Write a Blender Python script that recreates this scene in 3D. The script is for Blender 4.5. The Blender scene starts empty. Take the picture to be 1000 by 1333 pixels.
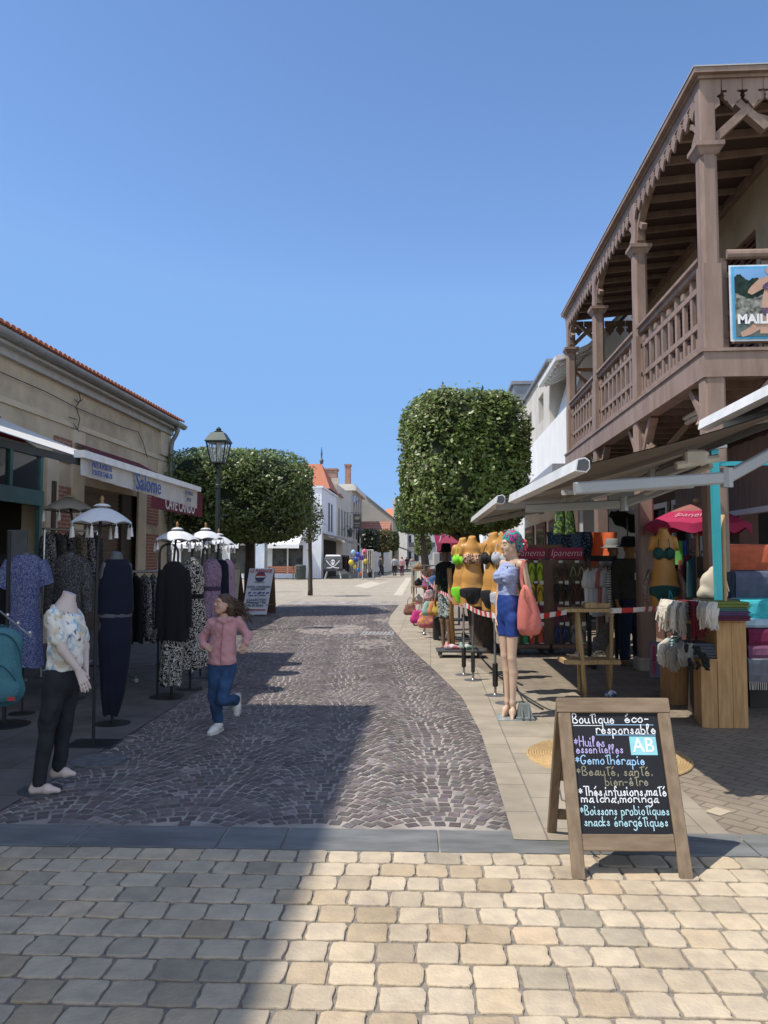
import bpy, math, random
import numpy as np
from mathutils import Vector, Matrix

random.seed(7); np.random.seed(7)
SC = bpy.context.scene
COL = SC.collection
rad = math.radians
YAW = math.atan(0.06)            # the street runs along +Y; the camera looks a little to its left
CAMZ = 1.5
PITCH = math.atan((727 - 666.5) / 1000.0)
# ---------------------------------------------------------------- camera
cam_d = bpy.data.cameras.new("camera")
cam = bpy.data.objects.new("camera", cam_d); COL.objects.link(cam)
cam.location = (0, 0, CAMZ)
cam.rotation_euler = (math.pi / 2 + PITCH, 0, YAW)
cam_d.sensor_fit = 'VERTICAL'; cam_d.sensor_height = 36.0; cam_d.lens = 36.0 * 1000 / 1333.0
cam_d.clip_start = 0.05; cam_d.clip_end = 3000
SC.camera = cam
# ---------------------------------------------------------------- light
SHX, SHY = 0.53, 0.24            # ground shadow of a 1 m stick (street frame)
SUN_EL = math.atan(1 / math.hypot(SHX, SHY))
to_sun = Vector((-SHX, -SHY, 1)).normalized()
w = bpy.data.worlds.new("World"); SC.world = w; w.use_nodes = True
nt = w.node_tree; bg = nt.nodes["Background"]
sky = nt.nodes.new("ShaderNodeTexSky"); sky.sky_type = 'NISHITA'; sky.sun_disc = False
sky.sun_elevation = SUN_EL
sky.sun_rotation = math.atan2(to_sun.x, to_sun.y)
sky.altitude = 900; sky.air_density = 1.0; sky.dust_density = 0.0; sky.ozone_density = 5.8
# the photograph's sky hardly pales towards the horizon: hold the sky model's bright horizon band down to the blue seen there
mx = nt.nodes.new('ShaderNodeMix'); mx.data_type = 'RGBA'; mx.blend_type = 'DARKEN'; mx.inputs[7].default_value = (1.12, 2.12, 3.95, 1)
tcw = nt.nodes.new('ShaderNodeTexCoord'); sxw = nt.nodes.new('ShaderNodeSeparateXYZ'); nt.links.new(tcw.outputs['Generated'], sxw.inputs[0])
mr = nt.nodes.new('ShaderNodeMapRange'); mr.inputs[1].default_value = -.15; mr.inputs[2].default_value = .25; mr.inputs[4].default_value = .9; nt.links.new(sxw.outputs[1], mr.inputs[0]); nt.links.new(mr.outputs[0], mx.inputs[0])
# warm glow added to the sky behind the camera as fill for the shade
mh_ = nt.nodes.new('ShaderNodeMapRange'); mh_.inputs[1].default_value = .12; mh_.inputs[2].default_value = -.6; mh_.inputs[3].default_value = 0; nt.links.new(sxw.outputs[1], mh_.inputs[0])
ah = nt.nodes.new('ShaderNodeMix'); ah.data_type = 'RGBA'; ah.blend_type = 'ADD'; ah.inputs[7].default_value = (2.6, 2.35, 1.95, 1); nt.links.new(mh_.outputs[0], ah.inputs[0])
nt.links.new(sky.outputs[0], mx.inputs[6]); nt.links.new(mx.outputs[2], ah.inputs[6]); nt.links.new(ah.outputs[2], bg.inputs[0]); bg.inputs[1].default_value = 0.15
sl = bpy.data.lights.new("sun", 'SUN'); sl.energy = 3.6; sl.angle = rad(0.53); sl.color = (1.0, 0.95, 0.87)
so = bpy.data.objects.new("sun", sl); COL.objects.link(so); so.location = (-20, -20, 40)
so.rotation_euler = (-to_sun).to_track_quat('-Z', 'Y').to_euler()
SC.view_settings.view_transform = 'Standard'; SC.view_settings.look = 'None'
SC.view_settings.exposure = 0.54; SC.view_settings.gamma = 1.0
SC.render.engine = 'CYCLES'
SC.cycles.max_bounces = 6; SC.cycles.diffuse_bounces = 3; SC.cycles.glossy_bounces = 3
SC.cycles.transparent_max_bounces = 8; SC.cycles.caustics_reflective = False; SC.cycles.caustics_refractive = False
SC.cycles.use_denoising = True
# ---------------------------------------------------------------- measuring helpers: photo pixel -> point in the place
_F = Vector((-math.sin(YAW), math.cos(YAW), 0)); _R = Vector((math.cos(YAW), math.sin(YAW), 0))
_f = _F * math.cos(PITCH) + Vector((0, 0, math.sin(PITCH)))
_u = -_F * math.sin(PITCH) + Vector((0, 0, math.cos(PITCH)))
_O = Vector((0, 0, CAMZ))
def ray(px, py): return _f + _R * ((px - 500) / 1000) - _u * ((py - 666.5) / 1000)
def G(px, py, z=0.0):
    d = ray(px, py); return _O + d * ((z - CAMZ) / d.z)
def PD(px, py, D):               # point at horizontal depth D in front of the camera
    d = ray(px, py); return _O + d * (D / d.dot(_F))
def PX(px, py, X):
    d = ray(px, py); return _O + d * (X / d.x)
def PY(px, py, Y):
    d = ray(px, py); return _O + d * (Y / d.y)
def CW(x, D, z): return _R * x + _F * D + Vector((0, 0, z))    # camera-aligned metres -> world
# ---------------------------------------------------------------- materials
_M = {}
def _nodes(name):
    m = bpy.data.materials.new(name); m.use_nodes = True
    return m, m.node_tree, m.node_tree.nodes["Principled BSDF"]
def _rgb(c): return (c[0], c[1], c[2], 1)
def mat(name, c, r=0.6, c2=None, s=6.0, bump=0.0, bs=40.0, metal=0.0, spec=0.4, det=4.0, stretch=None, lo=.35, hi=.65, attr=None, trans=0.0, sheen=0.0, stain=None):
    """noise-mottled principled material; attr multiplies by a per-face colour attribute"""
    if name in _M: return _M[name]
    m, t, b = _nodes(name); L = t.links.new
    b.inputs['Roughness'].default_value = r; b.inputs['Metallic'].default_value = metal
    b.inputs['Specular IOR Level'].default_value = spec
    tc = t.nodes.new('ShaderNodeTexCoord'); vec = tc.outputs['Object']
    if stretch:
        mp = t.nodes.new('ShaderNodeMapping'); mp.inputs['Scale'].default_value = stretch
        L(vec, mp.inputs[0]); vec = mp.outputs[0]
    if c2 is None: c2 = tuple(x * 0.82 for x in c)
    n = t.nodes.new('ShaderNodeTexNoise'); n.inputs['Scale'].default_value = s; n.inputs['Detail'].default_value = det
    L(vec, n.inputs['Vector'])
    rp = t.nodes.new('ShaderNodeValToRGB'); rp.color_ramp.elements[0].position = lo; rp.color_ramp.elements[1].position = hi
    rp.color_ramp.elements[0].color = _rgb(c2); rp.color_ramp.elements[1].color = _rgb(c)
    L(n.outputs[0], rp.inputs[0]); out = rp.outputs[0]
    if attr:
        a = t.nodes.new('ShaderNodeAttribute'); a.attribute_name = attr
        mx = t.nodes.new('ShaderNodeMix'); mx.data_type = 'RGBA'; mx.blend_type = 'MULTIPLY'; mx.inputs[0].default_value = 1
        L(out, mx.inputs[6]); L(a.outputs[0], mx.inputs[7]); out = mx.outputs[2]
    if stain:                    # (scale, darkest factor): broad dirt and weathering
        n3 = t.nodes.new('ShaderNodeTexNoise'); n3.inputs['Scale'].default_value = stain[0]; n3.inputs['Detail'].default_value = 9; n3.inputs['Roughness'].default_value = .65; L(vec, n3.inputs['Vector'])
        r3 = t.nodes.new('ShaderNodeValToRGB'); k = stain[1]; r3.color_ramp.elements[0].position = .36; r3.color_ramp.elements[1].position = .56; r3.color_ramp.elements[0].color = (k, k * .98, k * .96, 1); r3.color_ramp.elements[1].color = (1, 1, 1, 1); L(n3.outputs[0], r3.inputs[0])
        mx = t.nodes.new('ShaderNodeMix'); mx.data_type = 'RGBA'; mx.blend_type = 'MULTIPLY'; mx.inputs[0].default_value = 1; L(out, mx.inputs[6]); L(r3.outputs[0], mx.inputs[7]); out = mx.outputs[2]
    L(out, b.inputs['Base Color'])
    if trans:
        tr = t.nodes.new('ShaderNodeBsdfTranslucent'); L(out, tr.inputs[0])
        ms = t.nodes.new('ShaderNodeMixShader'); ms.inputs[0].default_value = trans
        L(b.outputs[0], ms.inputs[1]); L(tr.outputs[0], ms.inputs[2]); L(ms.outputs[0], t.nodes['Material Output'].inputs[0])
    if sheen: b.inputs['Sheen Weight'].default_value = sheen
    if bump:
        n2 = t.nodes.new('ShaderNodeTexNoise'); n2.inputs['Scale'].default_value = bs; n2.inputs['Detail'].default_value = 3
        L(vec, n2.inputs['Vector'])
        bp = t.nodes.new('ShaderNodeBump'); bp.inputs['Strength'].default_value = bump; bp.inputs['Distance'].default_value = 0.01
        L(n2.outputs[0], bp.inputs['Height']); L(bp.outputs[0], b.inputs['Normal'])
    _M[name] = m; return m
def print_mat(name, base, fg, s=60.0, thr=.5, w=.04, kind='noise', fg2=None, r=.85, dist=1.5):
    """printed fabric: blobs of fg over base"""
    if name in _M: return _M[name]
    m, t, b = _nodes(name); L = t.links.new
    b.inputs['Roughness'].default_value = r; b.inputs['Specular IOR Level'].default_value = .15
    tc = t.nodes.new('ShaderNodeTexCoord')
    if kind == 'noise':
        n = t.nodes.new('ShaderNodeTexNoise'); n.inputs['Scale'].default_value = s; n.inputs['Detail'].default_value = 1.0
        n.inputs['Distortion'].default_value = dist; src = n.outputs[0]
    elif kind == 'stripe':
        n = t.nodes.new('ShaderNodeTexWave'); n.bands_direction = 'Z'; n.inputs['Scale'].default_value = s; n.inputs['Distortion'].default_value = dist; src = n.outputs[1]
    else:
        n = t.nodes.new('ShaderNodeTexVoronoi'); n.inputs['Scale'].default_value = s; src = n.outputs['Distance']
    L(tc.outputs['Object'], n.inputs['Vector'])
    rp = t.nodes.new('ShaderNodeValToRGB'); e = rp.color_ramp.elements
    e[0].position = thr - w; e[1].position = thr + w; e[0].color = _rgb(base); e[1].color = _rgb(fg)
    if fg2:
        x = e.new(thr - 3 * w); x.color = _rgb(base); x = e.new(max(0, thr - 4 * w)); x.color = _rgb(fg2)
    L(src, rp.inputs[0]); L(rp.outputs[0], b.inputs['Base Color'])
    _M[name] = m; return m
def wood(name, c, c2, r=.65, s=9, st=(6, 6, .6)): return mat(name, c, r, c2, s, .15, 20, stretch=st, spec=.25)
def brick_mat(name, c1, c2, mortar, bw, bh, off=.5, msize=.012, rough=.85, bump=.35, axis='XY', rot=0.0, nz=.25):
    if name in _M: return _M[name]
    m, t, b = _nodes(name); L = t.links.new
    b.inputs['Roughness'].default_value = rough; b.inputs['Specular IOR Level'].default_value = .25
    tc = t.nodes.new('ShaderNodeTexCoord'); sx = t.nodes.new('ShaderNodeSeparateXYZ'); cx = t.nodes.new('ShaderNodeCombineXYZ')
    mp = t.nodes.new('ShaderNodeMapping'); mp.inputs['Rotation'].default_value = (0, 0, rot)
    L(tc.outputs['Object'], sx.inputs[0]); i = 'XYZ'
    L(sx.outputs[i.index(axis[0])], cx.inputs[0]); L(sx.outputs[i.index(axis[1])], cx.inputs[1]); L(cx.outputs[0], mp.inputs[0])
    br = t.nodes.new('ShaderNodeTexBrick'); br.inputs['Scale'].default_value = 1; br.offset = off
    br.inputs['Brick Width'].default_value = bw; br.inputs['Row Height'].default_value = bh
    br.inputs['Mortar Size'].default_value = msize; br.inputs['Mortar Smooth'].default_value = .2; br.inputs['Bias'].default_value = 0
    br.inputs['Color1'].default_value = _rgb(c1); br.inputs['Color2'].default_value = _rgb(c2); br.inputs['Mortar'].default_value = _rgb(mortar)
    L(mp.outputs[0], br.inputs['Vector'])
    n = t.nodes.new('ShaderNodeTexNoise'); n.inputs['Scale'].default_value = 3.0; n.inputs['Detail'].default_value = 8; L(tc.outputs['Object'], n.inputs['Vector'])
    rp = t.nodes.new('ShaderNodeValToRGB'); k = 1 - nz
    rp.color_ramp.elements[0].position = .3; rp.color_ramp.elements[1].position = .7
    rp.color_ramp.elements[0].color = (k, k, k, 1); rp.color_ramp.elements[1].color = (1, 1, 1, 1); L(n.outputs[0], rp.inputs[0])
    mx = t.nodes.new('ShaderNodeMix'); mx.data_type = 'RGBA'; mx.blend_type = 'MULTIPLY'; mx.inputs[0].default_value = 1
    L(br.outputs[0], mx.inputs[6]); L(rp.outputs[0], mx.inputs[7]); L(mx.outputs[2], b.inputs['Base Color'])
    bp = t.nodes.new('ShaderNodeBump'); bp.inputs['Strength'].default_value = bump; bp.inputs['Distance'].default_value = .01; bp.invert = True
    L(br.outputs['Fac'], bp.inputs['Height']); L(bp.outputs[0], b.inputs['Normal'])
    _M[name] = m; return m
def glass(name='window_glass', c=(.02, .025, .03), r=.06):
    if name in _M: return _M[name]
    m, t, b = _nodes(name); b.inputs['Base Color'].default_value = _rgb(c); b.inputs['Roughness'].default_value = r
    b.inputs['Specular IOR Level'].default_value = .6
    _M[name] = m; return m
# ---------------------------------------------------------------- mesh builder
class MB:
    def __init__(s): s.V = []; s.F = []; s.M = []; s.C = []; s.mi = 0; s.col = None; s.X = None
    def v(s, p):
        p = Vector(p)
        if s.X is not None: p = s.X @ p
        s.V.append((p.x, p.y, p.z)); return len(s.V) - 1
    def f(s, *i): s.F.append(tuple(i)); s.M.append(s.mi); s.C.append(s.col or (1, 1, 1))
    def quad(s, a, b, c, d): s.f(s.v(a), s.v(b), s.v(c), s.v(d)); return s
    def poly(s, pts): s.f(*[s.v(p) for p in pts]); return s
    def hexa(s, P):              # 8 points: bottom 4 ccw, top 4 ccw
        i = [s.v(p) for p in P]
        for q in ((3, 2, 1, 0), (4, 5, 6, 7), (0, 1, 5, 4), (1, 2, 6, 5), (2, 3, 7, 6), (3, 0, 4, 7)): s.f(*[i[k] for k in q])
        return s
    def box(s, lo, hi, bev=0.0):
        x0, y0, z0 = lo; x1, y1, z1 = hi
        if bev <= 0: return s.hexa([(x0, y0, z0), (x1, y0, z0), (x1, y1, z0), (x0, y1, z0), (x0, y0, z1), (x1, y0, z1), (x1, y1, z1), (x0, y1, z1)])
        b = min(bev, (x1 - x0) / 2.01, (y1 - y0) / 2.01, (z1 - z0) / 2.01); rings = []
        for z, e in ((z0, b), (z0 + b, 0), (z1 - b, 0), (z1, b)):
            X0, X1, Y0, Y1 = x0 + e, x1 - e, y0 + e, y1 - e
            rings.append([s.v(p) for p in ((X0 + b, Y0, z), (X1 - b, Y0, z), (X1, Y0 + b, z), (X1, Y1 - b, z), (X1 - b, Y1, z), (X0 + b, Y1, z), (X0, Y1 - b, z), (X0, Y0 + b, z))])
        return s._skin(rings)
    def _skin(s, rings, caps=True, closed=True):
        n = len(rings[0])
        for a, b in zip(rings, rings[1:]):
            for k in range(n if closed else n - 1):
                k2 = (k + 1) % n; s.f(a[k], a[k2], b[k2], b[k])
        if caps and closed: s.f(*rings[0][::-1]); s.f(*rings[-1])
        return s
    def bar(s, a, b, w, h=None, up=(0, 0, 1), bev=0.0):       # rectangular bar between two points
        a = Vector(a); b = Vector(b); h = w if h is None else h; d = (b - a).normalized(); up = Vector(up)
        if abs(d.dot(up)) > .99: up = Vector((0, 1, 0))
        x = d.cross(up).normalized(); y = x.cross(d); X, Y = x * w / 2, y * h / 2
        if bev:
            c = min(bev, w / 3, h / 3)
            o = [(-X + y * (-h / 2 + c)), (x * (-w / 2 + c) - Y), (x * (w / 2 - c) - Y), (X + y * (-h / 2 + c)), (X + y * (h / 2 - c)), (x * (w / 2 - c) + Y), (x * (-w / 2 + c) + Y), (-X + y * (h / 2 - c))]
            o = o[:]
            return s._skin([[s.v(a + q) for q in o], [s.v(b + q) for q in o]])
        return s.hexa([a - X - Y, a + X - Y, a + X + Y, a - X + Y, b - X - Y, b + X - Y, b + X + Y, b - X + Y])
    def tube(s, pts, r, n=8, caps=True):
        pts = [Vector(p) for p in pts]; R = r if isinstance(r, (list, tuple)) else [r] * len(pts); rings = []
        ref = None
        for i, p in enumerate(pts):
            d = (pts[min(i + 1, len(pts) - 1)] - pts[max(i - 1, 0)]).normalized()
            if ref is None: ref = d.orthogonal().normalized()
            ref = (ref - d * ref.dot(d))
            ref = ref.normalized() if ref.length > 1e-6 else d.orthogonal().normalized()
            y = d.cross(ref)
            rings.append([s.v(p + (ref * math.cos(t) + y * math.sin(t)) * R[i]) for t in [2 * math.pi * k / n for k in range(n)]])
        return s._skin(rings, caps)
    def lathe(s, prof, c=(0, 0, 0), n=16, caps=True, sx=1, sy=1):    # prof: (r,z)
        c = Vector(c)
        return s._skin([[s.v(c + Vector((r * sx * math.cos(2 * math.pi * k / n), r * sy * math.sin(2 * math.pi * k / n), z))) for k in range(n)] for r, z in prof], caps)
    def prism(s, pts, off):      # planar outline extruded by vector off
        off = Vector(off); a = [s.v(p) for p in pts]; b = [s.v(Vector(p) + off) for p in pts]; n = len(a)
        s.f(*a[::-1]); s.f(*b)
        for k in range(n): s.f(a[k], a[(k + 1) % n], b[(k + 1) % n], b[k])
        return s
    def grid(s, fn, nu, nv, closed=False):
        I = [[s.v(fn(u / (nu if closed else nu - 1), v / (nv - 1))) for u in range(nu)] for v in range(nv)]
        return s._skin(I, False, closed)
    def ball(s, c, r, n=10, m=6, sq=(1, 1, 1)):
        c = Vector(c); rings = [[s.v(c + Vector((r * sq[0] * math.sin(a) * math.cos(b), r * sq[1] * math.sin(a) * math.sin(b), -r * sq[2] * math.cos(a)))) for b in [2 * math.pi * k / n for k in range(n)]] for a in [math.pi * (j + .08) / (m + .16) for j in range(m + 1)]]
        return s._skin(rings)
    def mesh(s, name, mats, smooth=False):
        me = bpy.data.meshes.new(name); me.from_pydata(s.V, [], s.F); me.update()
        for m in (mats if isinstance(mats, (list, tuple)) else [mats]): me.materials.append(m)
        me.polygons.foreach_set('material_index', s.M)
        if smooth: me.polygons.foreach_set('use_smooth', [True] * len(s.F))
        if any(c != (1, 1, 1) for c in s.C):
            a = me.attributes.new('tint', 'FLOAT_COLOR', 'FACE')
            a.data.foreach_set('color', np.array([(*c, 1) for c in s.C], dtype=np.float32).ravel())
        return me
def _origin(p):
    o = Vector((0, 0, 0))
    while p: o += p.location; p = p.parent
    return o
def obj(name, mb, mats=None, parent=None, smooth=False, world=True):
    """link the builder as ONE mesh object; world: builder points are world points and the root is unrotated"""
    if parent is not None and world and isinstance(mb, MB):
        o = _origin(parent); mb.V = [(x - o.x, y - o.y, z - o.z) for x, y, z in mb.V]
    me = mb.mesh(name, mats, smooth) if isinstance(mb, MB) else mb
    ob = bpy.data.objects.new(name, me); COL.objects.link(ob); ob.parent = parent
    return ob
def tag(o, label=None, cat=None, group=None, kind=None):
    if label: o['label'] = label
    if cat: o['category'] = cat
    if group: o['group'] = group
    if kind: o['kind'] = kind
    return o
def T(name, label, cat, loc=(0, 0, 0), rz=0.0, group=None):
    e = bpy.data.objects.new(name, None); COL.objects.link(e); e.empty_display_size = .1
    e.location = loc; e.rotation_euler = (0, 0, rz); return tag(e, label, cat, group)
def struct(name, mb, mats, smooth=False): return tag(obj(name, mb, mats, smooth=smooth), kind='structure')
def dup(root, loc=None, rz=None, label=None, group=None):
    r = root.copy(); COL.objects.link(r)
    if loc is not None: r.location = loc
    if rz is not None: r.rotation_euler = (0, 0, rz)
    if label: r['label'] = label
    if group: r['group'] = group
    for ch in list(root.children):
        c = ch.copy(); COL.objects.link(c); c.parent = r
        for g in list(ch.children):
            d = g.copy(); COL.objects.link(d); d.parent = c
    return r
def text_mesh(s, size=.1, depth=.002, shear=0.0, bold=0.0, sx=1.0, align='CENTER', res=3):
    """lettering as a mesh in its own XY plane, centred on the origin"""
    cu = bpy.data.curves.new("lettering", 'FONT'); cu.body = s; cu.size = size; cu.extrude = depth; cu.shear = shear; cu.offset = bold
    cu.align_x = align; cu.align_y = 'CENTER'; cu.resolution_u = res
    o = bpy.data.objects.new("lettering", cu); COL.objects.link(o)
    dg = bpy.context.evaluated_depsgraph_get(); me = bpy.data.meshes.new_from_object(o.evaluated_get(dg))
    bpy.data.objects.remove(o); me.name = "lettering"
    if sx != 1.0: me.transform(Matrix.Diagonal((sx, 1, 1, 1)))
    return me
def lettering(s, size, origin, xdir, ydir, m, parent, name='lettering', warp=None, **k):
    """lettering laid on a surface: origin = its centre, xdir/ydir span the surface"""
    me = text_mesh(s, size, **k); x = Vector(xdir).normalized(); y = Vector(ydir).normalized(); z = x.cross(y)
    o = Vector(origin) - (_origin(parent) if parent is not None else Vector())
    if warp:
        for v in me.vertices: v.co = Vector(warp(v.co.x, v.co.y, v.co.z))
    me.transform(Matrix(((x.x, y.x, z.x, o.x), (x.y, y.y, z.y, o.y), (x.z, y.z, z.z, o.z), (0, 0, 0, 1))))
    me.materials.clear(); me.materials.append(m)
    ob = bpy.data.objects.new(name, me); COL.objects.link(ob); ob.parent = parent
    return ob
def sstep(a, b, x): t = max(0, min(1, (x - a) / (b - a))); return t * t * (3 - 2 * t)
def interp(x, xs, ys): return float(np.interp(x, xs, ys))
# ================================================================ ground
m_base = mat('ground_concrete', (.30, .265, .215), .9, (.245, .215, .175), 1.2, .2, 30)
g = MB(); g.quad((-400, -30, -.05), (400, -30, -.05), (400, 900, -.05), (-400, 900, -.05)); struct('ground', g, m_base)
# right edge and left edge of the cobbled roadway, X against Y
YR = [4.0, 5.3, 6.7, 8.4, 10.5, 12.2, 14.1, 17.6, 20, 27]; XR = [.43, .43, .42, .33, .03, -.24, -.52, -.97, -1.05, -1.0]
YL = [4.0, 6.0, 8.0, 11.0, 13.3, 17.0, 19.5, 27]; XL = [-2.55, -2.55, -2.6, -3.0, -3.35, -3.95, -4.6, -4.9]
right_edge = lambda y: interp(y, YR, XR)
left_edge = lambda y: interp(y, YL, XL)
# --- far plaza paving: large pale slabs
m_plaza = brick_mat('plaza_slabs', (.40, .345, .265), (.36, .31, .24), (.27, .235, .185), 1.6, .8, msize=.012, bump=.1, nz=.25)
g = MB(); g.quad((-40, 14, -.035), (14, 14, -.035), (14, 130, -.035), (-40, 130, -.035)); struct('plaza', g, m_plaza)
m_band = mat('pale_stone_band', (.5, .43, .33), .85, (.43, .37, .28), 2, .1)
g = MB()
for pts in (((512, 775), (524, 775), (536, 752), (529, 752)), ((460, 763), (478, 766), (500, 759), (482, 757)), ((492, 760), (505, 758), (512, 757), (499, 757.5))):
    g.poly([G(*p, z=-.030) for p in pts])
struct('paving_bands', g, m_band)
# --- sidewalks
m_pav = brick_mat('brown_pavers', (.29, .235, .17), (.245, .20, .15), (.17, .14, .11), .2, .1, msize=.008, bump=.35, rot=rad(45))
g = MB(); ys = [4.3 + .4 * k for k in range(60)]
for a, b in zip(ys, ys[1:]): g.quad((right_edge(a) + .62, a, .0), (9, a, .0), (9, b, .0), (right_edge(b) + .62, b, .0))
struct('pavement_right', g, m_pav)
m_slab = brick_mat('granite_slabs', (.40, .34, .255), (.35, .30, .225), (.22, .19, .15), .55, .62, off=.5, msize=.006, bump=.15, nz=.3, axis='YX')
g = MB(); ys = [4.22 + .25 * k for k in range(92)]
for a, b in zip(ys, ys[1:]): g.quad((right_edge(a) + .01, a, .008), (right_edge(a) + .66, a, .008), (right_edge(b) + .66, b, .008), (right_edge(b) + .01, b, .008))
struct('border_slabs', g, m_slab)
# a second run of slabs beyond the border, seen round the chalkboard
g = MB(); g.quad((1.02, 4.22, .004), (1.62, 4.22, .004), (1.62, 9.0, .004), (.95, 9.0, .004))
struct('slab_strip', g, brick_mat('side_slabs', (.36, .305, .23), (.31, .265, .2), (.21, .18, .14), .6, .3, msize=.005, bump=.12, nz=.3, axis='YX'))
m_light = mat('pale_paver', (.48, .40, .29), .8, (.42, .35, .25))
g = MB()
for px, py in ((935, 1056), (893, 1053)):
    c = G(px, py, .003); g.X = Matrix.Translation(c) @ Matrix.Rotation(.7, 4, 'Z'); g.quad((-.065, -.05, 0), (.065, -.05, 0), (.065, .05, 0), (-.065, .05, 0))
struct('pale_pavers', g, m_light)
m_lpav = brick_mat('dark_slabs', (.155, .143, .13), (.135, .126, .115), (.085, .078, .07), 1.0, .6, msize=.006, bump=.12, nz=.35)
g = MB(); ys = [4.22 + .4 * k for k in range(38)]
for a, b in zip(ys, ys[1:]): g.quad((-12, a, .008), (left_edge(a), a, .008), (left_edge(b), b, .008), (-12, b, .008))
struct('pavement_left', g, m_lpav)
# --- porphyry setts laid in segmental arcs
m_joint = mat('pale_joint_mortar', (.36, .32, .275), .95, (.19, .168, .15), 3.5, .3, 120, lo=.38, hi=.62)
g = MB(); ys = [4.0 + .3 * k for k in range(78)]
for a, b in zip(ys, ys[1:]): g.quad((left_edge(a) - .02, a, -.0022), (right_edge(a) + .05, a, -.0022), (right_edge(b) + .05, b, -.0022), (left_edge(b) - .02, b, -.0022))
struct('road', g, m_joint)
m_sett = mat('porphyry', (.155, .134, .127), .75, (.112, .098, .093), 22, .2, 160, attr='tint', spec=.35, stain=(.8, .72))
g = MB(); rng = random.Random(3)
shift = lambda y: interp(y, [4, 6.7, 8.7, 11.7, 15, 27], [0, -.1, -.33, -.62, -1.0, -1.9])
CWID = .72; n_arc = 0
for ci in range(-6, 3):
    xc = .07 + ci * CWID
    big = lambda y: y > 14
    y = 3.6
    while y < 25:
        s0 = .088 if y < 13 else .115
        off = rng.random()
        u = -CWID / 2 + off * s0 * .5
        while u < CWID / 2:
            # walk along the arc
            sl = -2 * u * 1.35; cz = math.cos(math.atan(sl)); um = u + s0 * .46 * cz; u += s0 * .95 * cz; u, uo = um, u; sag = 1.35 * u * u
            px, py = xc + u, y - sag + rng.uniform(-.006, .006)
            X = px + shift(py); u = uo
            if py < 4.40 + .02 * X or X > right_edge(py) + .04 or X < left_edge(py) - .04: continue
            if 15.2 < py < 15.9 and -1.35 < X < -.75: continue
            ang = math.atan(sl) * .9 + rng.uniform(-.09, .09); a = s0 * .425 * rng.uniform(.86, 1.02); b = s0 * .43 * (.15 + .85 * cz) * rng.uniform(.88, 1.02)
            t = rng.uniform(.72, 1.25); col = (t * rng.uniform(.95, 1.1), t * rng.uniform(.95, 1.04), t * rng.uniform(.94, 1.06))
            if rng.random() < .06: col = tuple(c * 1.7 for c in col)
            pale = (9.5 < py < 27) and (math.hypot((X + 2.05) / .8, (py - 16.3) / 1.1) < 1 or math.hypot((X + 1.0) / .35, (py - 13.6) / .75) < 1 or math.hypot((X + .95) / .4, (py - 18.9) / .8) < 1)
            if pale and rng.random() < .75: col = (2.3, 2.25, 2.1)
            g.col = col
            ca, sa = math.cos(ang), math.sin(ang); z = rng.uniform(0, .0015); e = .003
            tx, ty = rng.uniform(-.01, .01), rng.uniform(-.01, .01)
            top = []; bot = []; shp = [(rng.uniform(.9, 1.03), rng.uniform(.9, 1.03)) for _ in range(4)]
            for (qx, qy), (jx, jy) in zip(((-1, -1), (1, -1), (1, 1), (-1, 1)), shp):
                for arr, sc, zz in ((bot, 0, -.008), (top, e, .001)):
                    lx = qx * (a * jx - sc); ly = qy * (b * jy - sc)
                    arr.append(g.v((X + lx * ca - ly * sa, py + lx * sa + ly * ca, z + zz + (tx * lx + ty * ly if zz > 0 else 0))))
            g.f(*top)
            for q in range(4): g.f(bot[q], bot[(q + 1) % 4], top[(q + 1) % 4], top[q])
        y += s0 * .98
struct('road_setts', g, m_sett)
# --- slate strip and beige setts of the square in front, both turned slightly against the street
AX = Matrix.Rotation(.02, 4, 'Z')
m_slate = mat('slate', (.175, .177, .168), .62, (.13, .132, .127), 2.5, .2, 25, stretch=(1, 4, 1), attr='tint', det=8, stain=(2.2, .75))
g = MB(); g.X = Matrix.Translation((0, 4.195, 0)) @ AX
xs = [-6.1, -5.2, -4.4, -3.55, -2.7, -1.9, -1.12, -.78, .04, .86, 1.66, 2.5, 3.3, 4.2, 5.0]
for a, b in zip(xs, xs[1:]):
    t = rng.uniform(.85, 1.12); g.col = (t, t, t); g.box((a + .006, -.155, -.04), (b - .006, .155, .005 + rng.uniform(-.001, .001)), .003)
struct('slate_strip', g, m_slate)
m_gr = mat('sandy_joint', (.27, .235, .19), .95, (.17, .15, .125), 30, .5, 200)
g = MB(); g.X = AX; g.quad((-6, -3, -.0045), (6, -3, -.0045), (6, 4.06, -.0045), (-6, 4.06, -.0045)); struct('joint_sand', g, m_gr)
m_beige = mat('beige_setts', (.53, .435, .305), .8, (.435, .36, .265), 13, .4, 70, attr='tint', det=8, spec=.3, lo=.3, hi=.62, stain=(1.7, .82))
g = MB(); g.X = AX; rowh = .155; r = 0; y = 4.03
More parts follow.
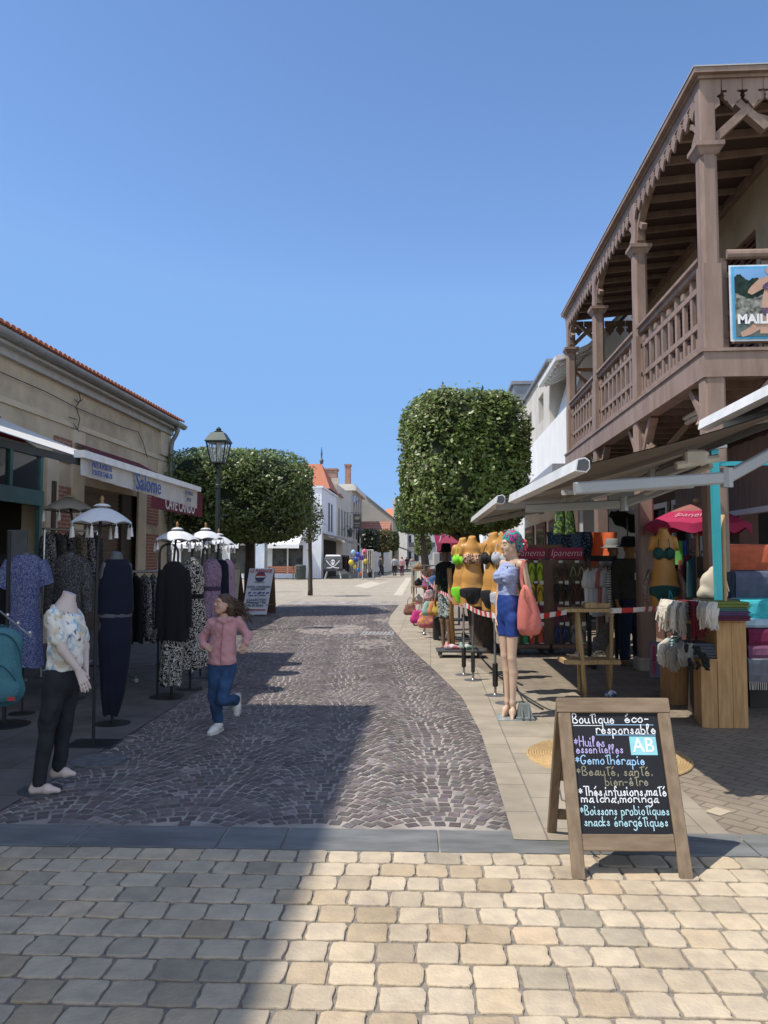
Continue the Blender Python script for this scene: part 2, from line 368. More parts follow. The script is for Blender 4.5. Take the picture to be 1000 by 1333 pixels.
# palette of stone colours found in the square: warm cream, ochre, pinkish, grey, blue-grey
pal = [(1, 1, 1)] * 12 + [(.94, .9, .84), (.84, .8, .74), (.98, .91, .84), (.82, .81, .79), (.75, .77, .78), (.93, .89, .83), (1.06, 1.04, 1.0), (1.04, 1.0, .94)]
while y > -1.0:
    x = -4.2 + (r % 2) * .085 + rng.uniform(-.02, .02)
    while x < 4.6:
        wd = rng.uniform(.148, .182); hw = (wd - .008) / 2; hh = (rowh - .0085) / 2 * rng.uniform(.95, 1.01); cx = x + wd / 2; cy = y - rowh / 2
        p = rng.choice(pal); t = rng.uniform(.9, 1.07); g.col = tuple(min(1.2, c * t) for c in p)
        ph = rng.uniform(0, 6); ex = rng.uniform(6, 16); tz = rng.uniform(-.004, .004); tx, ty = rng.uniform(-.03, .03), rng.uniform(-.03, .03)
        rings = []
        j = [rng.uniform(-.005, .004) for _ in range(20)]
        for sc, zz in ((1.0, -.02), (.99, -.0015), (.965, .0018), (.86, .003)):
            ring = []
            for k in range(20):
                th = 2 * math.pi * k / 20 + (.0 if k % 5 else .0); th += .22 * math.sin(4 * th); c, s_ = math.cos(th), math.sin(th)
                q = (abs(c) ** ex + abs(s_) ** ex) ** (-1 / ex)
                lx = (hw + j[k]) * q * c * sc; ly = (hh + j[(k * 7) % 20] * .8) * q * s_ * sc
                ring.append(g.v((cx + lx, cy + ly, zz + .002 + tz * .5 + (tx * lx + ty * ly) * .6)))
            rings.append(ring)
        g._skin(rings, False); g.f(*rings[-1])
        x += wd
    y -= rowh; r += 1
struct('square_setts', g, m_beige, smooth=False)
# drain grate, manhole marks
gr = T('drain_grate', 'slotted grey drain grate set in the cobbled roadway', 'drain grate', (-1.05, 15.55, 0))
m_iron = mat('cast_iron', (.12, .12, .12), .6, (.2, .2, .19), 20, metal=.4)
g = MB(); g.box((-.34, -.28, -.03), (.34, .28, -.008)); obj('frame', g, m_gr, gr, world=False)
g = MB()
for k in range(9): g.box((-.32 + k * .075, -.26, -.006), (-.28 + k * .075, .26, .008))
obj('slats', g, mat('grate_metal', (.32, .32, .31), .5), gr, world=False)
g = MB(); c = G(128, 991); g.lathe([(.001, .004), (.2, .004), (.2, .0115), (.001, .012)], c, 20); tag(obj('manhole_cover', g, m_iron), 'dark round manhole cover in the pavement behind the tie-dye shirt mannequin', 'manhole cover')
# ================================================================ right: house with the brown timber balcony
XF, XW, YN, YE = 2.9, 4.27, 8.0, 15.9
COLY = [8.0, 10.6, 13.2, 15.75]
m_br = mat('brown_paint', (.30, .212, .165), .55, (.245, .172, .134), 3, .16, 26, spec=.3, stretch=(3, 3, .7), stain=(1.3, .78))
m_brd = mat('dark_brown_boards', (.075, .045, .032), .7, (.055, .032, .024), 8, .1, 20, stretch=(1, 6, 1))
m_stone = mat('ochre_stone', (.46, .375, .25), .9, (.37, .30, .2), 2.5, .35, 18, det=8)
m_white = mat('white_paint', (.72, .72, .70), .6, (.64, .64, .62), 2)
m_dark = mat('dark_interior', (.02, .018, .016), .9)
m_louv = mat('red_brown_shutter', (.16, .065, .04), .6, (.12, .05, .03), 20)
hb = T('balcony_house', 'house with carved brown timber balcony on posts over the stalls', 'house', (XW, YN, 0))
# walls: upper street wall, upper front wall, ground floor recess with back wall
g = MB()
def wall_x(g, x0, x1, y0, y1, z0, z1, holes):      # wall slab in the YZ plane with rectangular openings
    cuts = sorted(set([y0, y1] + [h[0] for h in holes] + [h[1] for h in holes]))
    for a, b in zip(cuts, cuts[1:]):
        hs = sorted([(h[2], h[3]) for h in holes if h[0] <= a + 1e-6 and h[1] >= b - 1e-6]); z = z0
        for lo, hi in hs:
            if lo > z: g.box((x0, a, z), (x1, b, lo))
            z = hi
        if z < z1: g.box((x0, a, z), (x1, b, z1))
def wall_y(g, x0, x1, y0, y1, z0, z1, holes):
    cuts = sorted(set([x0, x1] + [h[0] for h in holes] + [h[1] for h in holes]))
    for a, b in zip(cuts, cuts[1:]):
        hs = sorted([(h[2], h[3]) for h in holes if h[0] <= a + 1e-6 and h[1] >= b - 1e-6]); z = z0
        for lo, hi in hs:
            if lo > z: g.box((a, y0, z), (b, y1, lo))
            z = hi
        if z < z1: g.box((a, y0, z), (b, y1, z1))
up = [(10.1, 11.2, 3.62, 5.75), (12.6, 13.7, 3.62, 5.75)]
low = [(9.7, 10.95, .0, 2.3), (11.35, 12.3, .8, 2.45), (12.75, 13.7, .8, 2.45), (14.1, 15.3, .8, 2.45)]
wall_x(g, XW, XW + .3, 9.4, YE, 3.3, 6.75, up); wall_y(g, XW + .3, 9.0, 9.4, 9.7, 3.3, 6.75, [(5.0, 6.1, 3.62, 5.75)])
g.box((XW + .31, YE - .3, 0), (9, YE - .002, 6.74))
obj('wall', g, m_stone, hb)
g = MB(); wall_x(g, XW + .02, XW + .28, 9.72, YE - .01, 0, 3.3, low); g.box((XW + .3, 12.2, 0), (9, 12.4, 3.3)); obj('ground_floor_wall', g, mat('maroon_boarding', (.13, .06, .045), .7, (.10, .045, .035), 6, .2, 30, stretch=(1, 6, .5)), hb)
for (a, b, lo, hi) in low[1:]:
    wn = MB(); wn.box((XW - .03, a - .07, lo - .07), (XW + .018, a + .02, hi + .07)); wn.box((XW - .03, b - .02, lo - .07), (XW + .018, b + .07, hi + .07)); wn.box((XW - .028, a + .02, hi - .02), (XW + .016, b - .02, hi + .07)); wn.box((XW - .028, a + .02, lo - .07), (XW + .016, b - .02, lo + .02))
    wo = obj('window', wn, m_white, hb)
    p = MB(); p.box((XW + .1, a, lo), (XW + .12, b, hi)); obj('pane', p, glass(), wo)
for (a, b, lo, hi) in up:
    s = MB(); n = 26
    s.box((XW + .04, a, lo), (XW + .08, a + .07, hi)); s.box((XW + .04, b - .07, lo), (XW + .08, b, hi)); s.box((XW + .04, (a + b) / 2 - .05, lo), (XW + .085, (a + b) / 2 + .05, hi))
    for k in range(n):
        z = lo + (hi - lo) * k / n; s.hexa([(XW + .045, a + .07, z), (XW + .06, a + .07, z), (XW + .06, b - .07, z), (XW + .045, b - .07, z), (XW + .065, a + .07, z + .06), (XW + .08, a + .07, z + .06), (XW + .08, b - .07, z + .06), (XW + .065, b - .07, z + .06)])
    s.box((XW + .1, a, lo), (XW + .12, b, hi)); obj('shutter_door', s, m_louv, hb)
s = MB(); s.box((5.0, 9.5, 3.62), (6.1, 9.55, 5.75)); obj('shutter_door', s, m_louv, hb)
# roof: sheet over balcony, eaves moulding
g = MB(); zt = 6.74
e0 = [g.v(p) for p in ((XF - .16, YN - .16, zt), (9.2, YN - .16, zt), (9.2, YE + .1, zt), (XF - .16, YE + .1, zt))]; e1 = [g.v(p) for p in ((XF - .16, YN - .16, zt + .025), (9.2, YN - .16, zt + .025), (9.2, YE + .1, zt + .025), (XF - .16, YE + .1, zt + .025), (6.0, YN + 3, zt + .75), (6.0, YE - 2, zt + .75))]
g.f(*e0[::-1]); g.f(e0[0], e0[1], e1[1], e1[0]); g.f(e0[3], e0[0], e1[0], e1[3]); g.f(e1[0], e1[1], e1[4]); g.f(e1[1], e1[2], e1[5], e1[4]); g.f(e1[2], e1[3], e1[5]); g.f(e1[3], e1[0], e1[4], e1[5])
obj('roof', g, mat('roof_zinc', (.42, .42, .42), .5, (.36, .36, .37), 2), hb)
g = MB()
for x0, z0, z1 in ((XF - .15, 6.64, 6.735), (XF - .10, 6.58, 6.64)):
    g.box((x0, YN - .15 + (x0 - XF + .15), z0), (XF + .02, YE + .09, z1)); g.box((XF + .02, YN - .15 + (x0 - XF + .15), z0), (9.0, YN + .02, z1))
obj('eaves_moulding', g, m_br, hb)
# boarded ceiling and joists
g = MB(); g.prism([(XF + .02, YN + .02, 6.52), (XW, YN + .02, 6.66), (XW, YE, 6.66), (XF + .02, YE, 6.52)], (0, 0, .02)); g.prism([(XW, YN + .02, 6.66), (9, YN + .02, 6.66), (9, 9.4, 6.66), (XW, 9.4, 6.66)], (0, 0, .02))
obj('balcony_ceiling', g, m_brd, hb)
for k in range(15):
    y = YN + .35 + k * .52; j = MB(); j.hexa([(XF + .03, y, 6.40), (XW + .9 if y < 9.3 else XW, y, 6.55), (XW + .9 if y < 9.3 else XW, y + .05, 6.55), (XF + .03, y + .05, 6.40), (XF + .03, y, 6.52), (XW + .9 if y < 9.3 else XW, y, 6.658), (XW + .9 if y < 9.3 else XW, y + .05, 6.658), (XF + .03, y + .05, 6.52)])
    obj('ceiling_joist', j, m_br, hb)
g = MB(); g.bar((XW - .05, 9.35, 6.58), (XW - .05, YE, 6.58), .08, .14); obj('wall_plate', g, m_br, hb)
# carved valance boards
def valance(g, o, d, n, w, nrm):
    o, d, nrm = Vector(o), Vector(d), Vector(nrm); h = w / 2
    half = [(h - .003, 0), (h - .003, -.155), (h - .02, -.162), (h - .042, -.158), (h - .056, -.172), (h - .046, -.19), (h - .024, -.194), (h - .018, -.215), (h - .03, -.235), (h - .016, -.262), (h - .028, -.292), (h * .42, -.315), (h * .34, -.345), (h * .12, -.375), (0, -.405)]
    out = [(-x, z) for x, z in half] + [(x, z) for x, z in half[-2::-1]]
    for k in range(n):
        c = o + d * (w * (k + .5)); g.prism([c + d * x + Vector((0, 0, z)) for x, z in out], nrm * .024)
g = MB(); valance(g, (XF - .075, YN + .06, 6.585), (0, 1, 0), 37, .212, (1, 0, 0)); obj('carved_valance', g, m_br, hb)
g = MB(); valance(g, (XF + .15, YN - .075, 6.585), (1, 0, 0), 18, .212, (0, 1, 0)); obj('carved_valance', g, m_br, hb)
def corner_board(sx):
    pts = [(0, 0), (.22, 0), (.215, -.2), (.17, -.24), (.2, -.28), (.205, -.36), (.15, -.42), (.10, -.43), (.115, -.47), (.06, -.50), (.05, -.6), (0, -.62)]
    return pts
g = MB(); g.prism([(XF - .075 + x, YN - .077, 6.585 + z) for x, z in corner_board(1)], (0, .02, 0)); g.prism([(XF - .078, YN - .055 + x * .6, 6.585 + z) for x, z in corner_board(1)], (.02, 0, 0)); obj('corner_valance', g, m_br, hb)
g = MB(); valance(g, (XF + .1, YE + .06, 6.5), (1, 0, 0), 6, .212, (0, .024, 0)); obj('carved_valance', g, m_br, hb)
# columns with capitals and arched braces, upper and ground floor
def octo(g, x, y, z0, z1, w, ch):
    h = w / 2; P = [(-h + ch, -h), (h - ch, -h), (h, -h + ch), (h, h - ch), (h - ch, h), (-h + ch, h), (-h, h - ch), (-h, -h + ch)]
    g._skin([[g.v((x + a, y + b, z)) for a, b in P] for z in (z0, z1)])
def capital(g, x, y, z):
    for h, e in ((.0, .105), (.05, .115), (.05, .135), (.10, .15), (.10, .125), (.13, .10)): pass
    prof = [(.092, 0), (.105, .02), (.125, .06), (.145, .075), (.145, .12), (.11, .125)]
    g._skin([[g.v((x + a * r, y + b * r, z + dz)) for a, b in ((-1, -1), (1, -1), (1, 1), (-1, 1))] for r, dz in prof])
for i, y in enumerate(COLY):
    c = MB(); octo(c, XF, y, 3.62, 4.5, .2, .012); octo(c, XF, y, 4.5, 5.66, .18, .035); octo(c, XF, y, 5.66, 6.5, .16, .01); capital(c, XF, y, 5.62)
    co = obj('balcony_column', c, m_br, hb)
    b = MB()
    for s in ((1, -1) if 0 < i < 3 else ((1,) if i == 0 else (-1,))):
        pr = None
        P = [Vector((XF, y + s * (.09 + .62 * (t ** 1.9)), 5.8 + .62 * t ** .75)) for t in [k / 7 for k in range(8)]]
        for q, r in zip(P, P[1:]): b.bar(q, r, .06, .09, up=(1, 0, 0))
        b.bar((XF, y + s * .08, 6.12), (XF, y + s * .3, 5.93), .08, .07, up=(1, 0, 0))
    if i == 0:
        b.bar((XF + .08, y, 5.82), (XF + .62, y + .01, 6.42), .09, .11, up=(0, 1, 0)); b.bar((XF + .62, y + .012, 5.95), (XF + .2, y + .012, 6.45), .09, .1, up=(0, 1, 0)); b.bar((XF + .5, y + .011, 6.1), (XF + 1.6, y + .5, 6.1), .07, .09)
    if i == 3: b.bar((XF + .08, y, 5.85), (XF + .55, y, 6.4), .08, .1, up=(0, 1, 0)); b.bar((XF + .5, y + .01, 5.95), (XF + .15, y + .01, 6.35), .07, .08, up=(0, 1, 0))
    obj('brace', b, m_br, co)
    p = MB(); octo(p, XF, y, .18, 3.34, .21, .025); po = obj('post', p, m_br, hb)
    q = MB(); q.box((XF - .15, y - .15, 0), (XF + .15, y + .15, .18), .02); obj('footing', q, mat('footing_stone', (.42, .38, .32), .9), po)
    b = MB()
    for s in (1, -1):
        if i == 0 and s < 0: continue
        P = [Vector((XF, y + s * (.1 + .45 * t ** 1.6), 2.72 + .62 * t)) for t in [k / 5 for k in range(6)]]
        for u, r in zip(P, P[1:]): b.bar(u, r, .08, .1, up=(1, 0, 0))
        b.bar((XF, y + s * .1, 3.2), (XF, y + s * .34, 2.92), .07, .07, up=(1, 0, 0)); b.bar((XF - .02, y + s * .3, 2.9), (XF + .05, y + s * .36, 3.0), .08, .08)
    b.bar((XF + .1, y, 2.75), (XF + .6, y, 3.33), .08, .1, up=(0, 1, 0))
    if i == 0: b.bar((XF + 1.15, y + .02, 2.75), (XF + .55, y + .02, 3.33), .08, .1, up=(0, 1, 0))
    obj('brace', b, m_br, po)
# deck: edge beams, boards, joists
g = MB(); g.box((XF - .12, YN - .12, 3.34), (XF + .06, YE, 3.60)); g.box((XF + .06, YN - .12, 3.342), (9, YN + .06, 3.598)); g.box((XF - .14, YN - .14, 3.60), (XF + .06, YE, 3.635)); g.box((XF + .06, YN - .14, 3.601), (9, YN + .06, 3.634)); obj('edge_beam', g, m_br, hb)
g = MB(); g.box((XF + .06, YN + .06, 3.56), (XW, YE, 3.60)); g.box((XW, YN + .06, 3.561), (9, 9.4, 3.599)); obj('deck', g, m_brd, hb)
for k in range(15):
    y = YN + .3 + k * .52; j = MB(); j.box((XF + .06, y, 3.42), (XW if y > 9.2 else 7.5, y + .08, 3.56)); obj('deck_joist', j, m_br, hb)
g = MB(); g.box((XF + .4, 9.0, 3.30), (XF + .52, 10.2, 3.36), .02); g.tube([(XF + .46, 9.02, 3.27), (XF + .46, 10.18, 3.27)], .035, 8); obj('tube_lamp', g, mat('lamp_plastic', (.75, .75, .72), .4), hb)
# railings
def railing(y0, y1):
    r = MB(); L = y1 - y0
    for z, w_, h in ((3.72, .07, .07), (3.98, .05, .06), (4.36, .05, .06), (4.56, .10, .06)): r.bar((XF, y0, z), (XF, y1, z), w_, h)
    r.bar((XF - .02, y0, 4.61), (XF - .02, y1, 4.61), .13, .035)
    n = 9
    for k in range(n):
        y = y0 + L * (k + .5) / n
        r.box((XF - .02, y - .035, 3.72), (XF + .021, y + .035, 4.40))
        if k % 2: r.box((XF - .021, y - .034, 4.40), (XF + .02, y + .034, 4.56))
        else: r.box((XF - .03, y - .045, 4.40), (XF + .018, y + .045, 4.47))
        if k: r.box((XF - .015, y - L / n / 2 - .03, 3.72), (XF + .016, y - L / n / 2 + .03, 3.86))
    for y in (y0 + .03, y1 - .03): r.box((XF - .025, y - .03, 3.66), (XF + .027, y + .03, 4.55))
    obj('railing', r, m_br, hb)
for a, b in zip(COLY, COLY[1:]): railing(a + .1, b - .1)
r = MB()
for z, w_, h in ((3.80, .06, .07), (4.02, .05, .06), (4.40, .05, .06)): r.bar((XF + .14, YN, z), (8.5, YN, z), w_, h)
r.tube([(XF + .16, YN - .05, 4.60), (8.5, YN - .05, 4.60)], .05, 10); r.tube([(XF + .2, YN - .06, 3.74), (8.5, YN - .06, 3.74)], .05, 10)
for k in range(14): x = XF + .14 + k * .42; r.box((x - .035, YN - .02, 3.66), (x + .035, YN + .02, 4.58))
obj('railing', r, m_br, hb)
for o_ in [c for h_ in hb.children for c in (h_, *h_.children)]:      # storey height above the deck, measured on the photograph
    if o_.type == 'MESH':
        for v_ in o_.data.vertices:
            if v_.co.z > 3.66: v_.co.z = interp(v_.co.z, [3.66, 5.62, 5.745, 6.18, 6.585, 6.765, 8], [3.66, 5.68, 5.81, 6.18, 6.50, 6.60, 7.4])
# shop behind the ground floor: dark inside, boarded lintel with white trim
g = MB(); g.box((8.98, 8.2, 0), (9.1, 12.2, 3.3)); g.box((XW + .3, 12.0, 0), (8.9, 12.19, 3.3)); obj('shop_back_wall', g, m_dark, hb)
g = MB(); n = 26
for k in range(n): y = 8.2 + k * .17; g.box((XW - .32, y, 2.12), (XW - .29, y + .165, 2.95 + (.01 if k % 2 else 0)))
obj('lintel_boarding', g, mat('grey_brown_boards', (.22, .155, .115), .75, (.18, .125, .09), 6, .1, 20, stretch=(6, 6, .5)), hb)
g = MB(); g.box((XW - .345, 8.15, 2.05), (XW - .27, 12.65, 2.118)); obj('lintel_trim', g, m_white, hb)
# poster tied to the front railing (flat printed board)
pA, pB, pC, pD = PY(949, 345, YN - .13), PY(949, 345, YN - .13), PY(955, 444, YN - .13), PY(949, 345, YN - .13)
px0, pz1, pz0 = pA.x, pA.z, pC.z
po = T('poster', 'beach swimwear poster with pale blue border tied to the balcony railing', 'poster', (px0, YN - .13, pz0))
pw = 1.75; ph = pz1 - pz0
def pp(u, v, d=0): return (px0 + u * ph, YN - .13 - d, pz0 + v * ph)     # in poster heights
def prect(m, u0, v0, u1, v1, d, name):
    g = MB(); g.box((px0 + u0 * ph, YN - .13 - d - .002, pz0 + v0 * ph), (px0 + u1 * ph, YN - .13 - d, pz0 + v1 * ph)); return obj(name, g, m, po)
mf = lambda n, c, c2=None, s=12: mat(n, c, .5, c2, s, spec=.2)
W_ = pw / ph
prect(mf('poster_white', (.75, .8, .84)), 0, 0, W_, 1, -.012, 'board'); prect(mf('poster_blue', (.10, .42, .68)), .025, .025, W_ - .025, .975, 0, 'border')
prect(mf('poster_sky', (.16, .33, .60), (.22, .42, .68), 2), .06, .055, W_ - .06, .945, .003, 'picture')
g = MB(); top = [(.06 + (W_ - .12) * k / 120, .80 + .03 * math.sin(k * .5) + .035 * math.sin(k * .17 + 1) + .022 * random.random()) for k in range(121)]
g.prism([pp(u, v, .008) for u, v in top[::-1]] + [pp(.06, .5, .008), pp(W_ - .06, .5, .008)], (0, .001, 0)); obj('picture_trees', g, mf('poster_trees', (.02, .045, .03), (.008, .016, .014), 16), po)
g = MB(); top = [(.06 + (W_ - .12) * k / 120, .58 + .04 * math.sin(k * .23 + 2) + .03 * random.random()) for k in range(121)]
g.prism([pp(u, v, .011) for u, v in top[::-1]] + [pp(.06, .26, .011), pp(W_ - .06, .26, .011)], (0, .001, 0)); obj('picture_rocks', g, mf('poster_rocks', (.33, .33, .28), (.06, .065, .055), 22), po)
prect(mf('poster_sea', (.10, .13, .12), (.15, .18, .16), 8), .06, .055, W_ - .06, .27, .0135, 'picture_shore')
m_psk = mf('poster_skin', (.52, .33, .24), (.45, .28, .2), 6)
def limb(pts, w):
    n = len(pts); X = [(i, *pts[i], w[i]) for i in range(n)]; q = np.linspace(0, n - 1, 6 * n); cs = lambda j: np.convolve(np.pad(np.interp(q, range(n), [x[j] for x in X]), 3, 'edge'), np.ones(7) / 7, 'valid'); pts = list(zip(cs(1), cs(2))); w = list(cs(3))
    L = [];R_ = []
    for i, (u, v) in enumerate(pts):
        a = Vector(pts[max(0, i - 1)]); b = Vector(pts[min(len(pts) - 1, i + 1)]); d = (b - a).normalized(); n = Vector((-d.y, d.x)) * w[i]
        L.append((u + n.x, v + n.y)); R_.append((u - n.x, v - n.y))
    return L + R_[::-1]
g = MB(); o = .022
g.prism([pp(u, v, .016) for u, v in limb([(.66, .14), (.62, .32), (.585, .44), (.60, .56), (.62, .70), (.60, .80), (.60, .84)][::-1], [.03, .045, .12, .10, .095, .13, .05][::-1])], (0, .001, 0))
g.prism([pp(u, v, .0175) for u, v in limb([(.20, .07), (.33, .12), (.55, .30)], [.03, .045, .075])], (0, .001, 0))
g.prism([pp(u, v, .0185) for u, v in limb([(.50, .08), (.50, .14), (.60, .32)], [.05, .05, .07])], (0, .001, 0))
g.prism([pp(u, v, .0195) for u, v in limb([(.52, .80), (.36, .66), (.33, .60)], [.045, .04, .03])], (0, .001, 0)); g.prism([pp(u, v, .0205) for u, v in limb([(.33, .61), (.48, .70), (.56, .74)], [.03, .035, .03])], (0, .001, 0))
g.prism([pp(.60 + .065 * math.cos(t), .91 + .05 * math.sin(t), .017) for t in [k * math.pi / 8 for k in range(16)]], (0, .001, 0))
g.V = [(x - .09 * ph, y, z) for x, y, z in g.V]; obj('picture_figure', g, m_psk, po)
for pl_ in (((.50, .72), (.56, .76), (.62, .73), (.70, .76), (.72, .69), (.66, .65), (.60, .68), (.54, .65), (.49, .68)), ((.47, .42), (.70, .42), (.68, .34), (.62, .28), (.55, .30), (.49, .36))):
    g = MB(); g.prism([pp(u - .09, v, .0215) for u, v in pl_], (0, .001, 0)); obj('picture_bikini', g, print_mat('poster_bikini', (.06, .07, .13), (.35, .12, .16), 60, .55), po)
lettering('MAILLOTS', .165 * ph, pp(.075, .27, .025), (1, 0, 0), (0, 0, 1), mat('poster_lettering', (.85, .85, .84), .5), po, align='LEFT', bold=.006, depth=.001)
# ---------------------------------------------------------------- houses beyond the balcony house on the right
m_wh = mat('white_render', (.80, .79, .76), .85, (.72, .71, .68), 1.5, .1, 30)
m_cr = mat('cream_render', (.60, .56, .49), .9, (.50, .46, .40), 1.2, .15, 20, det=8)
m_grey = mat('grey_zinc', (.20, .21, .23), .5, (.16, .17, .19), 3)
m_tile = mat('terracotta', (.42, .15, .075), .8, (.30, .10, .055), 14, .5, 30, stretch=(1, 1, 3))
wh = T('white_house', 'plain white house with two small windows behind the clipped tree', 'house', (2.9, 18.6, 0))
g = MB(); hl = [(19.6, 20.5, 5.05, 5.75), (21.9, 22.8, 5.0, 5.7)]
wall_x(g, 2.9, 3.2, 18.6, 25, 4.7, 6.25, hl); g.box((3.2, 18.61, 0), (9, 18.9, 6.24)); g.box((3.2, 24.7, 0), (9, 24.99, 6.24)); obj('upper_wall', g, m_cr, wh)
g = MB(); g.box((2.875, 16.25, 0), (3.19, 25.01, 4.7)); obj('lower_wall', g, m_wh, wh)
g = MB(); g.box((2.82, 18.5, 6.25), (9, 25.1, 6.32)); obj('roof_edge', g, m_grey, wh)
for h in hl:
    wm = MB(); wm.box((3.08, h[0], h[2]), (3.12, h[1], h[2] + .05)); wm.box((3.08, h[0], h[3] - .05), (3.12, h[1], h[3])); wm.box((3.08, h[0], h[2] + .05), (3.12, h[0] + .05, h[3] - .05)); wm.box((3.08, h[1] - .05, h[2] + .05), (3.12, h[1], h[3] - .05)); wo = obj('window', wm, m_white, wh)
    p = MB(); p.box((3.09, h[0] + .05, h[2] + .05), (3.1, h[1] - .05, h[3] - .05)); obj('pane', p, glass('pale_glass', (.25, .27, .28), .2), wo)
for y0, y1, z0, z1 in ((17.2, 18.6, .3, 2.4), (19.2, 20.8, 0, 2.4), (21.4, 23.2, .4, 2.4)):
    g = MB(); g.box((2.83, y0, z0), (2.874, y1, z1)); wo = obj('shop_window', g, m_louv, wh); g = MB(); g.box((2.82, y0 + .12, z0 + .12), (2.829, y1 - .12, z1 - .1)); obj('pane', g, glass(), wo)
gh = T('gabled_house', 'white gabled house with a flared white eave behind the balcony', 'house', (2.9, 16.25, 0))
zz = [(2.62, 5.62), (2.95, 5.70), (3.3, 5.86), (3.8, 6.35), (4.4, 6.95), (6.2, 8.6), (8.0, 6.9), (8.6, 6.4)]
g = MB(); g.prism([(3.0, 16.4, 4.7)] + [(8.3, 16.4, 4.7)] + [(x, 16.4, z - .1) for x, z in zz[::-1] if x > 3.0 and x < 8.3], (0, 2.1, 0)); obj('wall', g, m_wh, gh)
g = MB(); g.prism([(x, 15.98, z) for x, z in zz] + [(x, 15.98, z + .10) for x, z in zz[::-1]], (0, 2.6, 0)); obj('roof', g, mat('white_boards', (.74, .74, .72), .6, (.62, .62, .6), 20, stretch=(1, 8, 1)), gh)
g = MB()
for k in range(7): y = 16.15 + k * .33; g.prism([(2.75, y, 5.55), (3.4, y, 5.85), (3.8, y, 6.25), (3.8, y, 6.33), (3.3, y, 5.84), (2.7, y, 5.66)], (0, .06, 0))
obj('eave_rafters', g, m_white, gh)
g = MB(); m_or = mat('orange_timber', (.34, .15, .06), .6); 
for a, b in (((3.08, 4.9), (3.08, 5.75)), ((3.62, 4.9), (3.62, 5.75)), ((3.08, 4.95), (3.62, 5.45)), ((3.62, 4.95), (3.08, 5.45)), ((3.05, 5.5), (3.65, 5.5)), ((3.05, 4.92), (3.65, 4.92))): g.bar((a[0], 16.3, a[1]), (b[0], 16.3, b[1]), .05, .05, up=(0, 1, 0))
obj('timber_brace', g, m_or, gh)
mh = T('mansard_house', 'far house with a grey dormer roof above the white house', 'house', (3.8, 33, 0))
g = MB(); g.box((3.8, 33, 0), (12, 47, 7.4)); obj('wall', g, m_cr, mh)
g = MB(); g.hexa([(3.6, 32.8, 7.4), (12, 32.8, 7.4), (12, 47.2, 7.4), (3.6, 47.2, 7.4), (4.6, 33.8, 9.0), (12, 33.8, 9.0), (12, 46.2, 9.0), (4.6, 46.2, 9.0)]); obj('roof', g, m_grey, mh)
for y in (34.2, 38.5):
    g = MB(); g.box((3.75, y, 7.5), (5.2, y + 1.5, 9.25)); g.box((3.65, y - .1, 9.25), (5.3, y + 1.6, 9.4)); do = obj('dormer', g, m_grey, mh); p = MB(); p.box((3.70, y + .3, 7.8), (3.745, y + 1.2, 8.9)); obj('window', p, glass(), do)
g = MB(); g.box((6.0, 36, 9.0), (7.0, 37.2, 10.4)); obj('chimney', g, m_tile, mh)
# far right side of the street
for i, (y0, y1, x, z, m, lab) in enumerate(((50, 72, 3.4, 6.0, m_wh, 'low white house on the right of the street behind the stalls'), (78, 110, 4.2, 6.5, m_cr, 'cream house far down the right side of the street'))):
    h = T('town_house', lab, 'house', (x, y0, 0)); g = MB(); g.box((x, y0, 0), (x + 9, y1, z)); obj('wall', g, m, h)
    g = MB(); g.prism([(x - .3, y0 - .3, z), (x + 4.5, y0 - .3, z + 1.5), (x + 9.3, y0 - .3, z)], (0, y1 - y0 + .6, 0)); obj('roof', g, m_tile, h)
    for k in range(3):
        wv = MB(); wv.box((x - .02, y0 + 3 + k * 6, 3.6), (x + .01, y0 + 4.2 + k * 6, 5.2)); obj('window', wv, glass(), h)
# ================================================================ left: stone shop building
XL_ = -6.85
def wl(px, py, e=0.0): return PX(px, py, XL_ + e)
m_lst = mat('old_limestone', (.60, .50, .355), .92, (.45, .37, .26), 1.6, .5, 14, det=9, lo=.3, hi=.7, stain=(.55, .7))
m_brk = brick_mat('red_brick', (.30, .105, .065), (.36, .14, .085), (.36, .30, .24), .24, .075, msize=.014, axis='YZ')
m_teal = mat('teal_paint', (.075, .17, .155), .55, (.06, .14, .13), 4)
m_zinc = mat('gutter_zinc', (.27, .28, .285), .45, (.22, .23, .235), 3, metal=.3)
sb = T('stone_shop', 'low ochre stone shop building with zinc gutter and terracotta roof', 'building', (XL_, 19.7, 0))
Y0, Y1, ZW = 5.25, 19.7, 4.86
sh_a = wl(108, 640).y; sh_b = wl(165, 640).y; tz = wl(2, 606).y; tb = wl(54, 640).y
g = MB(); wall_x(g, XL_ - .35, XL_, Y0, Y1, 0, ZW, [(Y0 + .4, tb, 0, 3.35), (sh_a, sh_b + 1.0, 0, 2.95)]); g.box((-13, Y1 - .35, 0), (XL_ - .35, Y1 - .001, ZW)); obj('wall', g, m_lst, sb)
g = MB()
for z, e in ((4.0, .03), (4.055, .018)): g.box((XL_ + .001, Y0, z), (XL_ + e, Y1 + .02, z + .05))
g.box((XL_ + .001, 18.9, 0), (XL_ + .06, Y1 + .03, 3.97)); g.box((XL_ + .001, 18.95, 4.14), (XL_ + .05, Y1 + .02, ZW)); g.box((XL_ + .001, 17.55, 0), (XL_ + .05, 18.05, 3.5)); g.box((XL_ + .001, sh_a - .55, 0), (XL_ + .055, sh_a - .05, 3.97)); g.box((XL_ + .001, tb + .08, 0), (XL_ + .06, tb + .5, 3.3))
obj('stone_trim', g, mat('pale_limestone', (.60, .51, .37), .9, (.5, .42, .30), 2.5, .3, 20, det=8), sb)
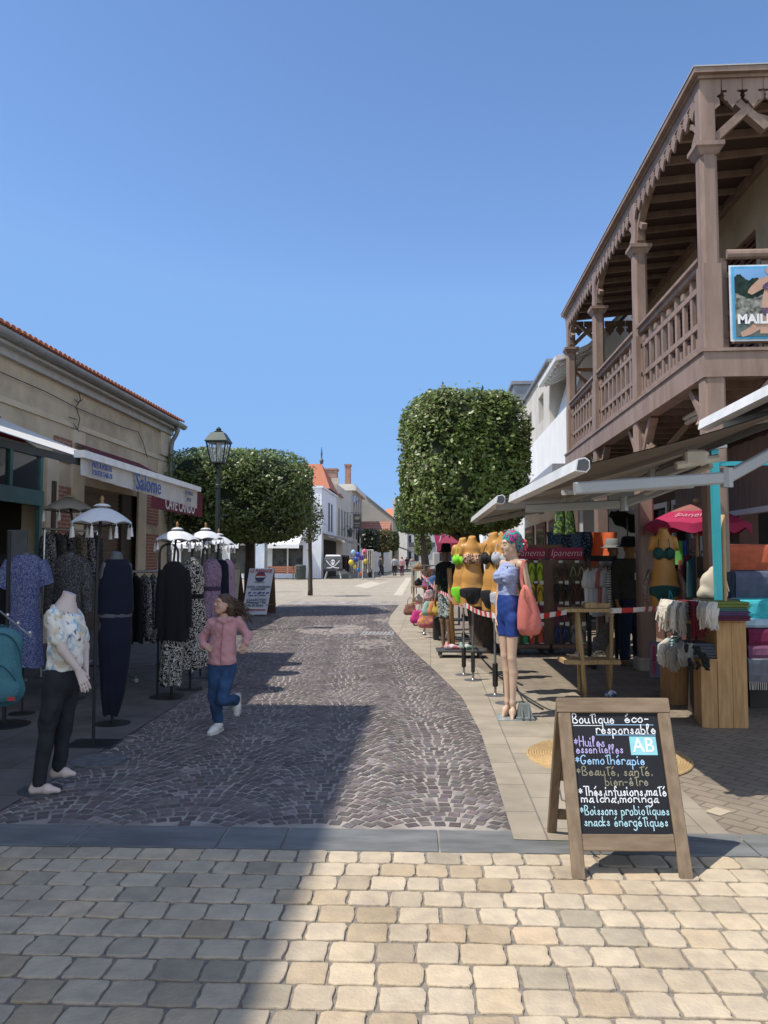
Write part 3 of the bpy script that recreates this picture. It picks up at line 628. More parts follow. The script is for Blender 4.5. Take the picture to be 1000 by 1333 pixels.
for a, b, z0, z1 in ((wl(70, 560).y, sh_a - .57, 3.3, 3.75), (wl(70, 630).y, sh_a - .57, 1.9, 2.85), (18.07, 18.88, 2.35, 3.45), (18.07, 18.88, 1.2, 2.1), (18.07, 18.88, .2, .9)):
    g = MB(); g.box((XL_ + .001, a, z0), (XL_ + .035, b, z1)); obj('brick_panel', g, m_brk, sb)
g = MB(); n = 30
for k in range(n): z = k * 2.95 / n; g.hexa([(XL_ - .2, sh_a, z), (XL_ - .19, sh_a, z), (XL_ - .19, sh_b, z), (XL_ - .2, sh_b, z), (XL_ - .2, sh_a, z + .095), (XL_ - .16, sh_a, z + .095), (XL_ - .16, sh_b, z + .095), (XL_ - .2, sh_b, z + .095)])
obj('roller_shutter', g, mat('shutter_brown', (.17, .125, .10), .6, (.12, .085, .07), 3, stretch=(1, .5, 8)), sb)
g = MB(); g.box((XL_ - .3, sh_b, 0), (XL_ - .1, sh_b + 1.0, 2.95)); obj('door', g, mat('shop_door_dark', (.06, .045, .035), .6), sb)
# teal shopfront
sf = MB(); zb, zt_ = wl(20, 645).z, wl(20, 626).z
sf.box((XL_ - .05, Y0 + .4, 2.42), (XL_ + .05, tb, 2.68)); sf.box((XL_ - .04, Y0 + .4, 3.28), (XL_ + .03, tb, 3.35))
for y in (Y0 + .42, 7.3, 9.2, 11.0, 12.05, tb - .1): sf.box((XL_ - .045, y, 2.68), (XL_ + .03, y + .09, 3.28))
sf.box((XL_ - .045, tb - .1, 0), (XL_ + .031, tb - .01, 2.42)); sf.box((XL_ - .045, 9.2, 0), (XL_ + .031, 9.3, 2.42))
fo = obj('shopfront', sf, m_teal, sb)
g = MB(); g.box((XL_ - .02, Y0 + .5, 2.68), (XL_ - .012, tb - .1, 3.28)); obj('transom_pane', g, glass('transom_glass', (.05, .055, .06), .05), fo)
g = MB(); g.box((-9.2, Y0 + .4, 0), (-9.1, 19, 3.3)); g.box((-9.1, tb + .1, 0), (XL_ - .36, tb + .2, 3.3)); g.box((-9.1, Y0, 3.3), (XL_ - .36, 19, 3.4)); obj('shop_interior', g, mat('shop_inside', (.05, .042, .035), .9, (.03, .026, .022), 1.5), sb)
g = MB()
for k in range(5): g.box((-8.6, 9.5 + k * .8, .4), (-8.3, 10.1 + k * .8, 1.9)); 
obj('shop_shelves', g, mat('shelf_dim', (.13, .12, .10), .8, (.05, .045, .04), 5), sb)
# eaves: soffit board, half-round gutter, downpipe, tiles
g = MB(); g.box((XL_ - .3, Y0, ZW), (XL_ + .24, Y1 + .15, ZW + .05)); g.box((XL_ + .18, Y0, ZW + .0505), (XL_ + .22, Y1 + .15, ZW + .17)); g.box((XL_ + .002, Y0, ZW - .13), (XL_ + .10, Y1 + .06, ZW - .001)); obj('soffit', g, mat('soffit_grey', (.42, .41, .39), .7), sb)
g = MB(); gx, gz = XL_ + .31, ZW + .15
prof = [(gx + .10 * math.cos(t), gz + .10 * math.sin(t)) for t in [math.pi + math.pi * k / 8 for k in range(9)]]
g._skin([[g.v((x, y, z)) for x, z in prof] for y in (Y0, Y1 + .22)], False, False)
g._skin([[g.v((x * 1.0 - .004 * (1 if x < gx else -1), y, z + .004)) for x, z in prof] for y in (Y1 + .221, Y0)], False, False)
for k in range(20): y = Y0 + .4 + k * .75; g._skin([[g.v((gx + (x - gx) * 1.06, yy, gz + (z - gz) * 1.06)) for x, z in prof] for yy in (y, y + .03)], False, False)
g.prism([(x, Y1 + .22, z) for x, z in prof], (0, .004, 0)); obj('gutter', g, m_zinc, sb, smooth=False)
g = MB(); g.tube([(gx, Y1 - .25, gz - .09), (gx, Y1 - .25, gz - .2), (XL_ + .26, Y1 - .22, gz - .30), (XL_ + .15, Y1 - .18, gz - .46), (XL_ + .12, Y1 - .16, gz - .62), (XL_ + .12, Y1 - .16, .1)], .055, 10)
for z in (3.9, 2.9, 1.6): g.tube([(XL_ + .12, Y1 - .16, z), (XL_ + .12, Y1 - .16, z + .04)], .068, 10)
obj('downpipe', g, m_zinc, sb, smooth=True)
g = MB(); nb = int((Y1 - Y0 + .3) / .17)
for k in range(nb):
    y = Y0 + .085 + k * .17
    for up_, r in ((1, .075),):
        ring = []
        for sx_, sz in ((XL_ + .36, ZW + .235), (-9.9, ZW + 1.35)):
            ring.append([g.v((sx_, y + r * math.cos(t), sz + r * .75 * math.sin(t))) for t in [math.pi * q / 6 for q in range(7)]])
        g.mi = 0; g._skin(ring, False, False); g.f(*ring[0])
g.prism([(XL_ + .34, Y0, ZW + .20), (-9.9, Y0, ZW + 1.33), (-13, Y0, ZW + .2)], (0, Y1 - Y0 + .2, 0)); obj('roof', g, m_tile, sb)
g = MB()
for pts in (((102, 508), (105, 520), (99, 530), (104, 545), (101, 560)), ((97, 520), (102, 524), (108, 520)), ((90, 543), (100, 546)), ((96, 551), (103, 562)), ((0, 484), (60, 510), (100, 531), (160, 556), (180, 562), (186, 575), (192, 596))): g.tube([wl(*p, .055) for p in pts], .008, 5)
obj('cable', g, mat('black_cable', (.02, .02, .02), .6), sb)
g = MB(); g.box((XL_ + .04, wl(63, 640).y, 1.9), (XL_ + .09, wl(68, 640).y, 2.9), .01); obj('cable_duct', g, mat('rust_brown', (.07, .045, .035), .7), sb)
# tall corner house beyond the left edge of the frame: throws the long shadow across the square
tc = T('corner_house', 'tall stone corner house beside the square that shades the cobbles', 'house', (-6.9, 5.1, 0))
g = MB(); g.box((-14, -9, 0), (-6.9, 5.1, 10.9)); obj('wall', g, m_lst, tc)
g = MB(); g.box((-14.2, -9.2, 10.9), (-6.6, 5.2, 11.4)); obj('cornice', g, m_lst, tc)
for y in (-7, -4, -1, 2): 
    for z in (1, 4.2, 7.2): g = MB(); g.box((-6.91, y, z), (-6.85, y + 1.2, z + 1.9)); obj('window', g, glass(), tc)
# ---------------------------------------------------------------- awnings on the left
m_cream_f = mat('cream_canvas', (.62, .60, .56), .85, (.55, .53, .49), 4, .1, 60, trans=.06)
m_metal_d = mat('dark_grey_metal', (.07, .072, .075), .5)
m_alu = mat('painted_aluminium', (.55, .55, .54), .4, (.5, .5, .49), 3, spec=.5)
m_blue_l = mat('blue_lettering', (.05, .10, .34), .7); m_white_l = mat('white_lettering', (.72, .70, .68), .7); m_grey_l = mat('greyblue_lettering', (.13, .17, .26), .7)
m_maroon = mat('maroon_canvas', (.15, .018, .032), .8, (.12, .014, .026), 3, trans=.08)
aw = T('awning', 'cream shop awning with blue lettering on its valance, over the dresses', 'awning', (XL_, 9.5, 3.7))
A0, A1 = PD(105, 596, 7.1), PD(257, 640, 11.8)              # front bar ends (valance top)
B0, B1 = PD(105, 618, 7.1), PD(257, 662, 11.8)
N0, N1 = Vector((XL_ + .08, A0.y - .1, 3.72)), Vector((XL_ + .08, A1.y, 3.72))
def aw_fab(g, a0, a1, n0, n1, sag=.05, off=0.0):
    g.grid(lambda u, v: a0.lerp(a1, u).lerp(n0.lerp(n1, u), v) - Vector((0, 0, sag * math.sin(math.pi * v) + off)), 16, 9)
up_ = Vector((0, 0, .0)); C0 = A0 + Vector((-.05, 0, .02)); C1 = A1 + Vector((-.05, 0, .02))
g = MB(); aw_fab(g, C0, C1, N0, N1); aw_fab(g, C1, C0, N1, N0, .05, .006); obj('fabric', g, m_cream_f, aw, smooth=True)
g = MB(); e = (A1 - A0); rr = random.Random(5)
g.grid(lambda u, v: A0.lerp(A1, u).lerp(B0.lerp(B1, u), v) + Vector((.009 * math.sin(u * 70 + 2 * math.sin(u * 11)) * (.3 + v) * .6, 0, 0)), 90, 4)
g.grid(lambda u, v: A1.lerp(A0, u).lerp(B1.lerp(B0, u), v) + Vector((.009 * math.sin((1 - u) * 70 + 2 * math.sin((1 - u) * 11)) * (.3 + v) * .6 - .004, 0, 0)), 90, 4)
va = obj('valance', g, m_cream_f, aw, smooth=True)
g = MB(); g.bar(A0 + Vector((0, -.03, .035)), A1 + Vector((0, .03, .035)), .10, .07); obj('front_bar', g, mat('white_bar', (.78, .78, .77), .35), aw)
g = MB(); mid = (A0.lerp(A1, .1) + N0) / 2 + Vector((0, .1, -.25))
g.bar(A0 + Vector((-.03, .02, -.03)), mid, .10, .07); g.bar(mid, N0 + Vector((0, .4, -.35)), .10, .07); g.bar(N0 + Vector((0, -.05, -.1)), N0 + Vector((0, 4.7, -.1)), .16, .2); obj('folding_arm', g, m_metal_d, aw)
d1 = e.normalized(); zup = Vector((0, 0, 1)); nrm = d1.cross(zup)
def on_val(u, v, off=.03): return A0.lerp(A1, u).lerp(B0.lerp(B1, u), v) + Vector((nrm.x, nrm.y, 0)).normalized() * (off if nrm.x > 0 else off)
for s, u, v, sz in (('PRÊT À PORTER', .095, .27, .07), ('TOUTES TAILLES', .095, .70, .07)): lettering(s, sz, on_val(u, v, .045), d1, zup, m_blue_l, aw, bold=.0005, sx=1.1)
lettering('Salome', .27, on_val(.43, .50, .045), d1, zup, m_blue_l, aw, bold=.002, sx=1.3)
for s, u, v in (('VÊTEMENTS', .85, .3), ('MODE', .85, .68)): lettering(s, .08, on_val(u, v, .045), d1, zup, m_grey_l, aw, sx=1.1)
am = T('awning', 'maroon awning with white capitals behind the cream awning', 'awning', (XL_, 15, 3.7))
A0, A1 = Vector((-5.28, 14.2, 2.98)), Vector((-5.28, 17.45, 2.98)); N0, N1 = Vector((XL_ + .08, 14.2, 3.72)), Vector((XL_ + .08, 17.45, 3.72))
g = MB(); aw_fab(g, A0, A1, N0, N1, .03); aw_fab(g, A1, A0, N1, N0, .03, .006); obj('fabric', g, m_maroon, am, smooth=True)
g = MB(); g.prism([(-5.26, 14.2, 2.98), (-5.26, 17.45, 2.98), (-5.26, 17.45, 2.45), (-5.26, 14.2, 2.45)], (.006, 0, 0)); obj('valance', g, m_maroon, am)
g = MB(); g.prism([(-5.27, 17.44, 2.97), (XL_ + .08, 17.44, 3.7), (XL_ + .08, 17.44, 3.3)], (0, .006, 0)); obj('side_panel', g, m_maroon, am)
lettering('CAVE CANDO', .36, (-5.25, 15.9, 2.60), (0, 1, 0), (0, 0, 1), m_white_l, am, sx=.82, bold=.004)
ar = T('awning', 'small rolled red awning with a cream bar at the left edge', 'awning', (XL_, 11, 3.2))
a, b = PD(-30, 563, 10.2), PD(27, 578, 10.9); 
g = MB(); g.bar(a + Vector((0, 0, .05)), b + Vector((0, 0, .05)), .16, .10); obj('fabric_roll', g, mat('red_canvas', (.28, .03, .035), .8), ar)
g = MB(); g.bar(a + Vector((.03, 0, -.04)), b + Vector((.03, 0, -.04)), .18, .075); obj('front_bar', g, m_alu, ar)
g = MB(); g.bar(b + Vector((-.05, 0, .05)), PD(54, 592, 12.0), .07, .09); g.bar(PD(54, 592, 12.0), PD(20, 570, 13), .07, .09); obj('folding_arm', g, m_metal_d, ar)
# ---------------------------------------------------------------- lamp post
lb = CW(-3.47, 16, 0)
lp = T('street_lamp', 'dark green lamp post with a four-sided glass lantern', 'street lamp', lb)
m_lg = mat('lamp_green', (.035, .05, .045), .5, metal=.3)
g = MB(); g.lathe([(.16, 0), (.16, .12), (.12, .16), (.12, .7), (.085, .8), (.065, .9), (.06, 1.2), (.048, 2.95), (.062, 2.97), (.062, 3.03), (.045, 3.05), (.04, 3.38), (.07, 3.42), (.07, 3.45), (.03, 3.47)], (0, 0, 0), 12)
g.bar((-.09, 0, 2.4), (.22, 0, 2.4), .03); obj('pole', g, m_lg, lp, smooth=False, world=False)
L0, L1, b0, b1 = 3.5, 3.93, .13, .205
g = MB()
for k in range(4):
    a0 = math.pi / 4 + k * math.pi / 2; a1 = a0 + math.pi / 2; s2 = math.sqrt(2)
    q0 = Vector((b0 * s2 * math.cos(a0), b0 * s2 * math.sin(a0), L0)); q1 = Vector((b1 * s2 * math.cos(a0), b1 * s2 * math.sin(a0), L1)); r0 = Vector((b0 * s2 * math.cos(a1), b0 * s2 * math.sin(a1), L0)); r1 = Vector((b1 * s2 * math.cos(a1), b1 * s2 * math.sin(a1), L1))
    g.bar(q0, q1, .022); g.bar(q0, r0, .025); g.bar(q1, r1, .03); g.bar((q0 + r0) / 2, (q1 + r1) / 2, .012)
g._skin([[g.v((r * s2 * math.cos(math.pi / 4 + k * math.pi / 2), r * s2 * math.sin(math.pi / 4 + k * math.pi / 2), z)) for k in range(4)] for r, z in ((.235, L1), (.235, L1 + .02), (.13, L1 + .2), (.12, L1 + .2))])
g.lathe([(.09, L1 + .2), (.10, L1 + .23), (.05, L1 + .25), (.06, L1 + .28), (.03, L1 + .31), (.005, L1 + .33)], (0, 0, 0), 10); g.lathe([(.03, 3.44), (.07, 3.48), (.12, 3.5)], (0, 0, 0), 8)
ln = obj('lantern', g, m_lg, lp, world=False)
m, t, b = _nodes('lantern_glass'); b.inputs['Base Color'].default_value = (.8, .85, .88, 1); b.inputs['Roughness'].default_value = .05; b.inputs['Alpha'].default_value = .22
g = MB(); s2 = math.sqrt(2); g._skin([[g.v((r * s2 * math.cos(math.pi / 4 + k * math.pi / 2), r * s2 * math.sin(math.pi / 4 + k * math.pi / 2), z)) for k in range(4)] for r, z in ((b0 - .005, L0), (b1 - .008, L1))], False); obj('glass_panes', g, m, ln, world=False)
g = MB(); g.lathe([(.05, L1 - .02), (.05, L1 - .12), (.035, L1 - .16), (.03, L1 - .28), (.002, L1 - .3)], (0, 0, 0), 10); obj('bulb', g, mat('bulb_white', (.7, .7, .68), .3), ln, world=False)
# ---------------------------------------------------------------- houses down the left side
def winrow(parent, X, pts, m=None, e=.03):
    for y0, y1, z0, z1 in pts:
        g = MB(); g.box((X, y0, z0), (X + e, y1, z1)); obj('window', g, m or glass(), parent)
XS = -8.2
c1 = T('corner_shop', 'white corner shop with a long white awning behind the round tree', 'shop', (XS, 57.7, 0))
m_bw = mat('bluish_white_render', (.68, .70, .73), .85, (.60, .62, .65), .8)
g = MB(); wall_y(g, -26, XS, 57.7, 58, 0, 6.85, [(-15.2, -12.4, .35, 2.5), (-11.95, -9.6, .35, 2.5), (-19, -15.8, .35, 2.5)]); g.box((XS - .3, 58.001, 3.0), (XS, 67, 6.84)); g.box((XS - .3, 58.001, 0), (XS, 58.8, 3.0)); g.box((-26, 58.4, 0), (XS - .31, 58.6, 6.8)); g.box((-26, 57.6, 6.85), (XS + .12, 67, 7.0)); obj('wall', g, m_bw, c1)
for a, b in ((-15.2, -12.4), (-11.95, -9.6), (-19, -15.8)):
    p = MB(); p.box((a, 57.85, .35), (b, 57.9, 2.5)); wo = obj('window', p, mat('shop_window', (.012, .013, .015), .4, (.05, .048, .045), 2.2, spec=.3, lo=.5, hi=.62), c1)
    q = MB(); q.box(((a + b) / 2 - .05, 57.72, .35), ((a + b) / 2 + .05, 57.84, 2.5)); obj('frame', q, m_white, wo)
for y in (61.6, 63.3): winrow(c1, XS, [(y, y + .75, 3.7, 6.0)], mat('dark_shutter', (.02, .02, .025), .5))
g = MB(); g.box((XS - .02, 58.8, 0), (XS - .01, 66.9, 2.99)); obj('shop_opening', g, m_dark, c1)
g = MB(); g.prism([(XS + .002, 58.3, 3.45), (XS + 1.7, 58.3, 2.85), (XS + 1.7, 58.3, 2.72), (XS + .002, 58.3, 3.3)], (0, 13, 0)); obj('brown_awning', g, mat('brown_canvas', (.16, .11, .09), .85, (.45, .40, .34), 1.2, stretch=(1, 9, 1), lo=.45, hi=.55), c1)
for a, b in ((-20, -16.2), (-15.7, -14.1), (-13.55, -9.6)):
    g = MB(); g.prism([(a, 57.68, 3.45), (a, 55.9, 2.55), (a, 55.9, 2.25), (a, 55.93, 2.25), (a, 55.93, 2.5), (a, 57.68, 3.4)], (b - a, 0, 0)); obj('white_awning', g, mat('white_canvas', (.78, .77, .75), .8), c1)
c2 = T('cream_house', 'cream house with a hipped terracotta roof beyond the corner shop', 'house', (XS, 67, 0))
g = MB(); g.box((XS - 14, 67.01, 0), (XS, 80, 8.1)); obj('wall', g, mat('greyed_cream', (.52, .48, .42), .9, (.45, .42, .37), .6), c2)
g = MB(); z0, z1 = 7.1, 9.7; a = [(-24, 61, z0), (XS + .2, 61, z0), (XS + .2, 71, z0), (-24, 71, z0)]; r0, r1 = (-20, 66, z1), (XS - 1.2, 66, z1)
I = [g.v(p) for p in a + [r0, r1]]; g.f(I[0], I[1], I[5], I[4]); g.f(I[1], I[2], I[5]); g.f(I[2], I[3], I[4], I[5]); g.f(I[3], I[0], I[4]); obj('roof', g, m_tile, c2)
g = MB(); g.lathe([(.12, 9.7), (.18, 10.0), (.05, 10.2), (.08, 10.6), (.01, 11.2)], (XS - 1.2, 66, 0), 8); obj('finial', g, m_metal_d, c2)
for x, y, w_, h0, h1 in ((XS - .9, 70, 1.1, 7.9, 9.6), (XS - .5, 80.5, .55, 8.3, 11.3)):
    g = MB(); g.box((x - w_ / 2, y, h0), (x + w_ / 2, y + .9, h1)); g.box((x - w_ / 2 - .08, y - .08, h1), (x + w_ / 2 + .08, y + .98, h1 + .18)); obj('chimney', g, m_brk, c2)
winrow(c2, XS, [(y, y + .9, 3.6, 6.0) for y in (68.3, 70.6, 73.0, 75.6, 78)], mat('faded_shutter', (.16, .16, .16), .6))
g = MB(); g.box((XS - .5, 67.2, 7.2), (XS + .15, 67.6, 8.6)); obj('parapet_pier', g, m_cr, c2)
c3 = T('cornice_house', 'tall grey stone house with a heavy cornice beyond the cream house', 'house', (XS, 80, 0))
g = MB(); g.box((XS - 8, 80.01, 0), (XS + .05, 92, 8.6)); obj('wall', g, mat('grey_stone', (.42, .39, .35), .9, (.36, .33, .3), .5), c3)
g = MB(); g.box((XS - 8, 79.6, 8.6), (XS + .5, 92.4, 9.05)); g.box((XS - 7.9, 79.8, 9.05), (XS + .3, 92.2, 9.3)); obj('cornice', g, m_cr, c3)
winrow(c3, XS + .05, [(y, y + 1.0, z, z + 2.2) for y in (81.5, 84.2, 87, 89.6) for z in (3.6, 6.1)])
c4 = T('gable_house', 'grey house with a bare sloping gable wall facing the square', 'house', (-6.6, 95, 0))
g = MB(); g.prism([(-8.8, 95, 0), (-4.6, 95, 0), (-4.6, 95, 6.5), (-8.0, 95, 9.3), (-8.8, 95, 9.0)], (0, 18, 0)); obj('wall', g, mat('weathered_render', (.40, .37, .31), .9, (.30, .275, .23), .35, det=6), c4)
g = MB(); g.prism([(-8.1, 94.8, 9.35), (-4.4, 94.8, 6.35), (-4.4, 94.8, 6.5), (-8.1, 94.8, 9.52)], (0, 18.4, 0)); obj('roof', g, m_grey, c4)
for x, z0, z1 in ((-4.75, 6.3, 9.2), (-4.1, 6.3, 8.6)): g = MB(); g.box((x, 98, z0), (x + .55, 99, z1)); obj('chimney', g, m_cr, c4)
c5 = T('tiled_house', 'low house with a red tiled roof above the clipped hedge trees', 'house', (-7, 84, 0))
g = MB(); g.box((-7.9, 86, 0), (-4.7, 94.5, 4.3)); obj('wall', g, m_wh, c5)
g = MB(); g.prism([(-8.1, 85.6, 4.3), (-8.1, 91, 5.9), (-8.1, 94.6, 4.35)], (3.5, 0, 0)); obj('roof', g, brick_mat('red_tile_rows', (.34, .13, .08), (.29, .11, .07), (.42, .3, .22), 30, .32, msize=.03, axis='XZ'), c5)
c6 = T('tower_house', 'narrow white house with an orange roof far down the street', 'house', (-5, 130, 0))
g = MB(); g.box((-7.5, 130, 0), (-3.9, 138, 8.3)); obj('wall', g, m_cr, c6); g = MB(); g.prism([(-7.7, 129.6, 8.3), (-7.7, 134, 10.2), (-7.7, 138.4, 8.3)], (4.0, 0, 0)); obj('roof', g, mat('bright_tile', (.55, .20, .09), .8, (.45, .15, .07), 3), c6)
g = MB(); g.box((-4.3, 129.8, 7), (-3.7, 130.6, 10.6)); obj('chimney', g, m_cr, c6)
for i, (x0, x1, y, z, rf, lab) in enumerate(((-6.5, 1.2, 150, 7.2, 1, 'far grey house with iron balconies closing the street'), (1.4, 8, 152, 6.2, 0, 'pale far house with an arched window at the end of the street'))):
    h = T('end_house', lab, 'house', (x0, y, 0)); g = MB(); g.box((x0, y, 0), (x1, y + 8, z)); obj('wall', g, m_cr if i else mat('far_grey', (.46, .45, .43), .9), h)
    g = MB(); g.prism([(x0 - .2, y - .3, z), (x0 - .2, y + 4, z + 2.2), (x0 - .2, y + 8.3, z)], (x1 - x0 + .4, 0, 0)); obj('roof', g, m_tile, h)
    for k in range(3):
        for zz_ in (1.0, 4.0): g = MB(); g.box((x0 + .5 + k * 1.45, y - .05, zz_), (x0 + 1.35 + k * 1.45, y - .01, zz_ + 2)); obj('window', g, glass(), h)
    g = MB(); g.box((x0 + .2, y - .6, 3.7), (x1 - .2, y - .06, 3.85)); g.box((x0 + .2, y - .6, 3.85), (x1 - .2, y - .56, 4.6)); obj('balcony', g, m_metal_d, h)
# far awnings on the left row and low blue tarpaulin
for k in range(5):
    y = 100 + k * 10; g = MB(); g.prism([(-4.4, y, 3.2), (-2.4, y, 2.5), (-2.4, y, 2.3), (-4.4, y, 3.0)], (0, 7, 0)); tag(obj('shop_awning', g, mat('far_awning_%d' % k, [(.3, .28, .25), (.42, .4, .36), (.22, .2, .19), (.4, .38, .36), (.3, .16, .12)][k], .8)), ['drab awning over the far left shops, nearest', 'pale awning over the far left shops, second from the front', 'dark awning over the far left shops, in the middle', 'light grey awning over the far left shops, second from the back', 'reddish awning over the far left shops, farthest'][k], 'awning', 'awnings far down the left row')
# hanging shop sign and wall lanterns
hs = T('hanging_sign', 'black hanging shop sign with an oval emblem over the awnings', 'sign', PX(465, 678, -7.3))
g = MB(); o = PX(465, 680, -7.3); o.y = 74; s = PY(460, 669, 74); e_ = PY(470, 688, 74)
g.box((s.x, 73.95, e_.z), (e_.x, 74.03, s.z)); obj('board', g, m_metal_d, hs)
g = MB(); cx, cz = (s.x + e_.x) / 2, s.z - .4; g.prism([(cx + .26 * math.cos(t), 73.93, cz + .17 * math.sin(t)) for t in [k * math.pi / 8 for k in range(16)]], (0, .015, 0)); g.box((s.x + .1, 73.93, e_.z + .45), (e_.x - .1, 73.945, e_.z + .55)); g.box((s.x + .15, 73.93, e_.z + .2), (e_.x - .15, 73.945, e_.z + .28)); obj('emblem', g, mat('sign_gold', (.35, .33, .2), .6), hs)
g = MB(); g.bar((XS, 74, s.z + .1), (e_.x, 74, s.z + .1), .05); obj('bracket', g, m_metal_d, hs)
for px, Y, lab in ((456, 72, 'wall lantern left of the hanging black sign'), (469, 76, 'wall lantern below the hanging black sign')):
    p = PY(px, 694, Y); h = T('wall_lantern', lab, 'lantern', p, group='wall lanterns over the far awnings'); g = MB(); g.lathe([(.16, -.35), (.26, .2), (.32, .22), (.1, .42), (.03, .5)], (0, 0, 0), 6); obj('lantern', g, m_metal_d, h, world=False)
    g = MB(); g.tube([(0, 0, .5), (-.3, 0, .7), (XS - p.x, 0, .3)], .03, 5); obj('bracket', g, m_metal_d, h, world=False)
# ================================================================ trees
m_bark = mat('bark', (.085, .065, .048), .95, (.045, .035, .028), 14, .8, 30, stretch=(3, 3, .5), det=8)
def leaf_mat(name, a, b_, r=.38):
    if name in _M: return _M[name]
    m, t, b = _nodes(name); L = t.links.new
    at = t.nodes.new('ShaderNodeAttribute'); at.attribute_name = 'tint'
    L(at.outputs[0], b.inputs['Base Color']); b.inputs['Roughness'].default_value = r; b.inputs['Specular IOR Level'].default_value = .5
    tr = t.nodes.new('ShaderNodeBsdfTranslucent'); L(at.outputs[0], tr.inputs[0])
    ms = t.nodes.new('ShaderNodeMixShader'); ms.inputs[0].default_value = .3
    L(b.outputs[0], ms.inputs[1]); L(tr.outputs[0], ms.inputs[2]); L(ms.outputs[0], t.nodes['Material Output'].inputs[0])
    _M[name] = m; return m
m_leaf = leaf_mat('leaves', 0, 0)
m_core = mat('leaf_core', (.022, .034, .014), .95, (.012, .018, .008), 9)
def crown(center, half, n, leaf, seed, pal, ex=4.0, depth=.16, rot=0.0, core=True, shear=(0, 0), jag=.05, yellow_green=None, taper=0.0):
    """clipped crown: leaf-sized faces through the outer shell of a rounded block, with hollows and tufts"""
    R = np.random.default_rng(seed); h = np.array(half)
    d = R.normal(size=(n * 2, 3)); d /= np.linalg.norm(d, axis=1)[:, None]
    q = (np.abs(d) ** ex).sum(1) ** (-1 / ex); base = d * q[:, None]
    f1 = np.sin(base[:, 0] * 5.1 + seed) * np.sin(base[:, 1] * 4.3 + 1.7 * seed) * np.sin(base[:, 2] * 4.7 + 2.3 * seed)
    f2 = np.sin(base[:, 0] * 13 + 2 * seed) * np.sin(base[:, 2] * 12 + seed) * np.sin(base[:, 1] * 11)
    keep = R.random(n * 2) < .62 + .5 * f1 + .35 * f2
    base, f1, f2 = base[keep][:n], f1[keep][:n], f2[keep][:n]; k = len(base)
    inn = R.random(k) ** 1.8 * depth
    out = 1 - inn + jag * f2 * .5 + np.where(R.random(k) < .03, R.random(k) * jag * 1.6, 0)
    P = base * out[:, None] * h
    P += R.normal(size=(k, 3)) * leaf * .35
    nrm = base * h; nrm /= np.linalg.norm(nrm, axis=1)[:, None]
    nr = nrm * .5 + R.normal(size=(k, 3)) * .55 + np.array([-.22, -.12, .55]); nr /= np.linalg.norm(nr, axis=1)[:, None]
    t = np.cross(nr, R.normal(size=(k, 3))); t /= np.linalg.norm(t, axis=1)[:, None]; bt = np.cross(nr, t)
    L = leaf * R.uniform(.7, 1.35, k)[:, None]; W = L * R.uniform(.42, .6, k)[:, None]
    if taper: P[:, :2] *= (1 + taper * (P[:, 2] / h[2]))[:, None]
    c, s = math.cos(rot), math.sin(rot); rm = np.array([[c, -s, 0], [s, c, 0], [0, 0, 1]])
    P[:, 0] += shear[0] * P[:, 2]
    P = P @ rm.T + np.array(center); t = t @ rm.T; bt = bt @ rm.T
    V = np.stack([P - t * L, P - bt * W + t * L * .1, P + t * L, P + bt * W + t * L * .1], 1).reshape(-1, 3)
    F = np.arange(4 * k).reshape(k, 4)
    me = bpy.data.meshes.new('crown')
    cv, cf = [], []
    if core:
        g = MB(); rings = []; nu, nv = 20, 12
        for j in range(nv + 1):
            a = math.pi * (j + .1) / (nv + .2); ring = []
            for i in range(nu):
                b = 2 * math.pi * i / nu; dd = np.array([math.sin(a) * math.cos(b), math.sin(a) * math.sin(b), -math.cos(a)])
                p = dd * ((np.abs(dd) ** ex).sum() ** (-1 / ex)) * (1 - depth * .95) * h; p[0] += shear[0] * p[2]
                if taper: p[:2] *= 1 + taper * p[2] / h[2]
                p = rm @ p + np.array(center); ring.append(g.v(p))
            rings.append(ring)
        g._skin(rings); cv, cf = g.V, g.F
    me.from_pydata(V.tolist() + list(cv), [], F.tolist() + [tuple(i + 4 * k for i in f) for f in cf])
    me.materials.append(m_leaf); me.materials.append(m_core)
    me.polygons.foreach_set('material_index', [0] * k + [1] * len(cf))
    pal = np.array(pal); ci = R.integers(0, len(pal), k); colr = np.array([1.72, 1.6, 1.3]) * pal[ci] * R.uniform(.65, 1.35, (k, 1))
    if yellow_green is not None:
        w_ = yellow_green(P); colr = colr * (1 - w_[:, None]) + np.array([.15, .235, .05]) * R.uniform(.6, 1.4, (k, 1)) * w_[:, None]
    cc = np.ones((k + len(cf), 4), np.float32); cc[:k, :3] = colr
    a = me.attributes.new('tint', 'FLOAT_COLOR', 'FACE'); a.data.foreach_set('color', cc.ravel())
    return me
def trunk_mesh(pts, rads, limbs=()):
    g = MB(); n = 12
    P = []; R_ = []
    for a, b, ra, rb in zip(pts, pts[1:], rads, rads[1:]):
        for k in range(4): t = k / 4; P.append(Vector(a).lerp(Vector(b), t) + Vector((random.uniform(-1, 1), random.uniform(-1, 1), 0)) * ra * .06); R_.append((ra + (rb - ra) * t) * random.uniform(.95, 1.06))
    P.append(Vector(pts[-1])); R_.append(rads[-1]); g.tube(P, R_, n)
    for a, b, ra, rb in limbs: m_ = Vector(a).lerp(Vector(b), .5) + Vector((0, 0, -.08)); g.tube([a, m_, b], [ra, (ra + rb) / 2, rb], 7)
    return g
def tree(name, label, base, pts, rads, limbs, crown_me, group=None, world=True):
    t = T(name, label, 'tree', base, group=group); o = Vector(base)
    obj('trunk', trunk_mesh(pts, rads, limbs), m_bark, t, smooth=True)
    crown_me.transform(Matrix.Translation(-o)); obj('crown', crown_me, None, t); return t
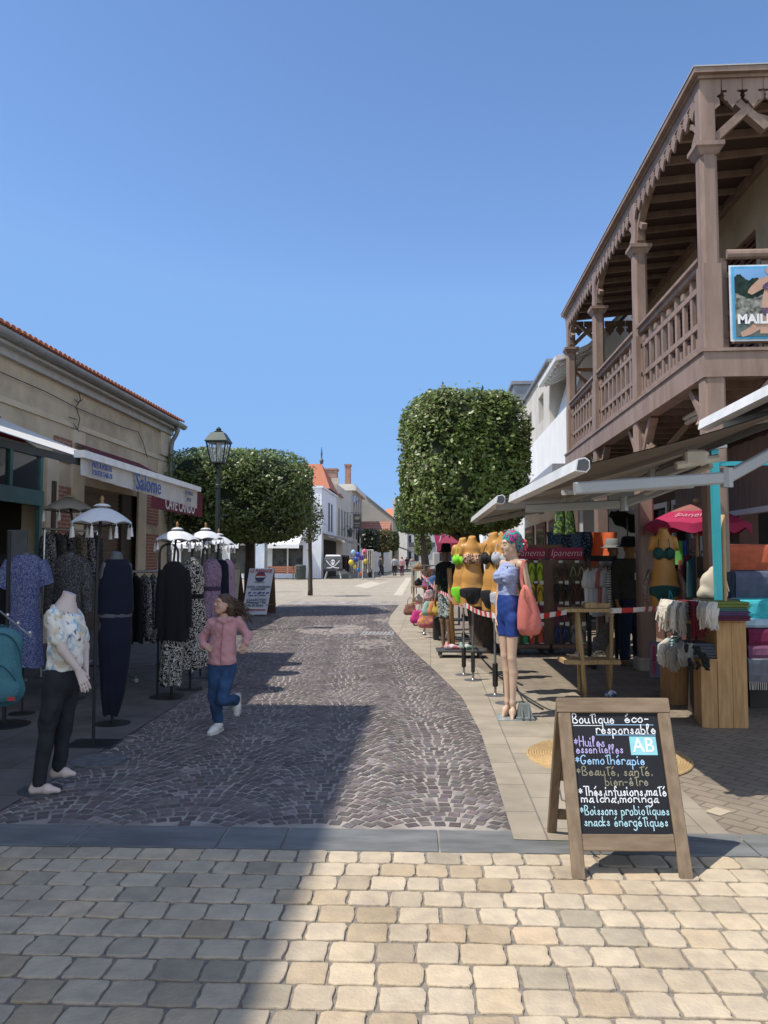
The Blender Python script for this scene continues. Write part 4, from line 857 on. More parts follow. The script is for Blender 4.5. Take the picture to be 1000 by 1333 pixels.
PAL = [(.075, .115, .035), (.09, .135, .04), (.11, .16, .048), (.055, .085, .028), (.13, .17, .06), (.095, .125, .052), (.14, .15, .08)]
PALd = [(.055, .08, .03), (.07, .10, .035), (.09, .12, .042), (.115, .14, .052), (.042, .06, .024)]
# right clipped tree
rb = G(629, 848); tp = PD(611, 692, 12.1)
cc_ = PD(603, 600, 12.25); zt, zb_ = PD(600, 511, 12).z, PD(600, 692, 12).z
hw = (PD(688, 600, 12).x - PD(518, 600, 12).x) / 2
yellow_green = lambda P: np.clip(1.15 - np.hypot((P[:, 0] - cc_.x - .35) / .75, (P[:, 2] - 2.75) / .95), 0, .85) * (np.random.default_rng(1).random(len(P)) < .6)  # yellower leaves in a patch right of the crown's centre
cm = crown((cc_.x - .01, cc_.y, (zt + zb_) / 2 + .0), (hw * .88, hw * .88, (zt - zb_) / 2), 28000, .038, 3, PAL, 5.0, .15, rad(18), jag=.055, yellow_green=yellow_green, taper=.03)
m1 = rb.lerp(tp, .5)
tree('clipped_tree', 'tree clipped into a tall green block above the bikini busts', rb, [rb, rb + Vector((-.01, 0, .18)), rb.lerp(tp, .5), tp, tp + Vector((-.03, .0, .7))], [.30, .215, .175, .15, .11],
     [(tp + Vector((0, 0, -.1)), tp + Vector((-.5, -.2, .8)), .09, .04), (tp, tp + Vector((.5, .1, .9)), .08, .04), (tp + Vector((0, 0, -.2)), tp + Vector((-.7, .3, .45)), .07, .03)], cm)
# big round clipped tree on the left
lb_ = CW(-3.76, 21.5, 0); lc = PD(306, 650, 21.5); zt, zb_ = PD(300, 590, 21.5).z, PD(300, 706, 21.5).z
cm = crown((lc.x, lc.y, (zt + zb_) / 2), (2.07, 2.0, (zt - zb_) / 2), 30000, .05, 5, PALd, 4.0, .17, .3, jag=.05, taper=.03,
           yellow_green=lambda P: np.clip((P[:, 2] - 3.4) / .8, 0, .45) * (np.random.default_rng(2).random(len(P)) < .5))  # yellower leaves towards the top of the crown
tree('clipped_tree', 'wide rounded clipped tree behind the street lamp', lb_, [lb_, lb_ + Vector((0, 0, .2)), lb_ + Vector((.02, 0, 1.9)), lb_ + Vector((0, 0, 2.8))], [.2, .15, .13, .1],
     [(lb_ + Vector((0, 0, 1.9)), lb_ + Vector((.8, 0, 2.6)), .09, .04), (lb_ + Vector((0, 0, 1.9)), lb_ + Vector((-.8, .2, 2.6)), .09, .04)], cm)
# thin young tree
tb_ = G(404, 775); D = 31; c = PD(403, 677, D); zt, zb_ = PD(403, 646, D).z, PD(403, 705, D).z
cm = crown((c.x, c.y, (zt + zb_) / 2), (.52, .5, (zt - zb_) / 2), 2600, .05, 8, [(.06, .08, .035), (.045, .06, .03), (.085, .10, .05), (.03, .045, .02)], 2.4, .8, 0, core=False, jag=.25)
tree('young_tree', 'slender young tree with a sparse crown standing on the plaza', tb_, [tb_, tb_ + Vector((0, 0, 1.0)), Vector((c.x + .02, c.y, zb_ + .3)), Vector((c.x, c.y, zt - .2))], [.105, .085, .07, .02], [(Vector((c.x, c.y, 2.4)), Vector((c.x + .3, c.y, 3.1)), .03, .01), (Vector((c.x, c.y, 2.3)), Vector((c.x - .3, c.y, 3.2)), .03, .01)], cm)
# second tree on the right, behind the first
b2 = CW(1.52, 27, 0); c = PD(542, 675, 27); z0, z1 = PD(540, 694, 27).z, PD(540, 640, 27).z
cm = crown((c.x, c.y, (z0 + z1) / 2), (.72, .8, (z1 - z0) / 2), 5000, .055, 11, [(.06, .10, .03), (.05, .08, .025), (.075, .115, .035)], 3.5, .22, .2)
tree('clipped_tree', 'smaller clipped tree behind the nearer right-hand one, mostly hidden', b2, [b2, b2 + Vector((0, 0, 1.2)), b2 + Vector((-.2, 0, 2.6))], [.13, .10, .07], [], cm)
# clipped hedge trees along the far left row
for px0, px1, py0, py1, D, pal, lab in ((471, 493, 689, 717, 63, [(.012, .016, .010), (.018, .024, .014)], 'dark clipped hedge tree, nearest in the far left row'), (487, 509, 690, 718, 74, [(.09, .07, .035), (.075, .065, .03), (.06, .06, .028)], 'brownish clipped hedge tree, middle of the far left row'), (506, 519, 692, 716, 86, [(.05, .07, .025), (.04, .055, .02)], 'green clipped hedge tree, farthest in the far left row'), (541, 560, 697, 722, 52, [(.06, .075, .03), (.075, .09, .035)], 'low clipped tree far away behind the bag racks')):
    a, b = PD(px0, py0, D), PD(px1, py1, D); cx, cy = (a.x + b.x) / 2, a.y; base = Vector((cx, cy, 0)); hw = (b.x - a.x) / 2
    cm = crown((cx, cy, (a.z + b.z) / 2), (hw, hw * 1.3, (a.z - b.z) / 2), 2600, .11, int(px0), pal, 4, .2, 0)
    tree('hedge_tree', lab, base, [base, base + Vector((0, 0, 1.0)), Vector((cx, cy, b.z + .2))], [.15, .13, .12], [], cm, group='clipped hedge trees down the street')
# ================================================================ bodies grown as one continuous surface
class Body:
    """distance field on a grid; blobs and tapered limbs are blended into one skin, then meshed"""
    def __init__(s, lo, hi, h):
        s.lo = np.array(lo, np.float32); s.h = h; n = np.ceil((np.array(hi) - s.lo) / h).astype(int) + 1; s.n = n
        s.ax = [s.lo[i] + np.arange(n[i], dtype=np.float32) * h for i in range(3)]; s.d = np.full(n, 9.0, np.float32)
    def _sl(s, lo, hi):
        r = []
        for i in range(3):
            a = max(0, int((lo[i] - s.lo[i]) / s.h)); b = min(s.n[i], int((hi[i] - s.lo[i]) / s.h) + 2)
            if b <= a: return None
            r.append(slice(a, b))
        return tuple(r)
    def _g(s, sl): return (s.ax[0][sl[0]][:, None, None], s.ax[1][sl[1]][None, :, None], s.ax[2][sl[2]][None, None, :])
    def _mix(s, sl, nd, k, sub=False):
        d = s.d[sl]
        if sub: h = np.clip(.5 - .5 * (d + nd) / k, 0, 1); s.d[sl] = d * (1 - h) - nd * h + k * h * (1 - h)
        else: h = np.clip(.5 + .5 * (d - nd) / k, 0, 1); s.d[sl] = d * (1 - h) + nd * h - k * h * (1 - h)
    def cone(s, a, b, ra, rb, k=.03, flat=None, sub=False):
        """tapered limb; flat=(axis, factor) squeezes it along an axis"""
        a = np.array(a, np.float32); b = np.array(b, np.float32); m = max(ra, rb) + k + 2 * s.h
        sl = s._sl(np.minimum(a, b) - m, np.maximum(a, b) + m)
        if sl is None: return s
        X, Y, Z = s._g(sl); P = [X - a[0], Y - a[1], Z - a[2]]; ba = b - a
        if flat is not None:
            n = np.array(flat[0], np.float32); n /= np.linalg.norm(n); fct = flat[1] - 1
            q = (P[0] * n[0] + P[1] * n[1] + P[2] * n[2]); 
            qb = float(ba @ n); P = [P[i] + n[i] * q * fct for i in range(3)]; ba = ba + n * qb * fct
        t = np.clip((P[0] * ba[0] + P[1] * ba[1] + P[2] * ba[2]) / max(1e-9, float(ba @ ba)), 0, 1)
        nd = np.sqrt((P[0] - t * ba[0]) ** 2 + (P[1] - t * ba[1]) ** 2 + (P[2] - t * ba[2]) ** 2) - (ra + (rb - ra) * t)
        s._mix(sl, nd, k, sub); return s
    def chain(s, pts, rs, k=.03, flat=None):
        for a, b, ra, rb in zip(pts, pts[1:], rs, rs[1:]): s.cone(a, b, ra, rb, k, flat)
        return s
    def ell(s, c, r, k=.03, B=None, sub=False):
        """ellipsoid; B = 3 rows of axes"""
        c = np.array(c, np.float32); r = np.array(r, np.float32); m = r.max() + k + 2 * s.h; sl = s._sl(c - m, c + m)
        if sl is None: return s
        X, Y, Z = s._g(sl); P = [X - c[0], Y - c[1], Z - c[2]]
        if B is not None: P = [P[0] * B[i][0] + P[1] * B[i][1] + P[2] * B[i][2] for i in range(3)]
        k0 = np.sqrt((P[0] / r[0]) ** 2 + (P[1] / r[1]) ** 2 + (P[2] / r[2]) ** 2) + 1e-6
        k1 = np.sqrt((P[0] / r[0] ** 2) ** 2 + (P[1] / r[1] ** 2) ** 2 + (P[2] / r[2] ** 2) ** 2) + 1e-6
        s._mix(sl, k0 * (k0 - 1) / k1, k, sub); return s
    def half(s, p, n):           # keep the side against n
        n = np.array(n, np.float32); n /= np.linalg.norm(n); X, Y, Z = s._g((slice(None),) * 3)
        s.d = np.maximum(s.d, (X - p[0]) * n[0] + (Y - p[1]) * n[1] + (Z - p[2]) * n[2]); return s
    def ripple(s, amp, fx=20, fy=20, fz=12, ph=0.0):
        X, Y, Z = s._g((slice(None),) * 3)
        s.d = s.d + amp * (np.sin(X * fx + 3 * np.sin(Z * fz * .5 + ph) + ph) * np.sin(Y * fy + ph * 2 + Z * fz) + .6 * np.sin(Z * fz * 2.3 + X * fx * .7 + ph) * np.sin(X * fx * 1.3 - Y * fy)); return s
    def copy(s):
        b = Body.__new__(Body); b.lo, b.h, b.n, b.ax = s.lo, s.h, s.n, s.ax; b.d = s.d.copy(); return b
    def grow(s, r): s.d = s.d - r; return s
    def minus(s, o, e=0.0): s.d = np.maximum(s.d, -(o.d - e)); return s
    def mesh(s, name, mats, part=None):
        """surface nets; part(V)->material index per face centre"""
        d = np.pad(s.d, 1, constant_values=1.0); n = np.array(d.shape); ins = d < 0
        c = np.zeros(n - 1, np.int8)
        offs = [(i, j, k) for i in (0, 1) for j in (0, 1) for k in (0, 1)]
        sl = lambda o: tuple(slice(o[i], n[i] - 1 + o[i]) for i in range(3))
        for o in offs: c += ins[sl(o)]
        cells = np.argwhere((c > 0) & (c < 8)); idx = -np.ones(n - 1, np.int64); idx[tuple(cells.T)] = np.arange(len(cells))
        acc = np.zeros((len(cells), 3)); cnt = np.zeros(len(cells))
        for o in offs:
            for ax in range(3):
                if o[ax]: continue
                o2 = list(o); o2[ax] = 1; a = d[tuple((cells + o).T)]; b = d[tuple((cells + o2).T)]; m = (a < 0) != (b < 0)
                t = a[m] / (a[m] - b[m]); p = np.tile(np.array(o, float), (m.sum(), 1)); p[:, ax] += t; acc[m] += p; cnt[m] += 1
        V = (cells + acc / cnt[:, None] - 1) * s.h + s.lo
        Q = []
        for ax in range(3):
            u, v = (ax + 1) % 3, (ax + 2) % 3
            A = ins[tuple(slice(0, n[i] - 1) if i == ax else slice(1, n[i] - 1) for i in range(3))]; B = ins[tuple(slice(1, n[i]) if i == ax else slice(1, n[i] - 1) for i in range(3))]
            e = np.argwhere(A != B); flip = A[tuple(e.T)]
            p = e.copy(); 
            for i in range(3):
                if i != ax: p[:, i] += 1
            def at(du, dv): q = p.copy(); q[:, u] -= du; q[:, v] -= dv; return idx[tuple(q.T)]
            q = np.stack([at(1, 1), at(0, 1), at(0, 0), at(1, 0)], 1); q[~flip] = q[~flip][:, ::-1]; Q.append(q)
        Q = np.concatenate(Q)
        me = bpy.data.meshes.new(name); me.from_pydata(V.tolist(), [], Q.tolist()); me.update()
        for m in (mats if isinstance(mats, (list, tuple)) else [mats]): me.materials.append(m)
        me.polygons.foreach_set('use_smooth', [True] * len(Q))
        if part is not None: me.polygons.foreach_set('material_index', part(V[Q].mean(1)).astype(np.int32))
        return me
def nv(v): v = np.array(v, float); return v / np.linalg.norm(v)
def hand(B, wrist, d, palm_n, thumb, s=1.0, curl=.5, k=.004):
    """palm, four fingers of unequal length with two bends, thumb leaving the side of the palm; d=direction, palm_n=the way the palm faces"""
    w_ = np.array(wrist, float); d = nv(d); n = nv(np.array(palm_n) - d * np.dot(palm_n, d)); x = np.cross(d, n) * (1 if thumb > 0 else -1)   # x points to the thumb side
    kn = w_ + d * .085 * s
    B.cone(w_, w_ + d * .03 * s, .021 * s, .024 * s, .012, (n, 1.5))
    for q in (-.026, -.009, .009, .026): B.cone(w_ + d * .015 * s + x * q * .6 * s, kn + x * q * s, .016 * s, .0115 * s, .010, (n, 1.15))
    for q, L in ((.030, .070), (.010, .080), (-.010, .075), (-.029, .058)):
        p0 = kn + x * q * s; c = curl * (1 + (.03 - q) * 6); p = p0; a = .25 * c
        for sg, f in ((.45, .45), (.32, 1.0), (.23, 1.6)):
            a2 = c * f; dr = d * math.cos(a2) + n * math.sin(a2); p2 = p + dr * L * sg * s + x * q * .06 * s; B.cone(p, p2, .0088 * s, .0078 * s, k); p = p2
    t0 = w_ + d * .028 * s + x * .022 * s; t1 = t0 + (d * .7 + x * .65 + n * .35) * .040 * s; t2 = t1 + (d * .92 + x * .15 + n * .35) * .034 * s
    B.chain([t0, t1, t2], [.0135 * s, .0105 * s, .0085 * s], .008)
def head(B, c, fwd, up, s=1.0, child=False):
    """skull, face, jaw, nose, lips, brow, ears, eye sockets around centre c; returns basis"""
    f = nv(fwd); u = nv(np.array(up) - f * np.dot(up, f)); r = np.cross(f, u); c = np.array(c, float); P = lambda x, y, z: c + (r * x + f * y + u * z) * s
    A = [r, f, u]
    B.ell(P(0, -.012, .028), np.array([.073, .092, .078]) * s, .03, A)
    B.ell(P(0, .035, -.022), np.array([.056, .055, .078]) * s, .03, A)
    B.ell(P(0, .052, -.078), np.array([.028, .027, .022]) * s, .03, A)
    B.cone(P(-.042, .01, -.05), P(-.012, .058, -.085), .024 * s, .02 * s, .025); B.cone(P(.042, .01, -.05), P(.012, .058, -.085), .024 * s, .02 * s, .025)
    B.ell(P(0, .078, .030), np.array([.048, .016, .014]) * s, .02, A)
    for e in (-1, 1):
        B.ell(P(e * .031, .088, .006), np.array([.018, .013, .011]) * s, .012, A, sub=True)
        B.ell(P(e * .031, .074, .005), np.array([.0135, .0125, .0125]) * s, .004, A)
        B.ell(P(e * .036, .062, -.028), np.array([.022, .02, .02]) * s, .02, A)
        B.ell(P(e * .072, -.008, -.002), np.array([.008, .017, .029]) * s, .008, A)
    nl = .9 if child else 1.0
    B.cone(P(0, .086, .016), P(0, .105 * (nl * .03 + .97), -.018), .0075 * s, .0125 * s, .012); B.ell(P(0, .093, -.026), np.array([.016, .012, .008]) * s, .008, A)
    B.ell(P(0, .089, -.050), np.array([.021, .010, .0062]) * s, .006, A); B.ell(P(0, .086, -.060), np.array([.018, .011, .0068]) * s, .006, A)
    return c, r, f, u, s
def face_part(hd):
    """face centres -> 0 skin, 1 lips, 2 brows and lashes"""
    c, r, f, u, s = hd
    def fn(C):
        q = (C - c) / s; x, y, z = q @ r, q @ f, q @ u; o = np.zeros(len(C), int)
        o[(y > .078) & (np.abs(x) < .021) & (z < -.045) & (z > -.066)] = 1
        br = (y > .062) & (np.abs(np.abs(x) - .032) < .017) & (np.abs(z - (.027 - 4 * (np.abs(x) - .032) ** 2 * 8)) < .003)
        ls = (y > .058) & (np.abs(np.abs(x) - .031) < .0145) & (np.abs(z - (-.0035 + (np.abs(x) - .031) ** 2 * 9)) < .0026)
        o[br | ls] = 2; return o
    return fn
m_skin = mat('child_skin', (.50, .30, .215), .55, (.46, .265, .19), 14, .05, 60, spec=.35)
m_lip = mat('lips', (.44, .21, .17), .5)
m_lash = mat('brow_brown', (.15, .09, .06), .8)
m_mann = mat('mannequin_skin', (.56, .39, .28), .42, (.54, .375, .27), 5, spec=.4)
m_mpale = mat('mannequin_pale', (.56, .45, .40), .5, (.54, .435, .385), 5, spec=.35)
m_gold = mat('golden_bust', (.50, .255, .065), .42, (.47, .235, .06), 4, spec=.45)
m_gform = mat('grey_dress_form', (.10, .10, .105), .5, (.085, .085, .09), 5)
m_dmann = mat('brown_mannequin', (.19, .115, .07), .45, (.17, .10, .06), 5)
# ================================================================ running girl (camera-aligned local axes: x right, y away, z up)
gb = G(282, 954); gp = T('person', 'girl in a pink zip jacket and jeans running with blown hair', 'person', (gb.x, gb.y, 0), YAW)
S = .00126; J = lambda zx, zy, y=0.0: np.array([(zx - 280) * S, y, (1203 - zy) * S])
gp.scale = (.94,) * 3; Hd = J(322, 272, -.01); fw = nv((-.80, -.60, .16)); upv = nv((.10, .06, 1))
shL, shR = J(238, 418, .01), J(424, 408, .02); elL, elR = J(158, 522, .06), J(496, 503, .06); wrL, wrR = J(186, 568, -.06), J(489, 548, -.055)
neck = J(330, 372, .01); ctr = J(322, 560, .0); hipc = J(308, 720, 0)
hL, hR = J(272, 735, 0), J(360, 735, 0); kL, kR = J(266, 945, -.03), J(330, 955, -.09); aL, aR = J(290, 1118, .02), J(404, 985, .12)
B = Body((-.26, -.26, -.005), (.36, .33, 1.30), .0062)
hd = head(B, Hd, fw, upv, .86, True)
B.cone(Hd + np.array([.0, .02, -.06]), neck + np.array([0, 0, -.03]), .036, .042, .03)
B.chain([neck + np.array([0, 0, -.04]), J(324, 470), J(316, 600), hipc], [.070, .092, .084, .094], .05, ((0, 1, 0), 1.35))
for a, b, c in ((shL, elL, wrL), (shR, elR, wrR)): B.chain([a, b, c], [.038, .030, .021], .014)
B.cone(shL, shR, .036, .036, .04)
B.chain([hL, kL, aL], [.066, .044, .032], .016); B.chain([hR, kR, aR], [.066, .044, .032], .016)
hand(B, wrL, (.88, -.2, -.32), (.1, .9, -.3), 1, .70, .55); hand(B, wrR, (-.12, -.25, -.95), (-.5, .85, 0), -1, .70, .5)
obj('body', B.mesh('body', [m_skin, m_lip, m_lash], face_part(hd)), None, gp)
# jacket: looser torso and sleeves, hood roll, zip
K = Body((-.30, -.28, .50), (.38, .30, 1.12), .0075); e = .0
K.chain([neck + np.array([0, 0, -.06]), J(326, 460), J(318, 580), J(314, 680)], [.066, .108, .114, .128], .05, ((0, 1, 0), 1.30))
for a, b, c in ((shL, elL, wrL), (shR, elR, wrR)):
    w2 = b + (c - b) * .88; K.chain([a, b, w2], [.048, .043, .036], .016); K.cone(w2, b + (c - b) * .97, .034, .031, .008)
K.cone(shL, shR, .044, .044, .04); K.ripple(.0058, 46, 40, 34, 1.0); K.half((0, 0, (1203 - 708) * S), (0, 0, -1))
K.chain([J(262, 392, .04), J(300, 384, -.045), J(335, 398, -.065), J(372, 382, -.045), J(398, 382, .05)], [.022, .026, .018, .026, .024], .015)
K.chain([J(275, 392, .07), J(330, 385, .10), J(392, 386, .07)], [.035, .042, .035], .02)
K.half(tuple(neck + np.array([0, -.02, .0])), (0, -.15, 1)) if False else None
m_pink = mat('pink_jersey', (.50, .255, .26), .9, (.44, .215, .22), 8, .25, 90, sheen=.2)
jk = obj('jacket', K.mesh('jacket', m_pink), None, gp)
g = MB(); 
def front(zx, zy, off=0): return None
zs = [(332, 412), (330, 470), (326, 530), (322, 590), (320, 650), (319, 702)]
g.tube([J(a, b, -(.075 + .018 * math.sin((b - 400) / 300 * 3.0)) - .0155) for a, b in zs], .0042, 5); obj('zip', g, mat('zip_rose', (.40, .13, .14), .5), jk, world=False)
# jeans
K = Body((-.2, -.25, .05), (.3, .3, .66), .0075)
K.chain([J(316, 715), J(310, 740)], [.104, .108], .03, ((0, 1, 0), 1.4))
K.chain([hL, kL, aL + (kL - aL) * .05], [.080, .056, .047], .016); K.chain([hR, kR, kR + (aR - kR) * .90], [.080, .056, .048], .016); K.ripple(.005, 36, 40, 26, 2.2); K.half((0, 0, (1203 - 702) * S), (0, 0, 1))
m_jean = mat('denim', (.030, .075, .165), .9, (.015, .035, .085), 7, .3, 120, det=6); obj('jeans', K.mesh('jeans', m_jean), None, gp)
# shoes
m_shoe = mat('white_trainers', (.66, .64, .60), .6, (.58, .56, .52), 10)
def shoe(a, toe, up, s=1.0):
    a, toe = np.array(a), np.array(toe); d = nv(toe - a); K = Body(np.minimum(a, toe) - .11, np.maximum(a, toe) + .11, .006); L = np.linalg.norm(toe - a)
    u = nv(np.array(up) - d * np.dot(up, d)); sd = np.cross(d, u)
    K.chain([a - d * .03 + u * .012, a + d * L * .45 + u * .004, a + d * L * .95 - u * .004], [.032, .034, .027], .03, (u, 1.05)); K.cone(a + u * .02, a + u * .05 - d * .01, .032, .030, .02)
    K.half(tuple(a - u * .026), tuple(-u)); so_ = obj('shoe', K.mesh('shoe', m_shoe), None, gp)
    g = MB(); pts = [(-.06, .02), (-.045, .034), (0, .035), (L * .5, .04), (L * .9, .036), (L + .02, .018), (L + .022, -.018), (L * .9, -.036), (L * .5, -.037), (0, -.034), (-.045, -.033), (-.06, -.02)]
    g.prism([tuple(a + d * x + sd * y - u * .036) for x, y in pts], tuple(u * .018)); obj('sole', g, mat('shoe_sole', (.55, .53, .48), .7), so_, world=False)
    g = MB()
    for t in (.34, .50, .66): g.tube([tuple(a + d * L * t + sd * q * .03 + u * (.030 - .35 * q * q * .03 - t * .006)) for q in (-1, -.5, 0, .5, 1)], .0055, 5)
    obj('straps', g, m_shoe, so_, world=False)
shoe(J(288, 1168, .01), J(248, 1182, -.10), (0, 0, 1)); shoe(J(403, 985, .13), J(404, 1090, .125), (-.15, -1, 0))
# hair: cap following the skull, long locks blown to the viewer's right
c, r, f, u, s = hd; P = lambda x, y, z: np.array(c) + (r * x + f * y + u * z) * s
K = Body(tuple(np.array(c) - .2), tuple(np.array(c) + .2), .006); A = [r, f, u]
K.ell(P(0, -.018, .034), np.array([.083, .098, .085]) * s, .01, A); K.chain([P(-.05, -.06, -.02), P(-.04, -.075, -.09)], [.05 * s, .035 * s], .03); K.chain([P(.05, -.06, -.02), P(.03, -.07, -.09)], [.05 * s, .035 * s], .03)
Kc = Body(tuple(np.array(c) - .2), tuple(np.array(c) + .2), .006); Kc.ell(P(0, .085, -.035), np.array([.064, .075, .098]) * s, .01, A); Kc.ell(P(.07, .03, -.03), np.array([.03, .045, .05]) * s, .01, A); Kc.ell(P(-.07, .03, -.03), np.array([.03, .045, .05]) * s, .01, A); K.minus(Kc)
m_hair = mat('brown_hair', (.10, .058, .034), .55, (.045, .026, .017), 40, .4, 120, stretch=(4, 4, 1))
ha = obj('hair', K.mesh('hair', m_hair), None, gp); g = MB(); rr = random.Random(4)
for k in range(130):
    t = rr.random(); a0 = rr.uniform(-1, 1); st = P(rr.uniform(-.075, .08), rr.uniform(-.10, .02), rr.uniform(-.05, .09) if rr.random() < .6 else rr.uniform(-.09, 0))
    en = J(rr.uniform(420, 525), 268 + rr.random() ** .8 * 155, rr.uniform(-.02, .16)) if k < 95 else J(rr.uniform(262, 440), rr.uniform(350, 410), rr.uniform(.01, .1))
    m_ = (st + en) / 2 + np.array([rr.uniform(-.01, .015), rr.uniform(-.02, .02), .025 + rr.uniform(-.01, .03)])
    pts = [(1 - q) ** 2 * st + 2 * q * (1 - q) * m_ + q * q * en for q in [i / 6 for i in range(7)]]
    r0 = rr.uniform(.0045, .0095); g.tube([tuple(p + np.array([0, 0, .006 * math.sin(i * 1.7 + k)])) for i, p in enumerate(pts)], [r0 * (1 - .13 * i) for i in range(7)], 4)
for k in range(80):
    a = rr.uniform(-1, 1); q = [P(.062 * a, .075 - .05 * abs(a), .088 - .03 * abs(a)), P(.088 * a, .0, .115 - .06 * abs(a)), P(.092 * a, -.07, .07 - .05 * abs(a)), P(.08 * a + rr.uniform(-.01, .01), -.118, -.01 - .04 * abs(a)), P(.06 * a, -.125, -.08 + rr.uniform(-.03, .02))]; g.tube([tuple(x) for x in q], [.004, .006, .006, .005, .002], 4)
obj('locks', g, m_hair, ha, smooth=True, world=False)
# ================================================================ mannequin with tie-dye shirt (front left), faces right
mb_ = G(60, 1030); S2 = .00120; gm = T('mannequin', 'headless mannequin in tie-dye T-shirt and charcoal cargo trousers', 'mannequin', (mb_.x, mb_.y, 0), YAW)
gm.scale = (.84, .84, .965)
J = lambda zx, zy, y=0.0: np.array([(zx - 252) * S2, y, (1238 - zy) * S2])
nk, nb_ = J(372, 150, 0), J(348, 228, 0); shn, shf = J(318, 275, -.145), J(352, 275, .145)
eln, wrn = J(400, 440, -.185), J(492, 556, -.15); elf, wrf = J(420, 450, .17), J(455, 572, .10)
hpn, hpf = J(330, 620, -.075), J(350, 620, .08); knn, knf = J(285, 855, -.085), J(330, 850, .085); ann, anf = J(232, 1165, -.09), J(292, 1115, .10)
B = Body((-.16, -.28, -.004), (.42, .28, 1.34), .0068)
B.cone(J(376, 128, 0), nb_, .050, .056, .02); B.cone(nb_, J(345, 260, 0), .06, .075, .04)
B.half(tuple(J(374, 138, 0)), (.35, 0, 1))
B.chain([J(345, 270), J(362, 380), J(350, 500), J(345, 590)], [.105, .125, .105, .115], .06, ((1, 0, 0), 1.15)); B.cone(shn, shf, .055, .055, .05)
for a, b, c_ in ((shn, eln, wrn), (shf, elf, wrf)): B.chain([a, b, c_], [.048, .038, .025], .014)
hand(B, wrn, (.42, .12, -.92), (-.5, .75, -.3), 1, .98, .3); hand(B, wrf, (.02, -.12, -1), (-.5, -.75, 0), -1, .95, .3)
for h_, k_, a_, t_ in ((hpn, knn, ann, J(370, 1218, -.10)), (hpf, knf, anf, J(398, 1178, .10))):
    B.chain([h_, k_, a_], [.084, .050, .034], .015); hl_ = a_ + np.array([-.035, 0, -.055]); t_ = t_.copy(); t_[2] = hl_[2] - .002
    B.chain([a_, hl_], [.034, .029], .02); B.chain([hl_, hl_ * .45 + t_ * .55 + np.array([0, 0, .008]), t_], [.028, .031, .015], .02, ((0, 1, 0), .9))
obj('body', B.mesh('body', m_mpale), None, gm)
K = Body((-.16, -.32, .72), (.36, .32, 1.24), .0078)
K.chain([J(347, 262), J(362, 370), J(356, 480), J(352, 545)], [.118, .134, .122, .134], .06, ((1, 0, 0), 1.06)); K.cone(shn, shf, .064, .064, .05); K.cone(nb_, J(347, 262), .066, .08, .04)
K.cone(shn, shn + (eln - shn) * .66, .056, .064, .03); K.cone(shf, shf + (elf - shf) * .66, .056, .064, .03); K.ripple(.008, 34, 30, 26, .6)
K.half(tuple(J(350, 572)), (.12, 0, -1)); K.half(tuple(nb_ + np.array([0, 0, .004])), (.38, 0, 1)); K.half(tuple(shn + (eln - shn) * .66), tuple(eln - shn))if False else None
if True:
    m_, t_, b_ = _nodes('tie_dye'); L = t_.links.new; tc = t_.nodes.new('ShaderNodeTexCoord'); b_.inputs['Roughness'].default_value = .9
    def layer(prev, col, sc, thr, seed):
        mp = t_.nodes.new('ShaderNodeMapping'); mp.inputs['Location'].default_value = (seed, seed * .7, seed * 1.3); L(tc.outputs['Object'], mp.inputs[0])
        n = t_.nodes.new('ShaderNodeTexNoise'); n.inputs['Scale'].default_value = sc; n.inputs['Detail'].default_value = 3; n.inputs['Distortion'].default_value = .8; L(mp.outputs[0], n.inputs['Vector'])
        rp = t_.nodes.new('ShaderNodeValToRGB'); rp.color_ramp.elements[0].position = thr; rp.color_ramp.elements[1].position = thr + .1; L(n.outputs[0], rp.inputs[0])
        mx = t_.nodes.new('ShaderNodeMix'); mx.data_type = 'RGBA'; L(rp.outputs[0], mx.inputs[0])
        if isinstance(prev, tuple): mx.inputs[6].default_value = _rgb(prev)
        else: L(prev, mx.inputs[6])
        mx.inputs[7].default_value = _rgb(col); return mx.outputs[2]
    o_ = layer((.72, .69, .62), (.56, .47, .33), 12, .52, 3.1); o_ = layer(o_, (.20, .42, .58), 15, .57, 7.7); o_ = layer(o_, (.03, .05, .20), 19, .62, 1.9); L(o_, b_.inputs['Base Color'])
obj('shirt', K.mesh('shirt', m_), None, gm)
K = Body((-.18, -.24, .06), (.32, .26, .86), .0078)
K.chain([J(350, 560), J(342, 620)], [.125, .13], .05, ((1, 0, 0), 1.02))
K.chain([hpn, knn, ann + np.array([.005, 0, -.005])], [.098, .064, .048], .02); K.chain([hpf, knf, anf + np.array([.005, 0, -.005])], [.098, .066, .050], .02)
K.cone(J(318, 760, -.155), J(300, 800, -.15), .05, .05, .03, ((0, 1, 0), 2.2)); K.ripple(.006, 26, 24, 15, 1.4); K.half(tuple(J(350, 555)), (0, 0, 1))
m_cargo = mat('charcoal_twill', (.021, .022, .026), .95, (.015, .016, .02), 9, .25, 80)
tr_ = obj('trousers', K.mesh('trousers', m_cargo), None, gm)
g = MB(); g.box((J(290, 0)[0], -.212, J(0, 828)[2]), (J(372, 0)[0], -.19, J(0, 750)[2]), .008); obj('cargo_pocket', g, m_cargo, tr_, world=False) if False else None
g = MB(); g.lathe([(.001, 0), (.16, 0), (.16, .014), (.001, .018)], (J(215, 0)[0], .0, 0), 28); g.tube([(J(236, 0)[0], 0, .01), (J(236, 0)[0], 0, .22)], .01, 8); obj('base', g, m_metal_d, gm, world=False)
